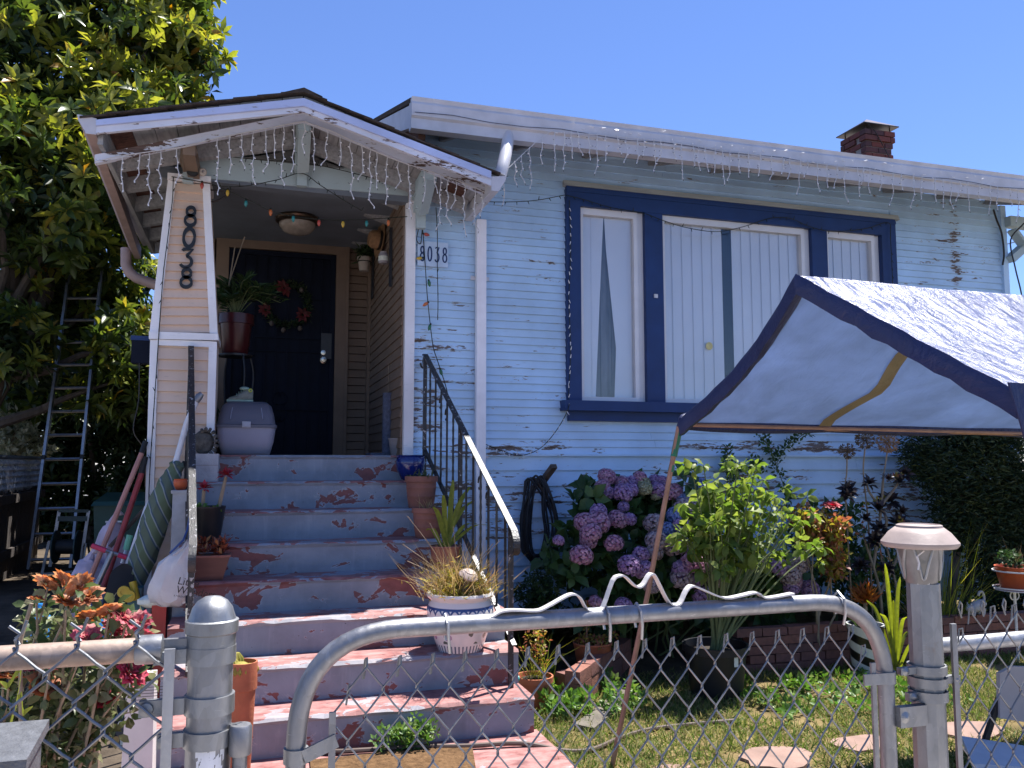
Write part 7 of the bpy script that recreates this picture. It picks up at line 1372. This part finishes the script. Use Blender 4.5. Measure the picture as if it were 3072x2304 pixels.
for (a, b2, dy) in (((3012, 2050), (2930, 2300), 0), ((2990, 2260), (3060, 2420), .05), ((3250, 2080), (3190, 2400), .0)):
    A2, B2 = q(*a, .02+dy), q(*b2, .02+dy); d3 = (B2-A2); f_ = (A2.z+.0)/max(.01, -d3.z); part(FC, 'leg', 'chair_black', True).beam(A2, A2+d3*f_, .025, .018, up=(0, 1, 0)).done()
# ================================================================ festive lights
M('cord_white', (.58, .58, .58), .5, .06, 20); M('bulb_white', (.74, .74, .74), .25, .05, 20); M('cord_green', (.008, .014, .010), .55, .2, 20)
def drop(par, u, v0, v1, Y):
    a, b_ = py(u, v0, Y), py(u+random.uniform(-6, 6), v1, Y); n = max(4, int((v1-v0)/18)); P = [a.lerp(b_, i/n)+Vector((random.uniform(-.009, .009), random.uniform(-.006, .006), 0))*(i > 0) for i in range(n+1)]; P[-1] += Vector((random.uniform(-.025, .025), 0, 0)); C_ = curve(P, 3); m = MB(); m.tube(C_, .0031, 5)
    for i in range(1, n+1):
        p = P[i]; d = Vector((random.choice((-1, 1))*random.uniform(.5, 1), random.uniform(-.6, 0), random.uniform(-.9, .4))).normalized() if i < n else Vector((random.uniform(-.4, .4), 0, -1)).normalized(); m.tube([p, p+d*.014], .0042, 6, 1); m.tube([p+d*.014, p+d*.03], [.0026, .0008], 5, 2)
    m.build('drop', ['cord_white', 'bulb_white', 'chair_black'], par)
ICG = thing('icicle_lights', 'white icicle light string hanging along the porch gable', 'string lights', (ap.x, YL, 3.6), 'white icicle light strings'); Yi = YL-.012
line = [(285, 488), (368, 470), (450, 458), (545, 444), (660, 415), (800, 388), (905, 368), (925, 372), (1000, 398), (1100, 446), (1200, 488), (1300, 520), (1400, 555), (1470, 588)]
part(ICG, 'cord', 'cord_white', True).tube(curve([py(u, v-3, Yi-.004) for u, v in line], 3), .0032, 6).done()
def yl(L, u):
    for (a, b_), (c_, d_) in zip(L, L[1:]):
        if a <= u <= c_: return b_+(d_-b_)*(u-a)/(c_-a)
    return L[-1][1]
for (u, v1) in ((368, 570), (420, 543), (447, 612), (482, 592), (530, 545), (652, 580), (690, 515), (725, 500), (760, 548), (797, 512), (825, 470), (850, 552), (882, 512), (912, 455), (942, 505), (983, 492), (1020, 492), (1052, 592), (1085, 535), (1112, 620), (1130, 560), (1162, 608), (1195, 562), (1226, 645), (1272, 600), (1302, 575), (1322, 685), (1345, 668), (1368, 622), (1395, 700), (1425, 688), (1447, 645)): drop(ICG, u, yl(line, u), v1, Yi)
ICM = thing('icicle_lights', 'white icicle light string hanging along the long main gutter', 'string lights', (4.3, GY, 3.9), 'white icicle light strings'); Ym = GY-.012
line2 = [(1500, 528), (1632, 408), (1700, 398), (2000, 425), (2300, 470), (2600, 510), (2900, 552), (3080, 580)]
part(ICM, 'cord', 'cord_white', True).tube(curve([py(u, v, -.72 if u < 1560 else Ym) for u, v in line2], 4), .0028, 6).done()
u = 1512
while u < 3070:
    v0 = yl(line2, u); drop(ICM, u, v0-6, v0+random.choice((62, 80, 95, 120, 140, 150))*(.62+.0001*(3070-u)), -.70 if u < 1560 else Ym); u += random.uniform(17, 40)
for k in range(46):
    u = 1660+k*30+random.uniform(-8, 8); p = py(u, yl(line2, u)-random.uniform(2, 30), GY-.012); part(ICM, 'bulb', 'bulb_white').tube([p, p+Vector((random.uniform(-.03, .03), -.004, random.uniform(-.012, .012)))], .0036, 5).done()
def minis(name, label, pts, Y, bulbs='bulb', spacing=22, mat='cord_green', off=None, group='dark mini light strings', bm='cord_green'):
    P = [py(p[0], p[1], p[2] if len(p) > 2 else Y) for p in pts]; C_ = curve(P, 6); T = thing(name, label, 'string lights', P[0], group); part(T, 'cord', mat, True).tube(C_, .0034, 5).done(); acc = 0
    for a, b_ in zip(C_, C_[1:]):
        acc += (b_-a).length/scl(a)
        if acc > spacing: acc = 0; d = Vector((random.uniform(-.6, .6), -.3, random.choice((-1, -1, 1)))).normalized(); part(T, 'bulb', bm).tube([b_, b_+d*.03], [.0042, .002], 5).done()
    return T
minis('mini_lights', 'dark mini light string draped across the porch beam to the window', [(596, 445), (640, 462), (760, 478), (900, 488, -.19), (1000, 505), (1120, 535), (1222, 560), (1300, 597), (1400, 602), (1500, 606), (1600, 602), (1694, 585)], -.13)
minis('mini_lights', 'dark mini light string swagged along the window head', [(1694, 585), (1750, 598), (1830, 622), (1930, 640), (1985, 660), (2060, 683), (2150, 695), (2230, 680), (2310, 655), (2370, 655), (2430, 680), (2500, 695), (2600, 685), (2665, 668), (2672, 720), (2678, 850)], -.075)
minis('mini_lights', 'dark mini light string swagged below the beam from column to bracket', [(634, 556), (720, 560), (830, 540), (905, 520), (960, 555), (1030, 600), (1085, 632)], -.14)
minis('mini_lights', 'white bulb mini light string running down the left window casing', [(1708, 600), (1712, 750), (1707, 900), (1712, 1050), (1706, 1180), (1705, 1225, -.13), (1670, 1290, -.06), (1620, 1345, -.05), (1560, 1366, -.05), (1500, 1350, -.05), (1450, 1330, -.05)], -.062, spacing=20, bm='bulb_white')
minis('mini_lights', 'dark mini light string running down the left edge of the column', [(520, 530), (517, 600), (505, 700), (490, 820), (478, 980), (470, 1100), (460, 1250), (450, 1400), (445, 1520)], -.10, spacing=42)
minis('mini_lights', 'dark cord hanging straight down the blue wall beside the plaque', [(1308, 622), (1312, 700), (1312, 800), (1314, 900), (1313, 960)], -.06, spacing=60)
def leafmat1(n, c): return M(n, c, .35, .1, 20)
for n_, c_ in (('c9_red', (.42, .06, .04)), ('c9_yellow', (.50, .33, .04)), ('c9_green', (.02, .14, .07)), ('c9_teal', (.02, .20, .20)), ('c9_orange', (.50, .13, .03))): M(n_, c_, .3, .1, 20, coat=.3)
def c9(label, pts, bulbs, Y):
    P = [py(p[0], p[1], p[2] if len(p) > 2 else Y) for p in pts]; T = thing('coloured_lights', label, 'string lights', P[0], 'coloured bulb strings'); part(T, 'cord', 'cord_green', True).tube(curve(P, 6), .0035, 5).done()
    for (u, v, mt, *dd) in bulbs:
        p = py(u, v, dd[0] if dd else Y); s = Vector((0, 0, -1)); ax_ = dd[1] if len(dd) > 1 else (0, 0, -1); part(T, 'bulb', mt, True).lathe([(.006, -.012), (.012, 0), (.0135, .012), (.010, .026), (.004, .036), (0, .038)], p, 10, ax=ax_).done(); part(T, 'socket', 'cord_green', True).lathe([(.007, -.022), (.009, -.008), (.0, -.006)], p, 8, ax=ax_).done()
c9('coloured bulb string sagging across the porch opening', [(515, 530), (600, 545), (634, 552), (683, 572), (750, 602), (820, 635), (900, 652), (1000, 660), (1100, 658), (1222, 650)], [(606, 552, 'c9_red'), (683, 574, 'c9_yellow'), (738, 606, 'c9_teal'), (812, 633, 'c9_orange'), (880, 652, 'c9_teal'), (957, 664, 'c9_red'), (1029, 668, 'c9_yellow'), (1100, 666, 'c9_teal'), (1165, 664, 'c9_orange')], -.12)
c9('coloured bulb string trailing down the blue wall to the railing', [(1265, 655), (1255, 690), (1250, 720), (1262, 730), (1268, 690), (1276, 800), (1283, 900), (1298, 1030), (1312, 1080), (1335, 1150), (1345, 1190)], [(1275, 702, 'c9_red', -.05, (1, 0, -.2)), (1262, 774, 'c9_yellow', -.05, (-1, 0, -.2)), (1287, 846, 'c9_green', -.05, (.2, 0, -1)), (1280, 910, 'c9_orange', -.05, (-.8, 0, -.6)), (1290, 978, 'c9_green', -.05, (-.3, 0, -1)), (1322, 1112, 'c9_green', -.05, (.3, 0, -1))], -.045)
# ---- security camera on the bracket, hook
p = py(578, 512, -.22); SCM = thing('security_camera', 'small black security camera on the porch bracket', 'camera', p); part(SCM, 'housing', 'chair_black', True).lathe([(0, -.03), (.034, -.03), (.040, -.02), (.040, .02), (.034, .03), (0, .03)], p, 20, ax=(.1, -1, -.2), sq=.35).done(); part(SCM, 'mount', 'chair_black').tube([p, p+Vector((-.01, .03, .06))], .012, 7).done()
p = py(608, 516, -.16); MS = thing('motion_sensor', 'small cream motion sensor beside the security camera', 'sensor', p); part(MS, 'shell', 'cream_pot', True).lathe([(0, -.012), (.026, -.012), (.03, 0), (.024, .014), (0, .016)], p, 16, ax=(.2, -1, -.3)).done(); part(MS, 'eye', 'grey_pot', True).ball(p+Vector((.003, -.016, -.002)), .009, 8).done()
PH = thing('plant_hook', 'black scrolled iron plant hook on the inner column face', 'hook', py(640, 620, -.0)); part(PH, 'scroll', 'iron', True).tube(curve([py(633, 605, .05), py(650, 603, .05), py(676, 590, .05), py(690, 582, .05), py(682, 575, .05), py(672, 582, .05)], 5), .007, 6).done(); part(PH, 'arm', 'iron', True).tube([py(632, 570, .05), py(690, 573, .05)], .005, 6).done()
# utility wires and drop cable at the right end
UW = thing('utility_wires', 'two thin overhead utility wires beyond the right house corner', 'wires', (9, 2, 4)); part(UW, 'wire', 'chair_black').tube([py(3012, 735, 3.0), py(3120, 705, 4.0)], .008, 5).done(); part(UW, 'wire', 'chair_black').tube([py(3012, 770, 3.0), py(3120, 748, 4.0)], .007, 5).done()
CB = thing('service_cable', 'black service cable dangling from the right eave corner', 'cable', (XR, -.08, 3.4)); part(CB, 'cable', 'chair_black', True).tube(curve([py(2980, 628, -.06), py(2990, 660, -.06), py(3005, 700, -.06), py(3012, 760, -.06), py(3008, 795, -.05)], 5), .009, 6).done(); part(CB, 'loose_end', 'chair_black', True).tube(curve([py(3072, 670, -.3), py(3032, 720, -.3), py(3045, 800, -.3), py(3062, 870, -.3), py(3072, 930, -.3)], 5), .007, 6).done()

m0, m1 = py(392, 1088, .1), py(452, 1014, .1); MBX = thing('mail_box', 'dark navy metal box fixed to the left side of the column', 'mailbox', (m1.x, .1, m0.z)); part(MBX, 'body', 'door_navy').box((m0.x, .1, m0.z), (m1.x+.06, .22, m1.z)).done(); part(MBX, 'lid', 'window_blue').box((m0.x-.006, .092, m1.z-.02), (m1.x+.06, .225, m1.z+.012)).done()
part(MBX, 'wire', 'iron', True).tube(curve([py(418, 1088, .1), py(416, 1200, .1), py(400, 1290, .1), py(430, 1340, .1)], 4), .004, 5).done()
